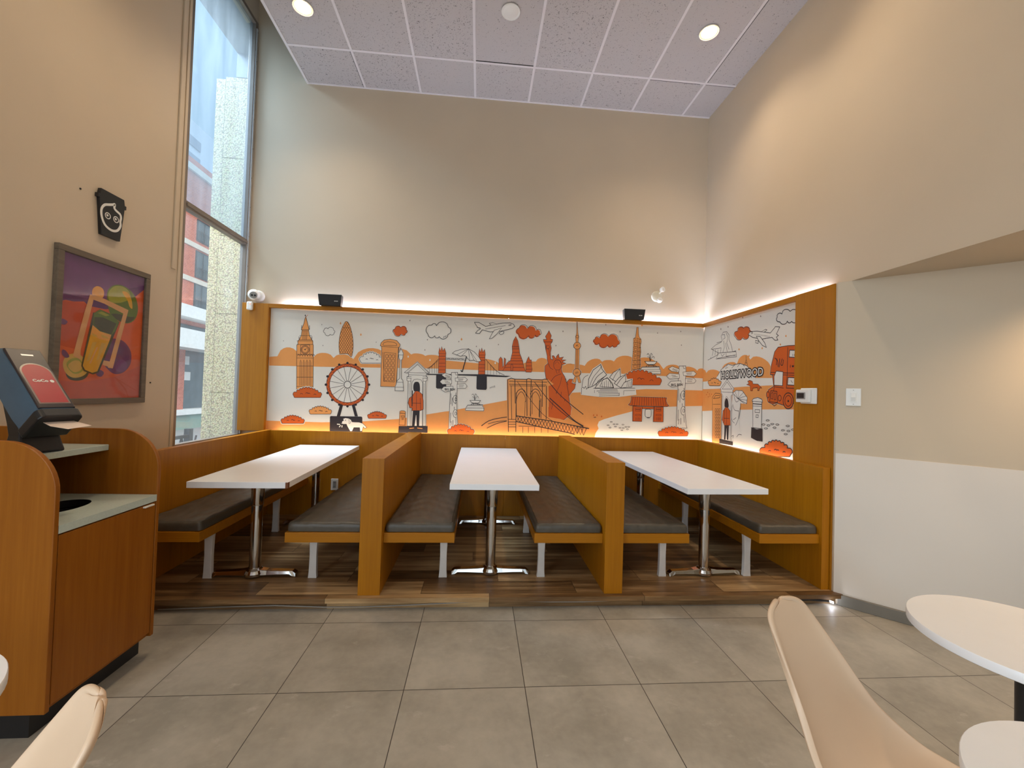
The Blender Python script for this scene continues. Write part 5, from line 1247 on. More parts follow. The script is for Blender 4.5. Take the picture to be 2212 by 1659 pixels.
1,1,3,5 3928,1792 43,-31
1,1,3,5 3892,1784 -35,-24
1,1,3,4 3840,1863 -5,-38 22,-54
1,1,3,4 3835,1825 -25,-62
1,1,3,4 3849,1793 -28,-2
1,1,3,5 3803,1659 -20,-22
1,1,3,5 3770,1663 -25,-22
1,0,1,0 4483,1593 20,16 -1,11 -7,9 -15,6 -35,0 2,10 -5,5 -7,3 -11,1 -17,-5 -4,8 -7,3 -8,1 -8,-1 -11,-7 -12,6 -9,0 -7,-2 -7,-4 -3,-9 -17,4 -10,-2 -8,-3 -5,-5 2,-11 -29,-1 -14,-5 -7,-8 -2,-9 14,-15 4,-12 21,-5 176,3 22,5
1,1,3,6 4483,1593 20,16 -1,11 -7,9 -15,6 -35,0 2,10 -5,5 -7,3 -11,1 -17,-5 -4,8 -7,3 -8,1 -8,-1 -11,-7 -12,6 -9,0 -7,-2 -7,-4 -3,-9 -17,4 -10,-2 -8,-3 -5,-5 2,-11 -29,-1 -14,-5 -7,-8 -2,-9 14,-15 4,-12 21,-5 176,3 22,5 5,13
1,1,3,6 4428,1603 -2,2 -5,2 -6,-1 -5,-1 -3,-3
1,1,3,6 4382,1608 -2,3 -5,1 -6,0 -5,-2 -2,-2
1,1,3,6 4362,1603 -2,2 -4,1 -5,0 -5,-1 -2,-3
1,1,3,6 4314,1595 -3,3 -4,1 -6,0 -4,-2 -3,-2
1,0,2,0 3821,1578 -37,10 21,22 -28,10 -41,-12 -9,-24 -71,-4 -54,-37 30,1 7,-24 19,0 5,27 63,-3 7,-26 25,0 9,48
1,1,3,5 3821,1578 -37,10 21,22 -28,10 -41,-12 -9,-24 -71,-4 -54,-37 30,1 7,-24 19,0 5,27 63,-3 7,-26 25,0 9,48 54,12
1,1,0,10 3496,1668 -13,80 -38,116 -40,36 -118,1 -192,-14 -10,-472 128,-4 24,-15 89,-3 80,17 54,-12 57,19 24,70 -28,41 -63,29 17,100 29,11
1,0,2,0 3496,1668 -13,80 -38,116 -40,36 -118,1 -192,-14 -10,-472 128,-4 24,-15 89,-3 80,17 54,-12 57,19 24,70 -28,41 -63,29 17,100
1,1,3,6 3496,1668 -13,80 -38,116 -40,36 -118,1 -192,-14 -10,-472 128,-4 24,-15 89,-3 80,17 54,-12 57,19 24,70 -28,41 -63,29 17,100 29,11
1,1,3,6 3496,1683 -202,-14 -204,-13
1,1,3,5 3495,1663 -201,-11 -204,-14
1,1,3,6 3289,1887 2,-227 6,-119 -209,-6
1,1,3,5 3436,1552 -107,-11
1,0,0,0 3267,1861 -81,-10 4,-60 83,12
1,1,3,7 3267,1861 -81,-10 4,-60 83,12 -6,58
1,0,0,0 3158,1846 -70,-9 4,-60 71,11
1,1,3,7 3158,1846 -70,-9 4,-60 71,11 -5,58
1,0,0,0 3280,1631 -81,-6 3,-63 84,6
1,1,3,7 3280,1631 -81,-6 3,-63 84,6 -6,63
1,0,0,0 3161,1625 -69,-5 3,-62 72,7
1,1,3,7 3161,1625 -69,-5 3,-62 72,7 -6,60
1,0,0,0 3446,1646 -26,46 -81,-11 4,-120 101,6
1,1,3,6 3446,1646 -26,46 -81,-11 4,-120 101,6 2,79
1,1,3,4 3235,1826 -5,-21
1,1,3,4 3217,1824 -6,-24
1,1,3,4 3249,1606 -20,-23
1,1,3,7 3443,1810 -7,-5 -10,-6 -10,-7 -8,-10 -4,-13 -2,-16 -1,-15 -1,-10
1,1,3,7 3416,1802 5,-58
1,1,3,8 3382,1800 5,-78
1,1,3,7 3349,1797 4,-9 6,-14 6,-14 2,-10 -2,-7 -6,-4 -6,-2 -6,2 -4,9 -3,14 -3,15 -2,9
1,0,2,0 3216,1434 2,-21 8,-19 12,-15 16,-10 17,-4 18,2 17,9 13,15 9,19 4,21 -3,22 -8,19 -12,15 -16,10 -18,3 -18,-3 -16,-9 -13,-15 -9,-19
1,1,3,8 3216,1434 2,-21 8,-19 12,-15 16,-10 17,-4 18,2 17,9 13,15 9,19 4,21 -3,22 -8,19 -12,15 -16,10 -18,3 -18,-3 -16,-9 -13,-15 -9,-19 -3,-20
1,1,3,6 3236,1433 1,-13 5,-13 8,-10 10,-7 12,-3 12,2 10,6 9,10 6,13 2,14 -1,14 -6,13 -8,10 -10,6 -12,3 -12,-2 -10,-7 -9,-9 -5,-13 -2,-14
1,0,3,0 3264,1431 1,-3 1,-3 2,-2 2,-1 3,-1 3,1 2,1 2,2 1,3 1,2 -1,3 -1,3 -2,2 -2,2 -3,0 -2,0 -3,-2 -2,-2 -1,-2
1,1,3,6 3484,1517 -76,-4 -9,-98 97,2 -12,100
1,1,3,5 3477,1497 -21,6 3,-60 19,5 -1,49
1,1,3,5 3442,1498 -23,0 1,-59 20,-1 2,60
1,0,2,0 3499,1482 1,-8 2,-8 5,-7 5,-4 6,-1 7,1 5,4 5,6 3,8 1,9 0,9 -3,8 -4,6 -6,4 -6,1 -6,-1 -6,-4 -5,-6 -3,-8
1,1,3,6 3499,1482 1,-8 2,-8 5,-7 5,-4 6,-1 7,1 5,4 5,6 3,8 1,9 0,9 -3,8 -4,6 -6,4 -6,1 -6,-1 -6,-4 -5,-6 -3,-8 -1,-9
1,0,2,0 3355,1455 0,-8 3,-7 4,-6 5,-3 5,-2 6,1 6,4 4,5 3,7 1,8 -1,8 -2,7 -4,6 -6,3 -5,2 -6,-2 -5,-3 -5,-6 -2,-7
1,1,3,6 3355,1455 0,-8 3,-7 4,-6 5,-3 5,-2 6,1 6,4 4,5 3,7 1,8 -1,8 -2,7 -4,6 -6,3 -5,2 -6,-2 -5,-3 -5,-6 -2,-7 -1,-7
1,1,3,6 3460,1398 -21,-14 -34,16
1,1,3,5 3437,1567 12,-50
1,0,1,0 4391,934 13,471 6,38 -63,50 -85,-5 -26,-30 -14,-503
1,1,3,5 4391,934 13,471 6,38 -63,50 -85,-5 -26,-30 -14,-503 169,-21
1,1,3,5 4388,1431 -127,14 5,24 80,-3 37,-35
1,1,3,4 4396,1368 -148,5
1,1,3,4 4345,1321 -18,0 -5,-26 26,-2 -3,28
1,1,3,4 4310,1322 -16,1 -6,-27 26,-1 -4,27
1,1,3,4 4277,1324 -17,0 -5,-26 25,-1 -3,27
1,1,3,4 4343,1284 -17,1 -5,-27 25,-1 -3,27
1,1,3,4 4309,1286 -17,0 -5,-26 25,-1 -3,27
1,1,3,4 4276,1287 -17,1 -5,-26 25,-2 -3,27
1,1,3,4 4342,1247 -17,1 -6,-27 26,-1 -3,27
1,1,3,4 4308,1249 -17,1 -5,-26 25,-2 -3,27
1,1,3,4 4274,1251 -16,1 -6,-26 25,-2 -3,27
1,1,3,4 4340,1210 -17,1 -5,-26 26,-2 -4,27
1,1,3,4 4306,1213 -16,1 -6,-27 26,-1 -4,27
1,1,3,4 4273,1215 -17,1 -5,-26 25,-2 -3,27
1,1,3,4 4339,1174 -17,1 -5,-27 25,-2 -3,28
1,1,3,4 4305,1176 -17,1 -5,-26 25,-2 -3,27
1,1,3,4 4272,1179 -17,1 -5,-26 25,-2 -3,27
1,1,3,4 4338,1137 -17,1 -6,-26 26,-2 -3,27
1,1,3,4 4304,1140 -17,1 -5,-26 25,-2 -3,27
1,1,3,4 4270,1142 -16,2 -5,-26 24,-2 -3,26
1,1,3,4 4336,1100 -17,2 -5,-27 25,-2 -3,27
1,1,3,4 4302,1103 -16,2 -6,-26 26,-3 -4,27
1,1,3,4 4269,1106 -17,2 -5,-26 25,-3 -3,27
1,1,3,4 4335,1064 -17,1 -5,-26 25,-3 -3,28
1,1,3,4 4301,1067 -17,2 -5,-27 25,-2 -3,27
1,1,3,4 4268,1070 -17,2 -5,-26 25,-3 -3,27
1,1,3,4 4333,1027 -17,2 -5,-27 26,-2 -4,27
1,1,3,4 4300,1031 -17,1 -5,-26 25,-3 -3,28
1,1,3,4 4266,1034 -16,2 -5,-26 24,-3 -3,27
1,0,2,0 4503,1509 -10,-10 9,-7 10,7
1,0,2,0 4525,1483 -10,-10 9,-6 10,6
1,0,2,0 4468,1490 -9,-10 8,-6 10,6
1,0,2,0 4423,1488 -9,-10 8,-7 10,7
1,0,2,0 4490,1458 -10,-10 9,-6 9,6
1,0,2,0 4456,1467 -10,-10 9,-6 9,6
1,1,0,6 4036,1495 -54,28 -98,-5 -79,-66 7,-60 94,3 23,-101 -11,-89 6,-89 -45,-29 42,-44 118,-13 -3,178 14,137 -14,150
1,0,0,0 4036,1495 -54,28 -98,-5 -79,-66 7,-60 94,3 23,-101 -11,-89 6,-89 -45,-29 42,-44 118,-13 -3,178 14,137
1,0,0,0 4036,1495 -54,28 -98,-5 -79,-66 7,-60 140,47
1,1,3,5 4036,1495 -54,28 -98,-5 -79,-66 7,-60 140,47 84,56
1,1,3,4 3952,1439 48,73
1,1,3,4 3952,1439 -15,79
1,1,3,4 3952,1439 -86,62
1,1,3,4 3952,1439 -130,29
1,1,3,4 3952,1439 -143,-14
1,1,3,4 3952,1439 -107,-48
1,1,3,5 4017,1483 -3,-11 -5,-16 -6,-16 -6,-13 -6,-9 -7,-7 -8,-5 -7,-1 -9,2 -11,5 -9,6 -7,4
1,1,3,5 4032,1380 -4,-11 -6,-17 -8,-16 -11,-12 -17,-6 -22,-1 -20,-1 -14,0
1,1,3,5 4041,1368 2,-27 4,-39 1,-41 -2,-31 -10,-18 -14,-12 -14,-7 -10,-5
1,1,3,5 3930,1316 0,-14 1,-21 1,-23 4,-21 9,-19 13,-21 12,-18 9,-12
1,1,3,5 3906,1395 1,-14 1,-20 2,-23 2,-21 4,-22 4,-22 5,-21 2,-14
1,1,3,5 4018,1221 -10,5 -13,7 -13,8 -9,5
1,1,3,5 4049,1046 -8,4 -11,6 -11,4 -7,2 -1,-5 3,-9 4,-10 3,-6
1,1,3,5 3957,1051 -6,6 -8,10 -10,9 -11,6 -11,2 -13,0 -11,-2 -8,-1
1,1,0,8 4213,980 8,502 21,12 1,36 17,6 -123,102 -124,-103 24,-12 -1,-46 18,-5 -7,-477 166,-15
1,0,0,0 4213,980 8,502 21,12 1,36 17,6 -123,102 -124,-103 24,-12 -1,-46 18,-5 -7,-477
1,1,3,5 4213,980 8,502 21,12 1,36 17,6 -123,102 -124,-103 24,-12 -1,-46 18,-5 -7,-477 166,-15
1,1,3,5 4223,1536 -85,76 -91,-77 176,1
1,1,3,4 4242,1506 -211,-6
1,1,3,4 4204,1470 -11,-487
1,1,3,4 4073,1471 -10,-472
1,1,3,4 4163,986 11,437 -34,36 -44,-35 -11,-428
1,0,3,0 4255,1002 -236,-4 -1,-40 235,-7
1,0,3,0 4166,1346 5,13 2,18 -2,19 -3,15 -5,12 -7,9 -9,7 -8,2 -7,-2 -8,-6 -7,-9 -6,-12 -4,-16 -4,-20 -2,-20 4,-13 12,-6 18,-1 18,3
1,0,2,0 4152,1343 -32,1 -47,-35 -9,-149 105,-9 42,56 -13,96
1,1,3,5 4152,1343 -32,1 -47,-35 -9,-149 105,-9 42,56 -13,96 -46,40
1,1,3,4 4136,1330 -6,-170
1,1,3,5 4181,1227 -97,3
1,1,3,6 4172,1346 6,-166
1,0,3,0 4165,1151 -74,6 4,-151 25,0 9,125 15,-128 27,0
1,1,0,8 3715,1168 7,243 12,11 -19,21 -62,12 -54,-15 -11,-20 10,-16 -2,-236 119,0
1,0,0,0 3715,1168 7,243 12,11 -19,21 -62,12 -54,-15 -11,-20 10,-16 -2,-236
1,1,3,6 3715,1168 7,243 12,11 -19,21 -62,12 -54,-15 -11,-20 10,-16 -2,-236 119,0
1,1,3,5 3734,1419 -146,-6
1,1,3,9 3722,1395 -124,-3
1,1,3,4 3721,1374 -121,-1
1,1,3,5 3688,1340 -66,1 2,-26 64,0 0,25
1,1,3,5 3671,1292 -31,0 3,-24 31,0 -3,24
1,0,3,0 3736,1171 -77,-14 -78,14 -4,-119 79,-2 83,20
1,1,0,8 3584,928 29,20 2,17 -8,16 -18,14 -45,10 6,15 -5,9 -8,6 -12,4 -21,-2 1,14 -6,7 -8,4 -10,2 -17,-4 -3,12 -7,5 -8,3 -9,0 -12,-6 -8,10 -8,3 -8,1 -7,-2 -8,-9 -12,8 -10,2 -7,-2 -6,-4 -3,-11 -16,7 -10,0 -7,-2 -5,-6 1,-13 -19,6 -10,-1 -8,-4 -4,-7 4,-14 -34,2 -15,-8 -7,-10 0,-15 19,-23 3,-10 12,-6 314,-50 15,2 3,10
1,0,2,0 3584,928 29,20 2,17 -8,16 -18,14 -45,10 6,15 -5,9 -8,6 -12,4 -21,-2 1,14 -6,7 -8,4 -10,2 -17,-4 -3,12 -7,5 -8,3 -9,0 -12,-6 -8,10 -8,3 -8,1 -7,-2 -8,-9 -12,8 -10,2 -7,-2 -6,-4 -3,-11 -16,7 -10,0 -7,-2 -5,-6 1,-13 -19,6 -10,-1 -8,-4 -4,-7 4,-14 -34,2 -15,-8 -7,-10 0,-15 19,-23 3,-10 12,-6 314,-50 15,2
1,1,3,8 3584,928 29,20 2,17 -8,16 -18,14 -45,10 6,15 -5,9 -8,6 -12,4 -21,-2 1,14 -6,7 -8,4 -10,2 -17,-4 -3,12 -7,5 -8,3 -9,0 -12,-6 -8,10 -8,3 -8,1 -7,-2 -8,-9 -12,8 -10,2 -7,-2 -6,-4 -3,-11 -16,7 -10,0 -7,-2 -5,-6 1,-13 -19,6 -10,-1 -8,-4 -4,-7 4,-14 -34,2 -15,-8 -7,-10 0,-15 19,-23 3,-10 12,-6 314,-50 15,2 3,10
1,1,3,8 3497,974 -3,6 -8,4 -9,1 -8,-2 -4,-4
1,1,3,8 3426,995 -4,5 -7,4 -8,2 -8,-2 -4,-5
1,1,3,8 3396,995 -3,5 -6,4 -8,1 -7,-2 -3,-4
1,1,3,8 3323,991 -3,5 -7,4 -8,1 -7,-1 -4,-5
1,1,3,4 3494,1252 4,-4 11,-3 13,-1 11,1 4,4 -4,4 -10,4 -14,1 -11,-2 -4,-4
1,1,3,4 3548,1211 4,-5 11,-3 14,-1 11,1 4,4 -4,5 -11,3 -14,1 -11,-2 -4,-3
1,1,3,4 3483,1208 4,-4 11,-4 13,-1 11,2 4,4 -4,4 -11,3 -13,1 -11,-1 -4,-4
1,1,3,4 3435,1225 4,-4 10,-4 13,-1 10,2 4,4 -3,4 -11,3 -13,1 -10,-1 -4,-4
1,1,3,4 3374,1225 4,-4 10,-3 12,-1 10,1 4,4 -4,4 -10,3 -12,1 -10,-2 -4,-3
1,1,3,4 3407,1195 4,-4 10,-4 12,-1 11,2 4,3 -4,5 -10,3 -13,1 -10,-2 -4,-3
1,1,3,4 3515,1178 4,-4 11,-4 13,-1 11,2 5,3 -4,5 -11,3 -14,1 -11,-1 -4,-4
1,1,3,4 3254,1223 4,-4 9,-3 12,-1 9,2 4,3 -4,4 -9,3 -12,1 -9,-1 -4,-4
1,1,3,4 3308,1182 3,-4 10,-3 12,-2 10,2 3,3 -3,4 -10,4 -12,1 -10,-2 -3,-3
1,1,3,4 3245,1181 3,-4 9,-3 12,-1 9,1 4,4 -4,4 -9,3 -11,1 -10,-1 -3,-4
1,1,3,4 3196,1197 4,-4 9,-3 11,-1 9,1 4,4 -4,4 -9,3 -11,1 -9,-2 -4,-3
1,1,3,4 3134,1201 3,-4 9,-3 11,-1 8,2 4,3 -3,4 -9,3 -11,1 -9,-2 -3,-3
1,1,3,4 3166,1169 3,-4 9,-3 11,-1 9,1 3,3 -3,4 -9,4 -11,1 -9,-2 -3,-3
1,1,3,4 3275,1152 4,-4 9,-3 12,-1 9,1 4,3 -3,4 -10,4 -12,1 -9,-1 -4,-4
1,0,3,0 3228,1711 12,14 -3,7 -9,-4 -8,3 -6,-8
'''
PRINT = [plain('print_white', srgb(224, 219, 210), .5, 0, .3, .015, 3), plain('print_apricot', srgb(226, 152, 84), .5, 0, .3, .03), plain('print_burnt_orange', srgb(204, 92, 30), .5, 0, .3, .03),
         plain('print_ink', srgb(44, 38, 42), .5, 0, .3, .05), plain('print_grey', srgb(128, 118, 110), .5), plain('print_brown_ink', srgb(104, 58, 24), .5)]
def ribbon(pts, w):
    pts = [Vector(p) for p in pts]; n = len(pts); L = []; R = []
    closed = n > 3 and (pts[0]-pts[-1]).length < 1e-6
    for i in range(n):
        a = pts[i]-pts[i-1] if i > 0 else (pts[-1]-pts[-2] if closed else pts[1]-pts[0])
        c = pts[i+1]-pts[i] if i < n-1 else (pts[1]-pts[0] if closed else pts[-1]-pts[-2])
        a = a.normalized(); c = c.normalized(); na = Vector((-a.y, a.x)); nc = Vector((-c.y, c.x)); m = na+nc
        if m.length < .3: m = na
        else: m = m.normalized(); m = m/max(.45, m.dot(na))
        L.append(pts[i]+m*w/2); R.append(pts[i]-m*w/2)
    return L+R, [(i, i+1, n+i+1, n+i) for i in range(n-1)]
def print_mesh(side, place):
    mb = MB(); k = 0
    for row in MURAL.strip().split('\n'):
        head, *body = row.split(); wall, kind, colr, w = [int(x) for x in head.split(',')]
        if wall != 'BR'.index(side): continue
        q = []; x = y = 0
        for i, pr in enumerate(body):
            a, c = pr.split(','); x, y = (int(a), int(c)) if i == 0 else (x+int(a), y+int(c)); q.append((x/1000, y/1000))
        k += 1; d = .0004+k*.000006*(1 if side == 'B' else 2); mb.cur = colr
        if kind == 0 and len(q) > 2: mb.add([place(u, v, d) for u, v in q], [tuple(range(len(q)))])
        elif kind == 1 and len(q) > 1:
            vs, fs = ribbon(q, w/1000); mb.add([place(p.x, p.y, d) for p in vs], fs)
    return mb, d
def tri(o):
    bm = bmesh.new(); bm.from_mesh(o.data); bmesh.ops.triangulate(bm, faces=[f for f in bm.faces if len(f.verts) > 4], ngon_method='BEAUTY'); bm.to_mesh(o.data); bm.free()
mu = thing('wall_mural', 'long white and orange city landmark mural on the back wall', 'mural', (0, 4.616, .90))
rel(MB().box(-2.268, 2.599, 4.612, 4.640, .88, 2.262), mu).obj('mural_panel', PRINT[0], mu)
mb, dB = print_mesh('B', lambda u, v, d: (u, 4.612-d, v))
o = rel(mb, mu).obj('printed_artwork', PRINT, mu, fixn=False); tri(o)
mr = thing('wall_mural', 'narrow orange mural with red bus on the right wall', 'mural', (2.61, 3.9, .90))
rel(MB().box(2.6015, 2.616, 3.06, 4.608, .88, 2.262), mr).obj('mural_panel', PRINT[0], mr)
mb, dR = print_mesh('R', lambda u, v, d: (2.6015-d, u, v))
o = rel(mb, mr).obj('printed_artwork', PRINT, mr, fixn=False); tri(o)
def mural_text(side, s, u, v, h, ang, sx, bold, colr=3, lift=.0003):
    par = mu if side == 'B' else mr; d = (dB if side == 'B' else dR)+lift
    if side == 'B': A = Matrix(((1, 0, 0, u-par.location.x), (0, 0, -1, 4.612-d-par.location.y), (0, 1, 0, v-par.location.z), (0, 0, 0, 1)))
    else: A = Matrix(((0, 0, -1, 2.6015-d-par.location.x), (-1, 0, 0, u-par.location.y), (0, 1, 0, v-par.location.z), (0, 0, 0, 1)))
    text_mesh(s, h/.7, PRINT[colr], par, 'lettering', A @ Matrix.Rotation(math.radians(ang), 4, 'Z') @ Matrix.Diagonal((sx, 1, 1, 1)), .0002, bold)
mural_text('B', 'BIG BEN', -0.384, 1.431, 0.0220, 2, 1.0, 0.0008)
mural_text('B', 'BIG BEN', 2.216, 1.561, 0.0270, 4, 1.0, 0.0008)
mural_text('R', 'HOLLYWOOD', 4.251, 1.648, 0.0750, 1, 0.95, .0005, 0, .0008)
mural_text('R', 'HOLLYWOOD', 4.251, 1.648, 0.0750, 1, 0.95, 0.011)
mural_text('R', 'I', 3.260, 1.713, 0.0230, 0, 1.0, 0.0008)
mural_text('R', 'CoCo', 3.210, 1.705, 0.0240, 0, 1.0, 0.0008)

# ---------------------------------------------------------------- LED coves
t = thing('led_strip', 'bluish white led strip hidden behind the mural top rails', 'light strip', (0, 4.63, 2.262))
LED_T = emit('led_cool', (.62, .73, 1.0), 72.0)
rel(MB().box(-2.15, 2.60, 4.618, 4.640, 2.263, 2.275), t).obj('back_run', LED_T, t)
rel(MB().box(2.604, 2.620, 2.90, 4.56, 2.268, 2.280), t).obj('side_run', LED_T, t)
t = thing('led_strip', 'warm white led strip glowing along the mural bottom edge', 'light strip', (0, 4.56, .90))
LED_B = emit('led_warm_white', (1.0, .88, .66), 15.0)
rel(MB().box(-2.15, 2.52, 4.550, 4.566, .915, .925), t).obj('back_run', LED_B, t)
rel(MB().box(2.566, 2.580, 3.18, 4.54, .915, .925), t).obj('side_run', LED_B, t)

# ---------------------------------------------------------------- benches and cushions
Y0, Y1 = 2.82, 4.499
def make_bench(w, label, x, legx, rx=0):
    """seat board of width w; legx = leg position from the left end"""
    t = thing('booth_bench', label, 'bench', (x, Y0, .08), 0, 'booth benches')
    MB().box(0, w, 0, Y1-Y0, .322, .387).obj('seat_board', M_BEECHX, t, bevel=.002)
    for y in (.215, 1.16):
        b = MB(); r = []
        for z, hw, sh in ((0, .030, 0), (.04, .026, 0), (.16, .0235, 0), (.28, .027, 0), (.3218, .032, 0)):
            r.append([(legx-hw, y-.016, z), (legx+hw, y-.016, z), (legx+hw, y+.016, z), (legx-hw, y+.016, z)])
        b.loft(r).obj('leg', M_LEG, t, bevel=.003)
    return t
def make_cushion(w, label, x, dx=.02):
    L = Y1-Y0-.03; t = .064
    def f(u, v):
        a, c = 2*u-1, 2*v-1
        ex, ey = 1-(abs(a))**14, 1-(abs(c))**30
        return a, c, max(0, min(ex, 1))*max(0, min(ey, 1))
    mb = MB(); nu, nv = 26, 70; rnd = random.Random(int(x*1000)); ph = [rnd.uniform(0, 6) for _ in range(4)]
    vs = []; fs = []
    def wr(px, py): return .0016*math.sin(py*38+ph[0]+3*math.sin(px*9+ph[1]))+.0012*math.sin(px*47+py*21+ph[2])
    rings = []
    # top surface with rounded shoulders, then sides down to the board
    for lay, (ins, z) in enumerate(((.0, .004), (-.001, .028), (.001, .046), (.007, .058), (.018, .0635))):
        ring = []
        x0, x1, y0, y1 = ins, w-ins, ins, L-ins; rr = .022
        for (cx, cy, a0) in ((x1-rr, y0+rr, -90), (x1-rr, y1-rr, 0), (x0+rr, y1-rr, 90), (x0+rr, y0+rr, 180)):
            for k in range(5):
                a = math.radians(a0+k*22.5); ring.append([cx+rr*math.cos(a), cy+rr*math.sin(a), z])
        full = []
        for i in range(len(ring)):
            p, q = ring[i], ring[(i+1) % len(ring)]; d = math.dist(p, q); m = max(1, int(d/.03))
            for k in range(m):
                tt = k/m; px, py = p[0]+(q[0]-p[0])*tt, p[1]+(q[1]-p[1])*tt
                full.append((px, py+(.0022*math.sin(px*70+ph[3]) if py < .1 and lay in (1, 2, 3) else 0), z+wr(px*2, py)*.9*(lay > 1)))
        rings.append(full)
    mn = min(len(r) for r in rings)
    def resamp(r):
        n = len(r); return [r[int(i*n/mn)] for i in range(mn)]
    rings = [resamp(r) for r in rings]
    mb.loft(rings, False); o = len(mb.v)-mn
    def top(u, v):
        px, py = .02+(w-.04)*u, .02+(L-.04)*v; e = min(px, w-px, py, L-py); bul = .006*min(1, (e-.02)/.10)**.6 if e > .02 else 0
        return (px, py, .0635+bul+wr(px*2, py)*.9)
    mb.grid(top, nu, nv)
    o = mb.obj('seat_cushion', M_CUSH, None, smooth=True); o.location = (x, Y0+.012, .4665)
    return tag(o, label, 'cushion', 'grey bench cushions')
for w, x, legx, lb, lc in (
    (.400, -2.170, .335, 'beech booth bench under the tall window', 'grey vinyl cushion on the bench under the window'),
    (.493, -1.241, .110, 'beech booth bench on the window booth side of the left divider', 'grey vinyl cushion left of the left divider'),
    (.470, -.605, .385, 'beech booth bench in the middle booth on the left', 'grey vinyl cushion left of the middle table'),
    (.480, .410, .085, 'beech booth bench in the middle booth on the right', 'grey vinyl cushion right of the middle table'),
    (.498, 1.019, .400, 'beech booth bench on the right booth side of the right divider', 'grey vinyl cushion right of the right divider'),
    (.460, 2.040, .050, 'beech booth bench against the right wall panel', 'grey vinyl cushion on the bench at the right wall')):
    make_bench(w, lb, x, legx); make_cushion(w-.012, lc, x+.008)

# ---------------------------------------------------------------- booth tables
def make_booth_table():
    t = thing('booth_table', 'long white booth table in the middle booth', 'table', (.123, 3.59, .08), 0, 'long white booth tables')
    b = MB().box(-.296, .296, -.868, .868, .703, .742); top = b.obj('tabletop', [M_LAM], t, bevel=.002)
    for y in (-.50, .65):
        b = MB().lathe([(.036, .06), (.0365, .07), (.0365, .69), (.036, .700)], 0, y, 24); b.obj('column', M_CHROME, t, smooth=True)
        b = MB().lathe([(.038, .5), (.041, .51), (.041, .70)], 0, y, 24); b.obj('column_collar', M_CHROME, t, smooth=True)
        b = MB().box(-.17, .17, y-.05, y+.05, .696, .7029); b.obj('mounting_plate', M_DARK, t)
        b = MB().lathe([(.062, .012), (.064, .03), (.055, .05), (.043, .062), (.041, .066)], 0, y, 24)
        for s in (-1, 1):
            rings = []
            for d, hw, z0, z1 in ((.03, .038, .016, .056), (.09, .032, .016, .047), (.17, .030, .018, .043), (.24, .029, .018, .041), (.262, .029, .004, .040), (.285, .030, .001, .024)):
                rings.append([(s*d, y-hw, z0), (s*d, y+hw, z0), (s*d, y+hw*.75, z1), (s*d, y-hw*.75, z1)])
            b.loft(rings)
        b.obj('foot_base', M_CHROME, t, bevel=.003)
    return t
tb = make_booth_table()
tl = copy_tree(tb, (-1.505, 3.56, .08), math.radians(1.75), 'long white booth table beside the tall window, one corner chipped')
tr_ = copy_tree(tb, (1.678, 3.55, .08), math.radians(2.3), 'long white booth table in the right booth')
for q, dx in ((tl, -.05), (tr_, .06)):
    for ch in q.children:
        if not ch.name.startswith('tabletop'): ch.location.x = dx
o = MB().box(.2935, .2975, -.8695, -.845, .704, .7405).add([], []).box(.282, .2935, -.8695, -.866, .704, .7405).obj('chipped_corner', plain('bare_chipboard', srgb(112, 66, 40), .8), tl); o['label'] = 'bare brown chipped edge'

# ---------------------------------------------------------------- wall fittings
def plate(name, label, cat, M): pass
def outlet(label, x):
    t = thing('wall_outlet', label, 'outlet', (x, 4.4995, .40))
    MB().box(-.037, .037, -.006, 0, -.060, .060).obj('cover_plate', M_WPL, t, bevel=.003)
    MB().box(-.017, .017, -.0085, -.006, -.036, .036).obj('socket_face', M_GREYPL, t, bevel=.001)
    for z in (-.02, .02):
        for xx in (-.006, .006): MB().box(xx-.0012, xx+.0012, -.0092, -.0085, z-.005, z+.005).obj('slot', M_BLACK, t)
outlet('white wall outlet above the bench in the window booth', -1.492)
outlet('white wall outlet under the table in the right booth', 1.50)
# light switch on the angled wall
t = thing('light_switch', 'white rocker light switch on the angled right wall', 'switch', (*dg(2.638), 1.473), math.radians(-45))
MB().box(-.042, .042, -.007, 0, -.062, .062).obj('cover_plate', M_WPL, t, bevel=.003)
MB().box(-.017, .017, -.010, -.007, -.034, .034).obj('frame_insert', M_WPL, t, bevel=.001)
MB().prism([(-.010, -.028), (-.016, .0), (-.010, .028)], -.0125, .0125, 'X').obj('rocker', M_WPL, t, bevel=.001)
for z in (-.050, .050): MB().lathe([(.003, -.0072), (.0025, -.0082)], 0, 0, 8, 'Y', z).obj('screw', M_GREYPL, t)
# thermostat on the end board
t = thing('thermostat', 'white wall thermostat with dark screen beside the right mural', 'thermostat', (2.5603, 3.02, 1.475))
MB().box(-.014, 0, -.093, .060, -.060, .062).obj('wall_plate', M_WPL, t, bevel=.006)
MB().box(-.034, -.014, -.050, .083, -.050, .050).obj('body', M_WPL, t, bevel=.006)
MB().box(-.0355, -.034, -.015, .074, -.026, .028).obj('bezel', M_GREYPL, t, bevel=.001)
MB().box(-.0362, -.0355, -.003, .068, -.018, .022).obj('screen', M_BLACK, t)
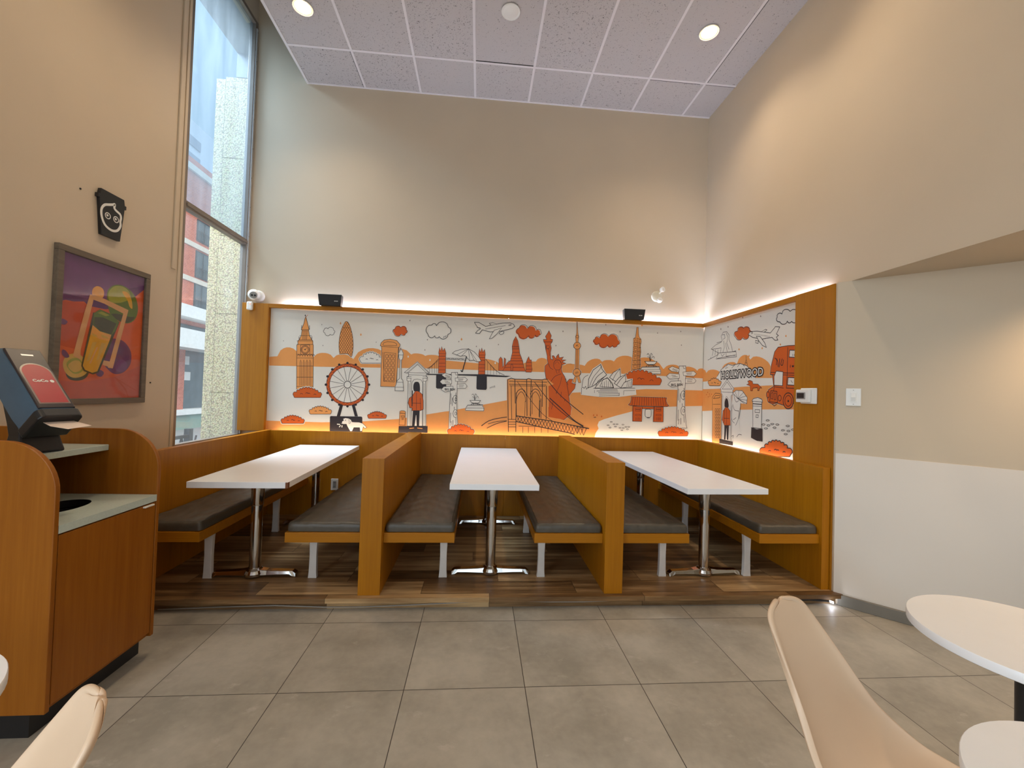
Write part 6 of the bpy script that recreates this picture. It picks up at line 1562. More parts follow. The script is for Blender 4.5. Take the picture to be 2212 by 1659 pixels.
# loudspeakers
def speaker(label, x):
    t = thing('loudspeaker', label, 'speaker', (x, 4.585, 2.301), 0, 'black wall loudspeakers')
    MB().loft([[(-.112, -.055, 0), (.112, -.055, 0), (.105, .030, 0), (-.105, .030, 0)], [(-.124, -.070, .118), (.124, -.070, .118), (.110, .030, .118), (-.110, .030, .118)]]).obj('cabinet', M_BLACK, t, bevel=.004)
    MB().loft([[(-.106, -.0585, .005), (.106, -.0585, .005), (.106, -.0555, .005), (-.106, -.0555, .005)], [(-.117, -.0725, .112), (.117, -.0725, .112), (.117, -.0695, .112), (-.117, -.0695, .112)]]).obj('grille', plain('speaker_grille', (.014, .014, .014), .7), t)
    A = Matrix(((1, 0, 0, .048), (0, .12, -1, -.068), (0, 1, .12, .042), (0, 0, 0, 1)))
    text_mesh('BOSE', .013, M_WPL, t, 'badge', A @ Matrix.Diagonal((1.3, 1, 1, 1)), .0008)
    return t
speaker('black wall loudspeaker on the mural rail near the window', -1.627)
speaker('black wall loudspeaker on the mural rail near the right corner', 1.728)
# dome camera and motion sensor by the window corner
t = thing('security_camera', 'white dome security camera in the corner by the window', 'camera', (-2.415, 4.6470, 2.385))
MB().lathe([(.062, 0), (.062, -.02), (.052, -.03)], 0, 0, 28, 'Y').obj('mount', M_WPL, t, smooth=True)
C = Matrix.Translation((-.022, -.060, .004)) @ Matrix.Rotation(math.radians(22), 4, 'Z') @ Matrix.Rotation(math.radians(14), 4, 'X')
def tm(mb, A): mb.v = [tuple(A @ Vector(v)) for v in mb.v]; return mb
def ball(r, seg=28, n=12, lo=-90, hi=90): return [(r*math.cos(math.radians(lo+(hi-lo)*i/n)), r*math.sin(math.radians(lo+(hi-lo)*i/n))) for i in range(n+1)]
tm(MB().lathe([(max(r, 1e-7), -z) for r, z in ball(.058, lo=-90, hi=58)], 0, 0, 28, 'Y'), C).obj('ball_housing', M_WPL, t, smooth=True)
tm(MB().lathe([(.036, -.046), (.036, -.0505), (.031, -.0515)], 0, 0, 24, 'Y'), C).obj('face_ring', M_GREYPL, t, smooth=True)
for x in (-.013, .014): tm(MB().lathe([(.0105, -.0515), (.010, -.0535), (.004, -.0545)], x, 0, 16, 'Y', -.002), C).obj('lens', M_BLACK, t, smooth=True)
t = thing('motion_sensor', 'small white motion sensor below the dome camera', 'sensor', (-2.455, 4.5715, 2.262))
MB().box(-.030, .030, -.036, 0, -.045, .045).obj('body', M_WPL, t, bevel=.012)
MB().lathe([(.006, -.0362), (.004, -.0375)], .010, 0, 12, 'Y', .016).obj('status_light', emit('red_led', (1, .2, .1), 1.2), t)
# twin head emergency light
t = thing('emergency_light', 'small two headed emergency light above the mural near the right corner', 'emergency light', (2.035, 4.6470, 2.600))
M_IV = plain('ivory_plastic', srgb(216, 206, 182), .4)
MB().lathe([(.062, 0), (.060, -.018), (.045, -.026)], -.005, 0, 28, 'Y', .005).obj('back_plate', M_IV, t, smooth=True)
for x, z, rz, rx in ((.040, .075, 25, -10), (.012, -.050, 8, -35)):
    h = Matrix.Translation((x, -.055, z)) @ Matrix.Rotation(math.radians(rz), 4, 'Z') @ Matrix.Rotation(math.radians(rx), 4, 'X')
    hd = tm(MB().lathe([(.012, .03), (.024, .018), (.030, -.008), (.030, -.018), (.027, -.018)], 0, 0, 22, 'Y'), h).obj('lamp_head', M_WPL, t, smooth=True)
    tm(MB().lathe([(.026, -.014), (.018, -.017), (.006, -.018)], 0, 0, 22, 'Y'), h).obj('lens', M_ALU, hd, smooth=True)
    MB().tube([(x*.5, -.020, z*.4), (x, -.04, z*.85)], .009).obj('swivel_arm', M_IV, t, smooth=True)
# little black screws left in the left wall
for y, z, lb in ((2.775, 2.63, 'small black screw in the wall left of the black cup sign'), (3.40, 1.42, 'small black screw in the wall right of the framed poster')):
    o = MB().lathe([(.006, 0), (.0055, .004), (.002, .005)], 0, 0, 10, 'X').obj('wall_screw', M_BLACK, smooth=True); o.location = (XL, y, z); tag(o, lb, 'screw')
# loose white cable along the platform toe
pts = [(-1.95, .012), (-1.6, .02), (-1.25, .030), (-.95, .016), (-.72, .012), (-.45, .022), (-.2, .034), (0, .042), (.2, .046), (.38, .040), (.52, .037), (.75, .036), (.95, .042), (1.1, .047)]
o = MB().tube([(x, 2.752+.004*math.sin(x*7), z) for x, z in pts], .004, 8).obj('loose_cable', plain('pale_cable', srgb(150, 142, 132), .5), smooth=True); tag(o, 'thin pale cable hanging along the toe of the raised platform', 'cable')
t = thing('floor_lamp_strip', 'short glowing led end at the floor beside the platform corner', 'light strip', (2.52, 2.715, 0))
MB().tube([(.0, 0, .030), (-.02, .015, .034)], .007).obj('led_end', emit('led_floor', (.80, .86, 1), 38), t)
MB().tube([(-.02, .015, .034), (-.15, .038, .036), (-.24, .042, .030)], .008).obj('strip_body', M_DARK, t, smooth=True)

# ---------------------------------------------------------------- ceiling lights
def downlight(label, x, y, lit, real=True):
    t = thing('downlight', label, 'ceiling light', (x, y, 4.7655), 0, 'round ceiling downlights')
    MB().lathe([(.066, 0), (.080, -.002), (.083, -.006), (.083, 0)], 0, 0, 36).obj('trim_ring', M_WPL, t, smooth=True)
    MB().lathe([(.066, -.001), (.05, -.010), (1e-6, -.014)], 0, 0, 36).obj('lens', emit('warm_lamp', (1.0, .66, .30), 26) if lit else M_WPL, t, smooth=True)
    if lit:
        ld = bpy.data.lights.new('downlight_beam', 'SPOT'); ld.energy = (58 if y > 3 else 44) if x > 0 else 56; ld.color = WARM; ld.spot_size = math.radians(126); ld.spot_blend = .9; ld.shadow_soft_size = .09
        l = bpy.data.objects.new('downlight_beam', ld); COL.objects.link(l); l.location = (0, 0, -.03); l.parent = t
downlight('lit warm ceiling downlight near the right wall', 1.98, 3.535, True)
downlight('lit warm ceiling downlight at the top edge near the window', -1.66, 3.70, True)
downlight('unlit white round ceiling fitting in the middle', .167, 3.535, False)
for x, y in ((1.98, 2.48), (-1.66, 2.40), (1.98, .2), (-1.66, .2)): downlight('lit warm ceiling downlight nearer the counter side', x, y, True)
t = thing('downlight', 'lit warm downlight in the low soffit on the right', 'ceiling light', (3.30, 1.60, 2.300))
MB().lathe([(.060, .002), (.075, -.004), (.075, .004)], 0, 0, 28).obj('trim_ring', M_WPL, t, smooth=True)
ld = bpy.data.lights.new('soffit_beam', 'SPOT'); ld.energy = 52; ld.color = (1.0, .70, .42); ld.spot_size = math.radians(140); ld.spot_blend = .8; ld.shadow_soft_size = .05
l = bpy.data.objects.new('soffit_beam', ld); COL.objects.link(l); l.location = (0, 0, -.03); l.parent = t

# ---------------------------------------------------------------- left wall: cup sign and framed poster
t = thing('cup_sign', 'black cup shaped wall sign with white face outline', 'sign', (XL, 2.98, 2.545))
P = [(-.070, -.150), (.070, -.150), (.095, .085), (.108, .085), (.108, .112), (.095, .112), (.088, .150), (-.088, .150), (-.095, .112), (-.108, .112), (-.108, .085), (-.095, .085)]
MB().prism(P, 0, .022, 'X').obj('cup_board', M_BLACK, t, bevel=.002)
def cr(P, n=6, closed=True):
    P = [Vector(p) for p in P]; N = len(P); out = []
    for i in range(N if closed else N-1):
        a, b_, c, d = (P[i-1] if closed or i else P[i]), P[i], P[(i+1) % N], (P[(i+2) % N] if closed or i+2 < N else P[-1])
        for k in range(n):
            s = k/n; out.append(.5*((2*b_)+(-a+c)*s+(2*a-5*b_+4*c-d)*s*s+(-a+3*b_-3*c+d)*s**3))
    return out
def flat(pts, x, mb): return mb.add([(x, p[0], p[1]) for p in pts], [tuple(range(len(pts)))])
swirl = cr([(a*1.22, c*1.22) for a, c in [(-.062, -.03), (-.066, .010), (-.050, .040), (-.020, .055), (.000, .064), (.012, .070), (.010, .050), (.022, .040), (.048, .030), (.055, .012), (.052, -.010), (.054, -.035), (.035, -.068), (.0, -.080), (-.040, -.066)]])
vs, fs = ribbon([tuple(p) for p in swirl]+[tuple(swirl[0])], .016)
b = MB().add([(.0226, p.x, p.y) for p in vs], fs)
for cy in (-.033, .030):
    ring = [(cy+.019*math.cos(a*math.pi/10), -.012+.019*math.sin(a*math.pi/10)) for a in range(21)]
    vs, fs = ribbon(ring, .006); b.add([(.0226, p.x, p.y) for p in vs], fs)
    flat([(cy-.003+.008*math.cos(a*math.pi/6), -.010+.008*math.sin(a*math.pi/6)) for a in range(12)], .0226, b)
b.obj('white_emblem', M_WPL, t)
# poster: local y runs along the wall, z up
t = thing('framed_poster', 'grey framed drink poster in purple and orange on the left wall', 'poster', (XL, 2.978, 1.755))
fw_, fh, fb = .343, .486, .038
M_FR = wood('weathered_grey_frame', srgb(98, 88, 76), srgb(124, 112, 98), 'Y', .6)
b = MB()
for y0, y1, z0, z1 in ((-fw_, fw_, fh-fb, fh), (-fw_, fw_, -fh, -fh+fb), (-fw_, -fw_+fb, -fh+fb, fh-fb), (fw_-fb, fw_, -fh+fb, fh-fb)): b.box(0, .030, y0, y1, z0, z1)
b.obj('frame', M_FR, t, bevel=.003)
PC = {k: plain('poster_'+k, srgb(*c), .45, 0, .4, .08, 12) for k, c in dict(purple=(112, 64, 116), plum=(92, 44, 98), orange=(204, 88, 42), coral=(190, 84, 62), deep=(186, 70, 30), cream=(212, 158, 104), yellow=(216, 160, 36), straw=(204, 164, 72), green=(92, 112, 36), leaf=(152, 154, 50), dark=(66, 66, 40), violet=(104, 54, 98), peach=(224, 160, 78)).items()}
PK = list(PC); b = MB(); kk = [0]
def pp(colr, pts, smooth=False):
    b.cur = PK.index(colr); kk[0] += 1
    if smooth: pts = [tuple(p) for p in cr(pts)]
    flat(pts, .012+kk[0]*.00008, b)
def el(cx, cy, rx, ry, a=0, n=26):
    c, s = math.cos(a), math.sin(a); return [(cx+rx*math.cos(q)*c-ry*math.sin(q)*s, cy+rx*math.cos(q)*s+ry*math.sin(q)*c) for q in [2*math.pi*i/n for i in range(n)]]
a_, h_ = fw_-fb, fh-fb
pp('orange', [(-a_, -h_), (a_, -h_), (a_, h_), (-a_, h_)]); pp('coral', [(-a_, -h_), (a_, -h_), (a_, -.21), (.088, -.302), (-.154, -.347), (-a_, -.332)])
pp('deep', [(-a_, .146), (-.153, .163), (-.114, .144), (-.16, -.057), (-.175, -.14), (-a_, -.12)])
pp('purple', [(-a_, .140), (-.271, .157), (-.218, .158), (-.154, .172), (-.124, .151), (-.002, .152), (.128, .205), (.22, .28), (a_, .36), (a_, h_), (-a_, h_)])
pp('plum', [(-a_, .140), (-.271, .157), (-.218, .158), (-.154, .172), (-.124, .151), (-.002, .152), (.05, .17), (.03, .215), (-.068, .208), (-.155, .195), (-.229, .196), (-.273, .198), (-a_, .186)]); pp('plum', [(.017, .18), (.081, .233), (.168, .334), (a_, .39), (a_, .36), (.22, .28), (.128, .205)])
pp('violet', [(.031, -.061), (.096, -.035), (.166, -.055), (.218, -.121), (.217, -.204), (.167, -.264), (.099, -.282), (.042, -.255), (.007, -.199)], True)
pp('plum', [(.10, -.06), (.165, -.075), (.2, -.13), (.195, -.19), (.14, -.16), (.11, -.11)], True); pp('purple', [(.096, -.232), (.127, -.18), (.174, -.187), (.194, -.226), (.155, -.264), (.109, -.261)], True)
pp('dark', [(-.255, -.20), (-.21, -.185), (-.14, -.20), (-.098, -.27), (-.12, -.318), (-.18, -.335), (-.24, -.31)], True); pp('straw', [(-.267, -.236), (-.253, -.191), (-.21, -.166), (-.154, -.174), (-.118, -.226), (-.11, -.277), (-.147, -.308), (-.202, -.316), (-.248, -.287)], True); pp('leaf', [(-.245, -.24), (-.22, -.20), (-.17, -.195), (-.135, -.24), (-.15, -.28), (-.20, -.29)], True); pp('straw', [(-.235, -.245), (-.205, -.212), (-.165, -.21), (-.142, -.245), (-.16, -.272), (-.20, -.28)], True)
pp('green', [(.003, .255), (.032, .315), (.097, .344), (.168, .334), (.232, .288), (.259, .209), (.241, .132), (.182, .088), (.1, .092), (.031, .134)], True)
pp('leaf', [(.013, .267), (.053, .321), (.12, .338), (.175, .315), (.19, .27), (.14, .235), (.082, .213), (.027, .211)], True); pp('yellow', [(.12, .30), (.165, .305), (.20, .26), (.21, .20), (.185, .21), (.165, .25)], True); pp('dark', [(.04, .125), (.10, .095), (.18, .092), (.235, .14), (.18, .135), (.10, .14)], True)
pp('peach', [(-.104, .239), (-.096, .273), (-.067, .293), (-.031, .285), (-.019, .254), (-.032, .222), (-.088, .21)], True)
for q in ([(-.298, .024), (-.282, .04), (-.253, .027), (-.267, .006), (-.293, .008)], [(-.276, -.15), (-.255, -.152), (-.231, -.185), (-.252, -.196), (-.275, -.176)], [(-.046, -.274), (-.021, -.258), (.009, -.276), (-.009, -.303), (-.04, -.297)]): pp('violet', q, True)
pp('deep', [(.088, -.302), (.14, -.352), (.18, -.392), (.206, -.44), (.213, -.44), (.19, -.386), (.15, -.345), (.10, -.302)]); pp('deep', [(.111, -.311), (.19, -.352), (.271, -.391), (.271, -.397), (.19, -.359), (.108, -.318)])
pp('cream', [(-.118, .226), (-.086, .233), (-.096, .175), (-.161, -.138), (-.16, -.20), (-.209, -.179), (-.15, .1)]); pp('cream', [(-.094, .232), (-.017, .221), (.177, .182), (.137, .149), (-.015, .188), (-.097, .198)]); pp('cream', [(.177, .182), (.074, -.243), (.036, -.241), (.137, .154)]); pp('cream', [(.074, -.243), (-.003, -.224), (-.002, -.192), (.052, -.198)])
pp('dark', [(-.090, .115), (.109, .086), (.055, -.060), (-.030, -.277), (-.071, -.291), (-.133, -.272), (-.152, -.239), (-.109, .006)])
pp('green', [(-.085, .110), (-.044, .144), (.042, .127), (.104, .084), (.076, .014), (.05, -.014), (-.036, -.002), (-.086, .037)]); pp('dark', [(-.080, .085), (-.02, .095), (.085, .070), (.05, -.010), (-.036, .0), (-.082, .038)]); pp('leaf', [(-.060, .118), (-.03, .132), (.03, .118), (.0, .105)])
pp('peach', [(-.09, .032), (-.036, -.002), (.05, -.014), (.036, -.06), (-.033, -.054), (-.102, -.031)]); pp('yellow', [(-.102, -.031), (-.033, -.054), (.036, -.06), (-.041, -.269), (-.076, -.281), (-.126, -.263), (-.143, -.237)])
for q in ([(-.095, -.02), (-.06, -.03), (-.05, -.045), (-.085, -.04)], [(-.03, -.02), (.02, -.03), (.03, -.045), (-.02, -.04)], [(-.085, -.08), (-.055, -.075), (-.10, -.20), (-.12, -.21)], [(-.02, -.075), (.01, -.08), (-.035, -.19), (-.055, -.20)]): pp('straw', q)
pp('peach', [(-.08, .005), (-.04, -.012), (-.06, -.022), (-.09, -.005)]); pp('cream', [(-.055, -.11), (-.045, -.11), (-.09, -.22), (-.10, -.22)])
b.obj('printed_poster', [PC[k] for k in PK], t, fixn=False)
g = NT('poster_glazing'); mx = g.n('ShaderNodeMixShader'); fz = schlick(g, .03); gb = g.n('ShaderNodeBsdfGlossy'); gb.inputs[1].default_value = .05; tb_ = g.n('ShaderNodeBsdfTransparent')
g.put(mx.inputs[0], fz); g.t.links.new(tb_.outputs[0], mx.inputs[1]); g.t.links.new(gb.outputs[0], mx.inputs[2]); g.t.links.new(mx.outputs[0], g.out.inputs[0])
MB().box(.020, .0215, -a_, a_, -h_, h_).obj('glazing', g.m, t)

# ---------------------------------------------------------------- waste station cabinet
CX0, CXF, CY0, CY1 = -2.530, -1.672, 1.787, 2.333
t = thing('waste_station', 'beech waste station cabinet with rounded sides by the left wall', 'cabinet', (-2.1, 2.06, 0))
def side_poly():
    p = [(CX0, .10), (CXF, .10)]
    r = .205
    for k in range(13):
        a = math.radians(k*7.5); p.append((CXF-r+r*math.cos(a), 1.178-r+r*math.sin(a)))
    return p+[(CX0, 1.178)]
for y in (CY0, CY1-.020): rel(MB().prism(side_poly(), y, y+.020, 'Y'), t).obj('side_panel', M_CAB, t, bevel=.003)
rel(MB().box(CX0, CX0+.02, CY0+.0205, CY1-.0205, .10, 1.10), t).obj('back_panel', M_CAB, t)
rel(MB().box(CX0+.02, CXF-.02, CY0+.0205, CY1-.0205, .10, .118), t).obj('bottom_panel', M_CAB, t)
rel(MB().box(CX0, -1.742, CY0+.018, CY1, 0, .0998), t).obj('plinth', M_BLACK, t)
d = rel(MB().box(CXF-.020, CXF-.002, CY0+.024, CY1-.024, .122, .798), t).obj('door', M_CAB, t, bevel=.002)
rel(MB().box(CXF-.004, CXF+.010, CY1-.105, CY1-.045, .788, .796), t).obj('pull_tab', M_WPL, d, bevel=.002)
rel(MB().box(CX0+.02, -1.918, CY0+.0205, CY1-.0205, 1.066, 1.096), t).obj('upper_shelf', M_COUNTER, t, bevel=.003)
# counter with an oval drop hole
b = MB(); hx, hy = -1.935, 2.06; cxa, cxb, cya, cyb = CX0+.02, CXF, CY0+.0205, CY1-.0205; z0, z1 = .805, .838; N = 48
rim = []; out = []
for k in range(N):
    a = 2*math.pi*k/N; c, s = math.cos(a), math.sin(a); rim.append((hx+.105*c, hy+.145*s))
    m = 1e9
    if c > 1e-9: m = min(m, (cxb-hx)/c)
    if c < -1e-9: m = min(m, (cxa-hx)/c)
    if s > 1e-9: m = min(m, (cyb-hy)/s)
    if s < -1e-9: m = min(m, (cya-hy)/s)
    out.append((hx+m*c, hy+m*s))
vs = [(*p, z1) for p in rim]+[(*p, z1) for p in out]+[(*p, z0) for p in rim]+[(*p, z0) for p in out]; fs = []
for k in range(N):
    j = (k+1) % N; fs += [(k, j, N+j, N+k), (2*N+k, 3*N+k, 3*N+j, 2*N+j), (N+k, N+j, 3*N+j, 3*N+k)]
for cxx in (cxa, cxb):
    for cyy in (cya, cyb):
        ang = math.atan2(cyy-hy, cxx-hx) % (2*math.pi); k = int(ang/(2*math.pi)*N); j = (k+1) % N
        o = len(vs); vs += [(cxx, cyy, z1), (cxx, cyy, z0)]; fs += [(N+k, N+j, o), (3*N+k, o+1, 3*N+j), (N+k, o, o+1, 3*N+k), (o, N+j, 3*N+j, o+1)]
b.add(vs, fs); rel(b, t).obj('counter', M_COUNTER, t)
rim_ring = MB().add([(hx+r*math.cos(2*math.pi*k/N), hy+s*math.sin(2*math.pi*k/N), z) for r, s, z in ((.105, .145, z1-.0005), (.105, .145, z0), (.112, .152, z0)) for k in range(N)], [(i*N+k, i*N+(k+1) % N, (i+1)*N+(k+1) % N, (i+1)*N+k) for i in (0, 1) for k in range(N)])
rel(rim_ring, t).obj('hole_rim_shade', M_BLACK, t, smooth=True)  # black ring paints the dark of the hole onto the counter edge
bn = MB(); bn.loft([[(hx+.108*math.cos(2*math.pi*k/24), hy+.15*math.sin(2*math.pi*k/24), z) for k in range(24)] for z in (.35, .8)], False); bn.add([(hx+.108*math.cos(2*math.pi*k/24), hy+.15*math.sin(2*math.pi*k/24), .35) for k in range(24)], [tuple(range(24))])
rel(bn, t).obj('bin_liner', M_BLACK, t, fixn=False)

# ---------------------------------------------------------------- napkin dispenser on the upper shelf
t = thing('napkin_dispenser', 'dark tilted napkin dispenser with red label on the waste station', 'dispenser', (-1.988, 2.020, 1.0965), math.radians(-17))
M_SMOKE = plain('smoked_blue_plastic', srgb(70, 94, 114), .22, 0, .5, .08)
M_FACE = plain('dark_translucent_face', srgb(52, 44, 46), .32, 0, .35, .10)
hw = .073
# pedestal: flared foot narrowing under the body (side profile x forward, z up)
rings = []
for z, x0, x1, w in ((0, -.066, .050, .082), (.012, -.060, .050, .080), (.04, -.044, .044, .074), (.08, -.042, .034, .068), (.13, -.060, .026, .066), (.24, -.10, .02, .066)):
    rings.append([(x0, -w, z), (x1, -w, z), (x1, w, z), (x0, w, z)])
MB().loft(rings).obj('pedestal', M_BLACK, t, bevel=.008)
def bodyring(x0, z0, x1, z1, w): return [(x0, -w, z0), (x1, -w, z1), (x1, w, z1), (x0, w, z0)]
tilt = Vector((-.245, 0, .262)); tilt.normalize(); nrm = Vector((tilt.z, 0, -tilt.x))
def loc(a, c, w): # a along the tilt from the mouth, c outward from the face
    p = Vector((.128, 0, .205))+tilt*a+nrm*c; return (p.x, w, p.z)
def ringat(a, cb, cf, w, r=.022):
    P = [(cb, -w), (cf-r, -w), (cf-r*.3, -w+r*.3), (cf, -w+r), (cf, w-r), (cf-r*.3, w-r*.3), (cf-r, w), (cb, w)]
    return [loc(a, c, y) for c, y in P]
MB().loft([ringat(a, cb, cf, w) for a, cb, cf, w in ((-.005, -.130, 0, hw), (.06, -.138, 0, hw), (.24, -.136, 0, hw), (.350, -.122, -.004, hw*.97), (.372, -.105, -.018, hw*.93))]).obj('smoked_cover', M_SMOKE, t, smooth=True)
MB().loft([ringat(a, -.006, .0035, w, .004) for a, w in ((.0, hw-.010), (.352, hw-.012))]).obj('front_window', M_FACE, t, bevel=.002)
MB().loft([ringat(a, -.138, .006, hw+.004, .02) for a in (-.052, -.006)]).obj('lower_jaw', M_BLACK, t, bevel=.006)
lab = [(-.048, .028), (.048, .028)]+[(.048*math.cos(math.radians(k*12)), .205+.052*math.sin(math.radians(k*12))) for k in range(0, 16)]
MB().add([loc(a, .0042, y) for y, a in [(-.054, .022), (.054, .022)]+[(.054*math.cos(math.radians(k*12)), .205+.059*math.sin(math.radians(k*12))) for k in range(16)]], [tuple(range(18))]).obj('label_rim', plain('clear_acrylic_rim', srgb(150, 132, 124), .2), t)
MB().add([loc(a, .0048, y) for y, a in lab], [tuple(range(len(lab)))]).obj('red_label', plain('red_label_card', srgb(176, 44, 50), .35, 0, .5, .06), t)
ob = Vector(loc(.150, .0056, -.032)); A = Matrix(((0, tilt.x, nrm.x, ob.x), (1, 0, 0, ob.y), (0, tilt.z, nrm.z, ob.z), (0, 0, 0, 1)))
text_mesh('CoCo', .021, M_WPL, t, 'label_lettering', A, .0003, .0006)
text_mesh('tea', .010, M_WPL, t, 'label_lettering', A @ Matrix.Translation((.028, -.012, 0)), .0003) if False else None
MB().add([loc(.155+.0085*math.sin(q), .0056, .034+.0075*math.cos(q)) for q in [2*math.pi*i/14 for i in range(14)]], [tuple(range(14))]).obj('label_emblem', M_WPL, t)
MB().add([loc(.310, .0046, -.016), loc(.310, .0046, .024), loc(.319, .0046, .024), loc(.319, .0046, -.018)], [(0, 1, 2, 3)]).obj('maker_mark', M_ALU, t)
pn = MB(); pts = [(-.050, -.01), (-.058, .060), (-.02, .098), (.070, .088), (.050, -.01)]
base = Vector(loc(-.056, -.045, 0))
pn.add([(base.x+c+.0, y, base.z+.006-.25*c+.10*abs(y)) for y, c in pts]+[(base.x+c, y, base.z+.0072-.25*c+.10*abs(y)) for y, c in pts], [(0, 1, 2, 3, 4), (9, 8, 7, 6, 5)]+[(i, (i+1) % 5, 5+(i+1) % 5, 5+i) for i in range(5)])
o = pn.obj('paper_napkin', plain('white_napkin', srgb(232, 212, 196), .8)); o.location = t.location; o.rotation_euler = t.rotation_euler; tag(o, 'white paper napkin poking out of the napkin dispenser', 'napkin')

# ---------------------------------------------------------------- round cafe tables
def round_table(label, x, y):
    t = thing('round_cafe_table', label, 'table', (x, y, 0), 0, 'round white cafe tables')
    MB().lathe([(.279, .7005), (.2825, .703), (.2825, .7275), (.281, .7295), (1e-6, .730)], 0, 0, 72).obj('tabletop', [M_LAM], t, smooth=True)
    MB().lathe([(.038, .02), (.038, .688)], 0, 0, 24).obj('column', M_DARK, t, smooth=True)
    MB().lathe([(.11, .685), (.11, .7003)], 0, 0, 24).obj('mounting_plate', M_DARK, t)
    MB().lathe([(.215, 0), (.215, .006), (.06, .022), (.045, .04)], 0, 0, 40).obj('base_plate', M_DARK, t, smooth=True)
    return t
r1 = round_table('round white cafe table near the angled right wall', 1.708, 1.134)
r2 = copy_tree(r1, (1.190, .567, 0), 0, 'round white cafe table at the bottom right corner with a shell chair tucked in')
r3 = copy_tree(r1, (-1.315, .902, 0), 0, 'round white cafe table at the left edge by the waste station')

# ---------------------------------------------------------------- shell chairs (seat front towards local -y)
M_SHELL = plain('cream_moulded_plastic', srgb(217, 190, 162), .38, 0, .45, .015)
def make_chair(label):
    t = thing('shell_chair', label, 'chair', (0, 0, 0), 0, 'cream shell chairs')
    # rows from the top of the back to the front lip: y, z, half width, forward curl of the edge, upward curl of the edge
    prof = [(.2606, .8211, .0105, .0111, 0), (.2583, .8182, .0424, .0115, 0), (.2534, .8109, .0737, .0125, 0), (.2459, .7973, .0977, .0142, 0), (.2357, .7772, .1056, .0174, 0), (.2204, .7479, .1155, .0232, 0), (.2023, .7113, .1279, .0306, 0), (.1842, .6747, .1402, .0379, 0), (.1652, .6381, .1526, .0453, 0), (.1433, .5941, .1674, .0522, 0), (.1164, .5502, .185, .0495, .0047), (.0815, .5063, .2035, .0469, .0187), (.0398, .4733, .2174, .0449, .0292), (-.01, .452, .2272, .0263, .038), (-.07, .452, .2272, .0132, .036), (-.13, .456, .2231, 0, .03), (-.175, .458, .2109, 0, .02), (-.205, .452, .1876, 0, .012), (-.222, .44, .1521, 0, .006)]
    m = len(prof); nt = 18; vs = []; fs = []
    for i, (y, z, w, cb, cs) in enumerate(prof):
        for j in range(nt+1):
            s = -1+2*j/nt; x = w*math.sin(s*math.pi/2*.98)/math.sin(math.pi/2*.98); e = abs(s)**2.4
            r = max(0, abs(s)-.80)/.20; vs.append((x, y-cb*e+.012*r*r*(y > .06), z+cs*e-.010*r*r*(y <= .06)))
    for i in range(m-1):
        for j in range(nt): fs.append((i*(nt+1)+j, (i+1)*(nt+1)+j, (i+1)*(nt+1)+j+1, i*(nt+1)+j+1))
    sh = MB().add(vs, fs).obj('seat_shell', M_SHELL, t, smooth=True, fixn=True)
    so = sh.modifiers.new('thick', 'SOLIDIFY'); so.thickness = .017; so.offset = 0
    sb = sh.modifiers.new('sub', 'SUBSURF'); sb.levels = 1; sb.render_levels = 2
    for x, y in ((.15, .11), (-.15, .11), (.15, -.13), (-.15, -.13)):
        MB().tube([(x*.85, y*.8, .442), (x*1.15, y*1.2, .22), (x*1.36, y*1.5, .0)], [.017, .015, .011], 12).obj('leg', M_WPL, t, smooth=True)
    b = MB().box(-.13, .13, -.11, .095, .430, .444); b.obj('under_frame', M_DARK, t)
    return t
c1 = make_chair('cream shell chair facing the round table at the bottom right corner')
c1.location = (1.056, .978, 0); c1.rotation_euler = (0, 0, .453)
c2 = copy_tree(c1, (-.891, .682, 0), -.790, 'cream shell chair at the bottom left seen from behind')

# ---------------------------------------------------------------- outside the tall window
M_PEB = None
def m_pebble():
    t = NT('pebble_dash_concrete'); v = t.n('ShaderNodeTexVoronoi'); t.put(v.inputs['Vector'], t.obj()); v.inputs['Scale'].default_value = 62
    f = t.noise(t.obj(), 70, 3); c = t.ramp(t.math('ADD', t.math('MULTIPLY', v.outputs['Distance'], .9), t.math('MULTIPLY', f, .5)), [(.2, srgb(224, 212, 180)), (.6, srgb(200, 185, 148)), (1.1, srgb(150, 136, 108))])
    t.set(t.mix(.12, c, v.outputs['Color'], 'SOFT_LIGHT'), .9, 0, .2); t.bump(v.outputs['Distance'], .35, .006); return t.m
M_PEB = m_pebble(); M_CONC = plain('grey_concrete', srgb(150, 152, 154), .9)
t = thing('concrete_fin', 'pebble dashed concrete pier just outside the window', 'pillar', (-3.0, 5.30, -.5))
b = MB(); js = [-.5, .38, 1.32, 2.26, 3.20, 4.14, 5.13]
for a, c in zip(js, js[1:]): b.box(-3.165, -2.45, 5.15, 5.55, a+.006, c-.006)
b.box(-3.165, -2.45, 5.156, 5.55, -.5, 5.13); rel(b, t).obj('pier_front', M_PEB, t)
b = MB().box(-3.284, -3.180, 5.17, 5.55, -.5, 5.11); rel(b, t).obj('pier_edge', M_PEB, t)
b = MB().box(-3.180, -3.165, 5.18, 5.55, -.5, 5.12); rel(b, t).obj('joint_strip', M_CONC, t)
b = MB().box(-3.05, -2.68, -2, 5.6, 5.43, 5.8).box(-3.05, -2.68, 5.15, 5.6, 5.135, 5.43); struct(b.obj('trim_3', M_CONC))
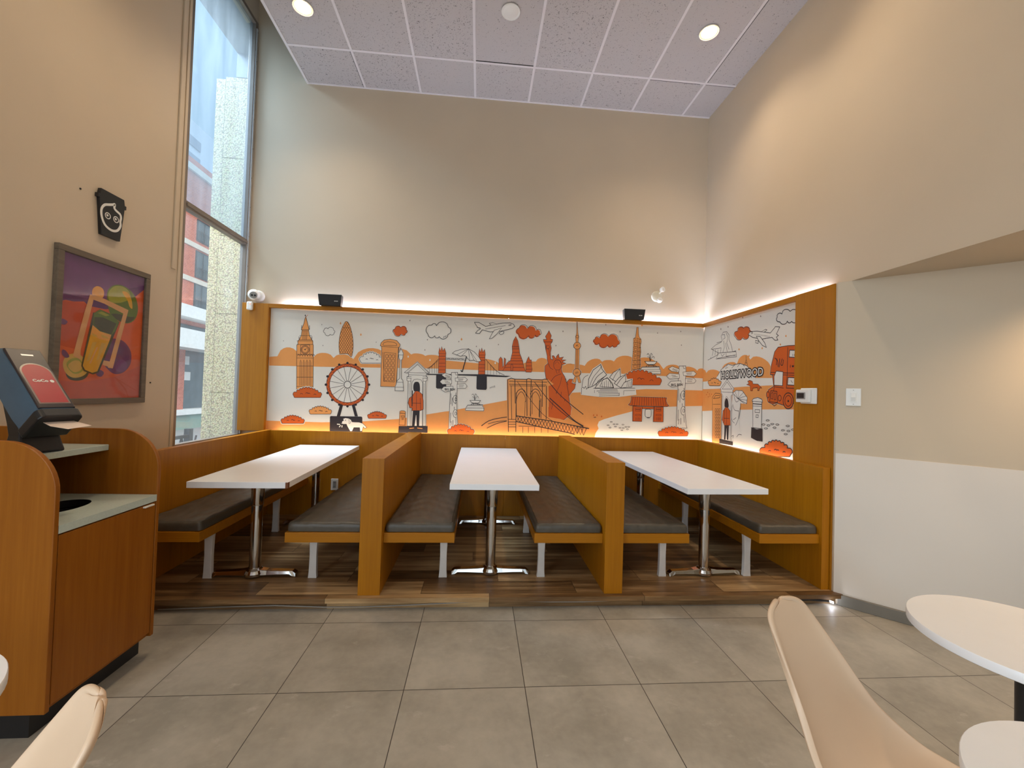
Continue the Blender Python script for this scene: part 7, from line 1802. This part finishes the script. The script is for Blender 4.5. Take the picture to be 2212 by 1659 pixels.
def m_brick():
    t = NT('red_brick'); br = t.n('ShaderNodeTexBrick'); sp = t.n('ShaderNodeSeparateXYZ'); t.put(sp.inputs[0], t.pos()); cb = t.n('ShaderNodeCombineXYZ'); t.put(cb.inputs[0], sp.outputs[1]); t.put(cb.inputs[1], sp.outputs[2])
    t.put(br.inputs['Vector'], cb.outputs[0]); br.inputs['Scale'].default_value = 4.5; br.inputs['Color1'].default_value = srgb(178, 80, 50); br.inputs['Color2'].default_value = srgb(198, 100, 68); br.inputs['Mortar'].default_value = srgb(190, 160, 140); br.inputs['Mortar Size'].default_value = .012
    t.set(br.outputs[0], .9, 0, .2); return t.m
M_BRICK = m_brick(); M_BAND = plain('pale_stone_band', srgb(206, 196, 182), .8); M_WST = plain('white_stucco', srgb(226, 226, 224), .7); M_WGL = plain('dark_window_glass', srgb(62, 72, 76), .1, 0, .5, .2, 3)
t = thing('brick_building', 'red brick building with balcony windows across the street', 'building', (-12.5, 19, -.5))
rel(MB().box(-13, -12, 14, 26, 3.8, 10.6), t).obj('brick_wall', M_BRICK, t); rel(MB().box(-13.2, -11.9, 14, 26, 10.05, 10.3), t).obj('cornice', M_BAND, t)
b = MB()
for z in (7.12, 5.67): b.box(-12.05, -11.96, 14, 26, z-.10, z+.10)
rel(b, t).obj('stone_bands', M_BAND, t)
for z0, z1 in ((7.36, 8.27), (5.83, 6.95), (4.48, 5.56)):
    for y in (16.0, 18.06, 20.5):
        w = rel(MB().box(-12.04, -11.97, y, y+.86, z0, z1), t).obj('window', M_BLACK, t)
        for q in (0, 1): rel(MB().box(-11.969, -11.96, y+.06+q*.40, y+.40+q*.40, z0+.06, z1-.06), t).obj('pane', M_WGL, w)
        b = MB(); b.box(-11.90, -11.88, y-.02, y+.90, z0+.38, z0+.41)
        for q in range(8): b.box(-11.90, -11.885, y+q*.125, y+q*.125+.012, z0+.02, z0+.40)
        rel(b, t).obj('balcony_rail', M_DARK, w)
rel(MB().box(-12, -11.3, 14, 26, 3.95, 4.42), t).obj('white_ledge', M_WST, t); rel(MB().box(-12, -10.9, 14, 26, 2.72, 3.42), t).obj('white_canopy', M_WST, t)
rel(MB().box(-13, -12.2, 14, 26, .30, 3.8), t).obj('shop_window', M_WGL, t)
b = MB()
for y in (14.9, 17.15, 19.7): b.box(-12.2, -11.9, y, y+.45, .1, 2.72)
rel(b, t).obj('brick_piers', M_BRICK, t); rel(MB().box(-12.3, -11.8, 14, 26, .1, .32), t).obj('sill_band', M_WST, t)
rel(MB().box(-12.4, -11.95, 14, 26, -.5, .1), t).obj('teal_base', plain('teal_panel', srgb(120, 152, 138), .6), t)
b = MB()
for y, z in ((17.9, 1.5), (17.8, 2.15)): b.box(-12.19, -12.17, y, y+.45, z, z+.35)
rel(b, t).obj('window_notices', M_WST, t)
t = thing('apartment_tower', 'pale grey high rise far behind the brick building', 'building', (-34, 52, -.5))
rel(MB().box(-40, -30, 38, 70, 0, 28.1), t).obj('tower_wall', plain('pale_tower', srgb(190, 198, 208), .8), t)
b = MB()
for k in range(9): b.box(-30.0, -29.9, 38, 45.1, 25.5-k*1.75, 26.45-k*1.75)
rel(b, t).obj('window_bands', plain('tower_glass', srgb(120, 132, 150), .4), t)
t = thing('metal_railing', 'dark metal railing outside the window bottom', 'railing', (-3.30, 4.4, -.5))
b = MB().box(-.02, .02, -2.4, .62, 1.30, 1.335).box(-.02, .02, -2.4, .62, .90, .93)
y = -2.4
while y < .5: b.tube([(0, y, 1.31), (0, y+.12, .92)], .010, 6).tube([(0, y+.12, .92), (0, y+.24, 1.31)], .010, 6); y += .24
b.obj('rail', M_DARK, t); MB().box(-.03, .03, .56, .62, 0, 1.40).obj('post', M_DARK, t)
MB().box(-60, -2.70, -20, 90, -.6, -.5).obj('street_ground', plain('street_asphalt', srgb(140, 140, 138), .9))['kind'] = 'structure'
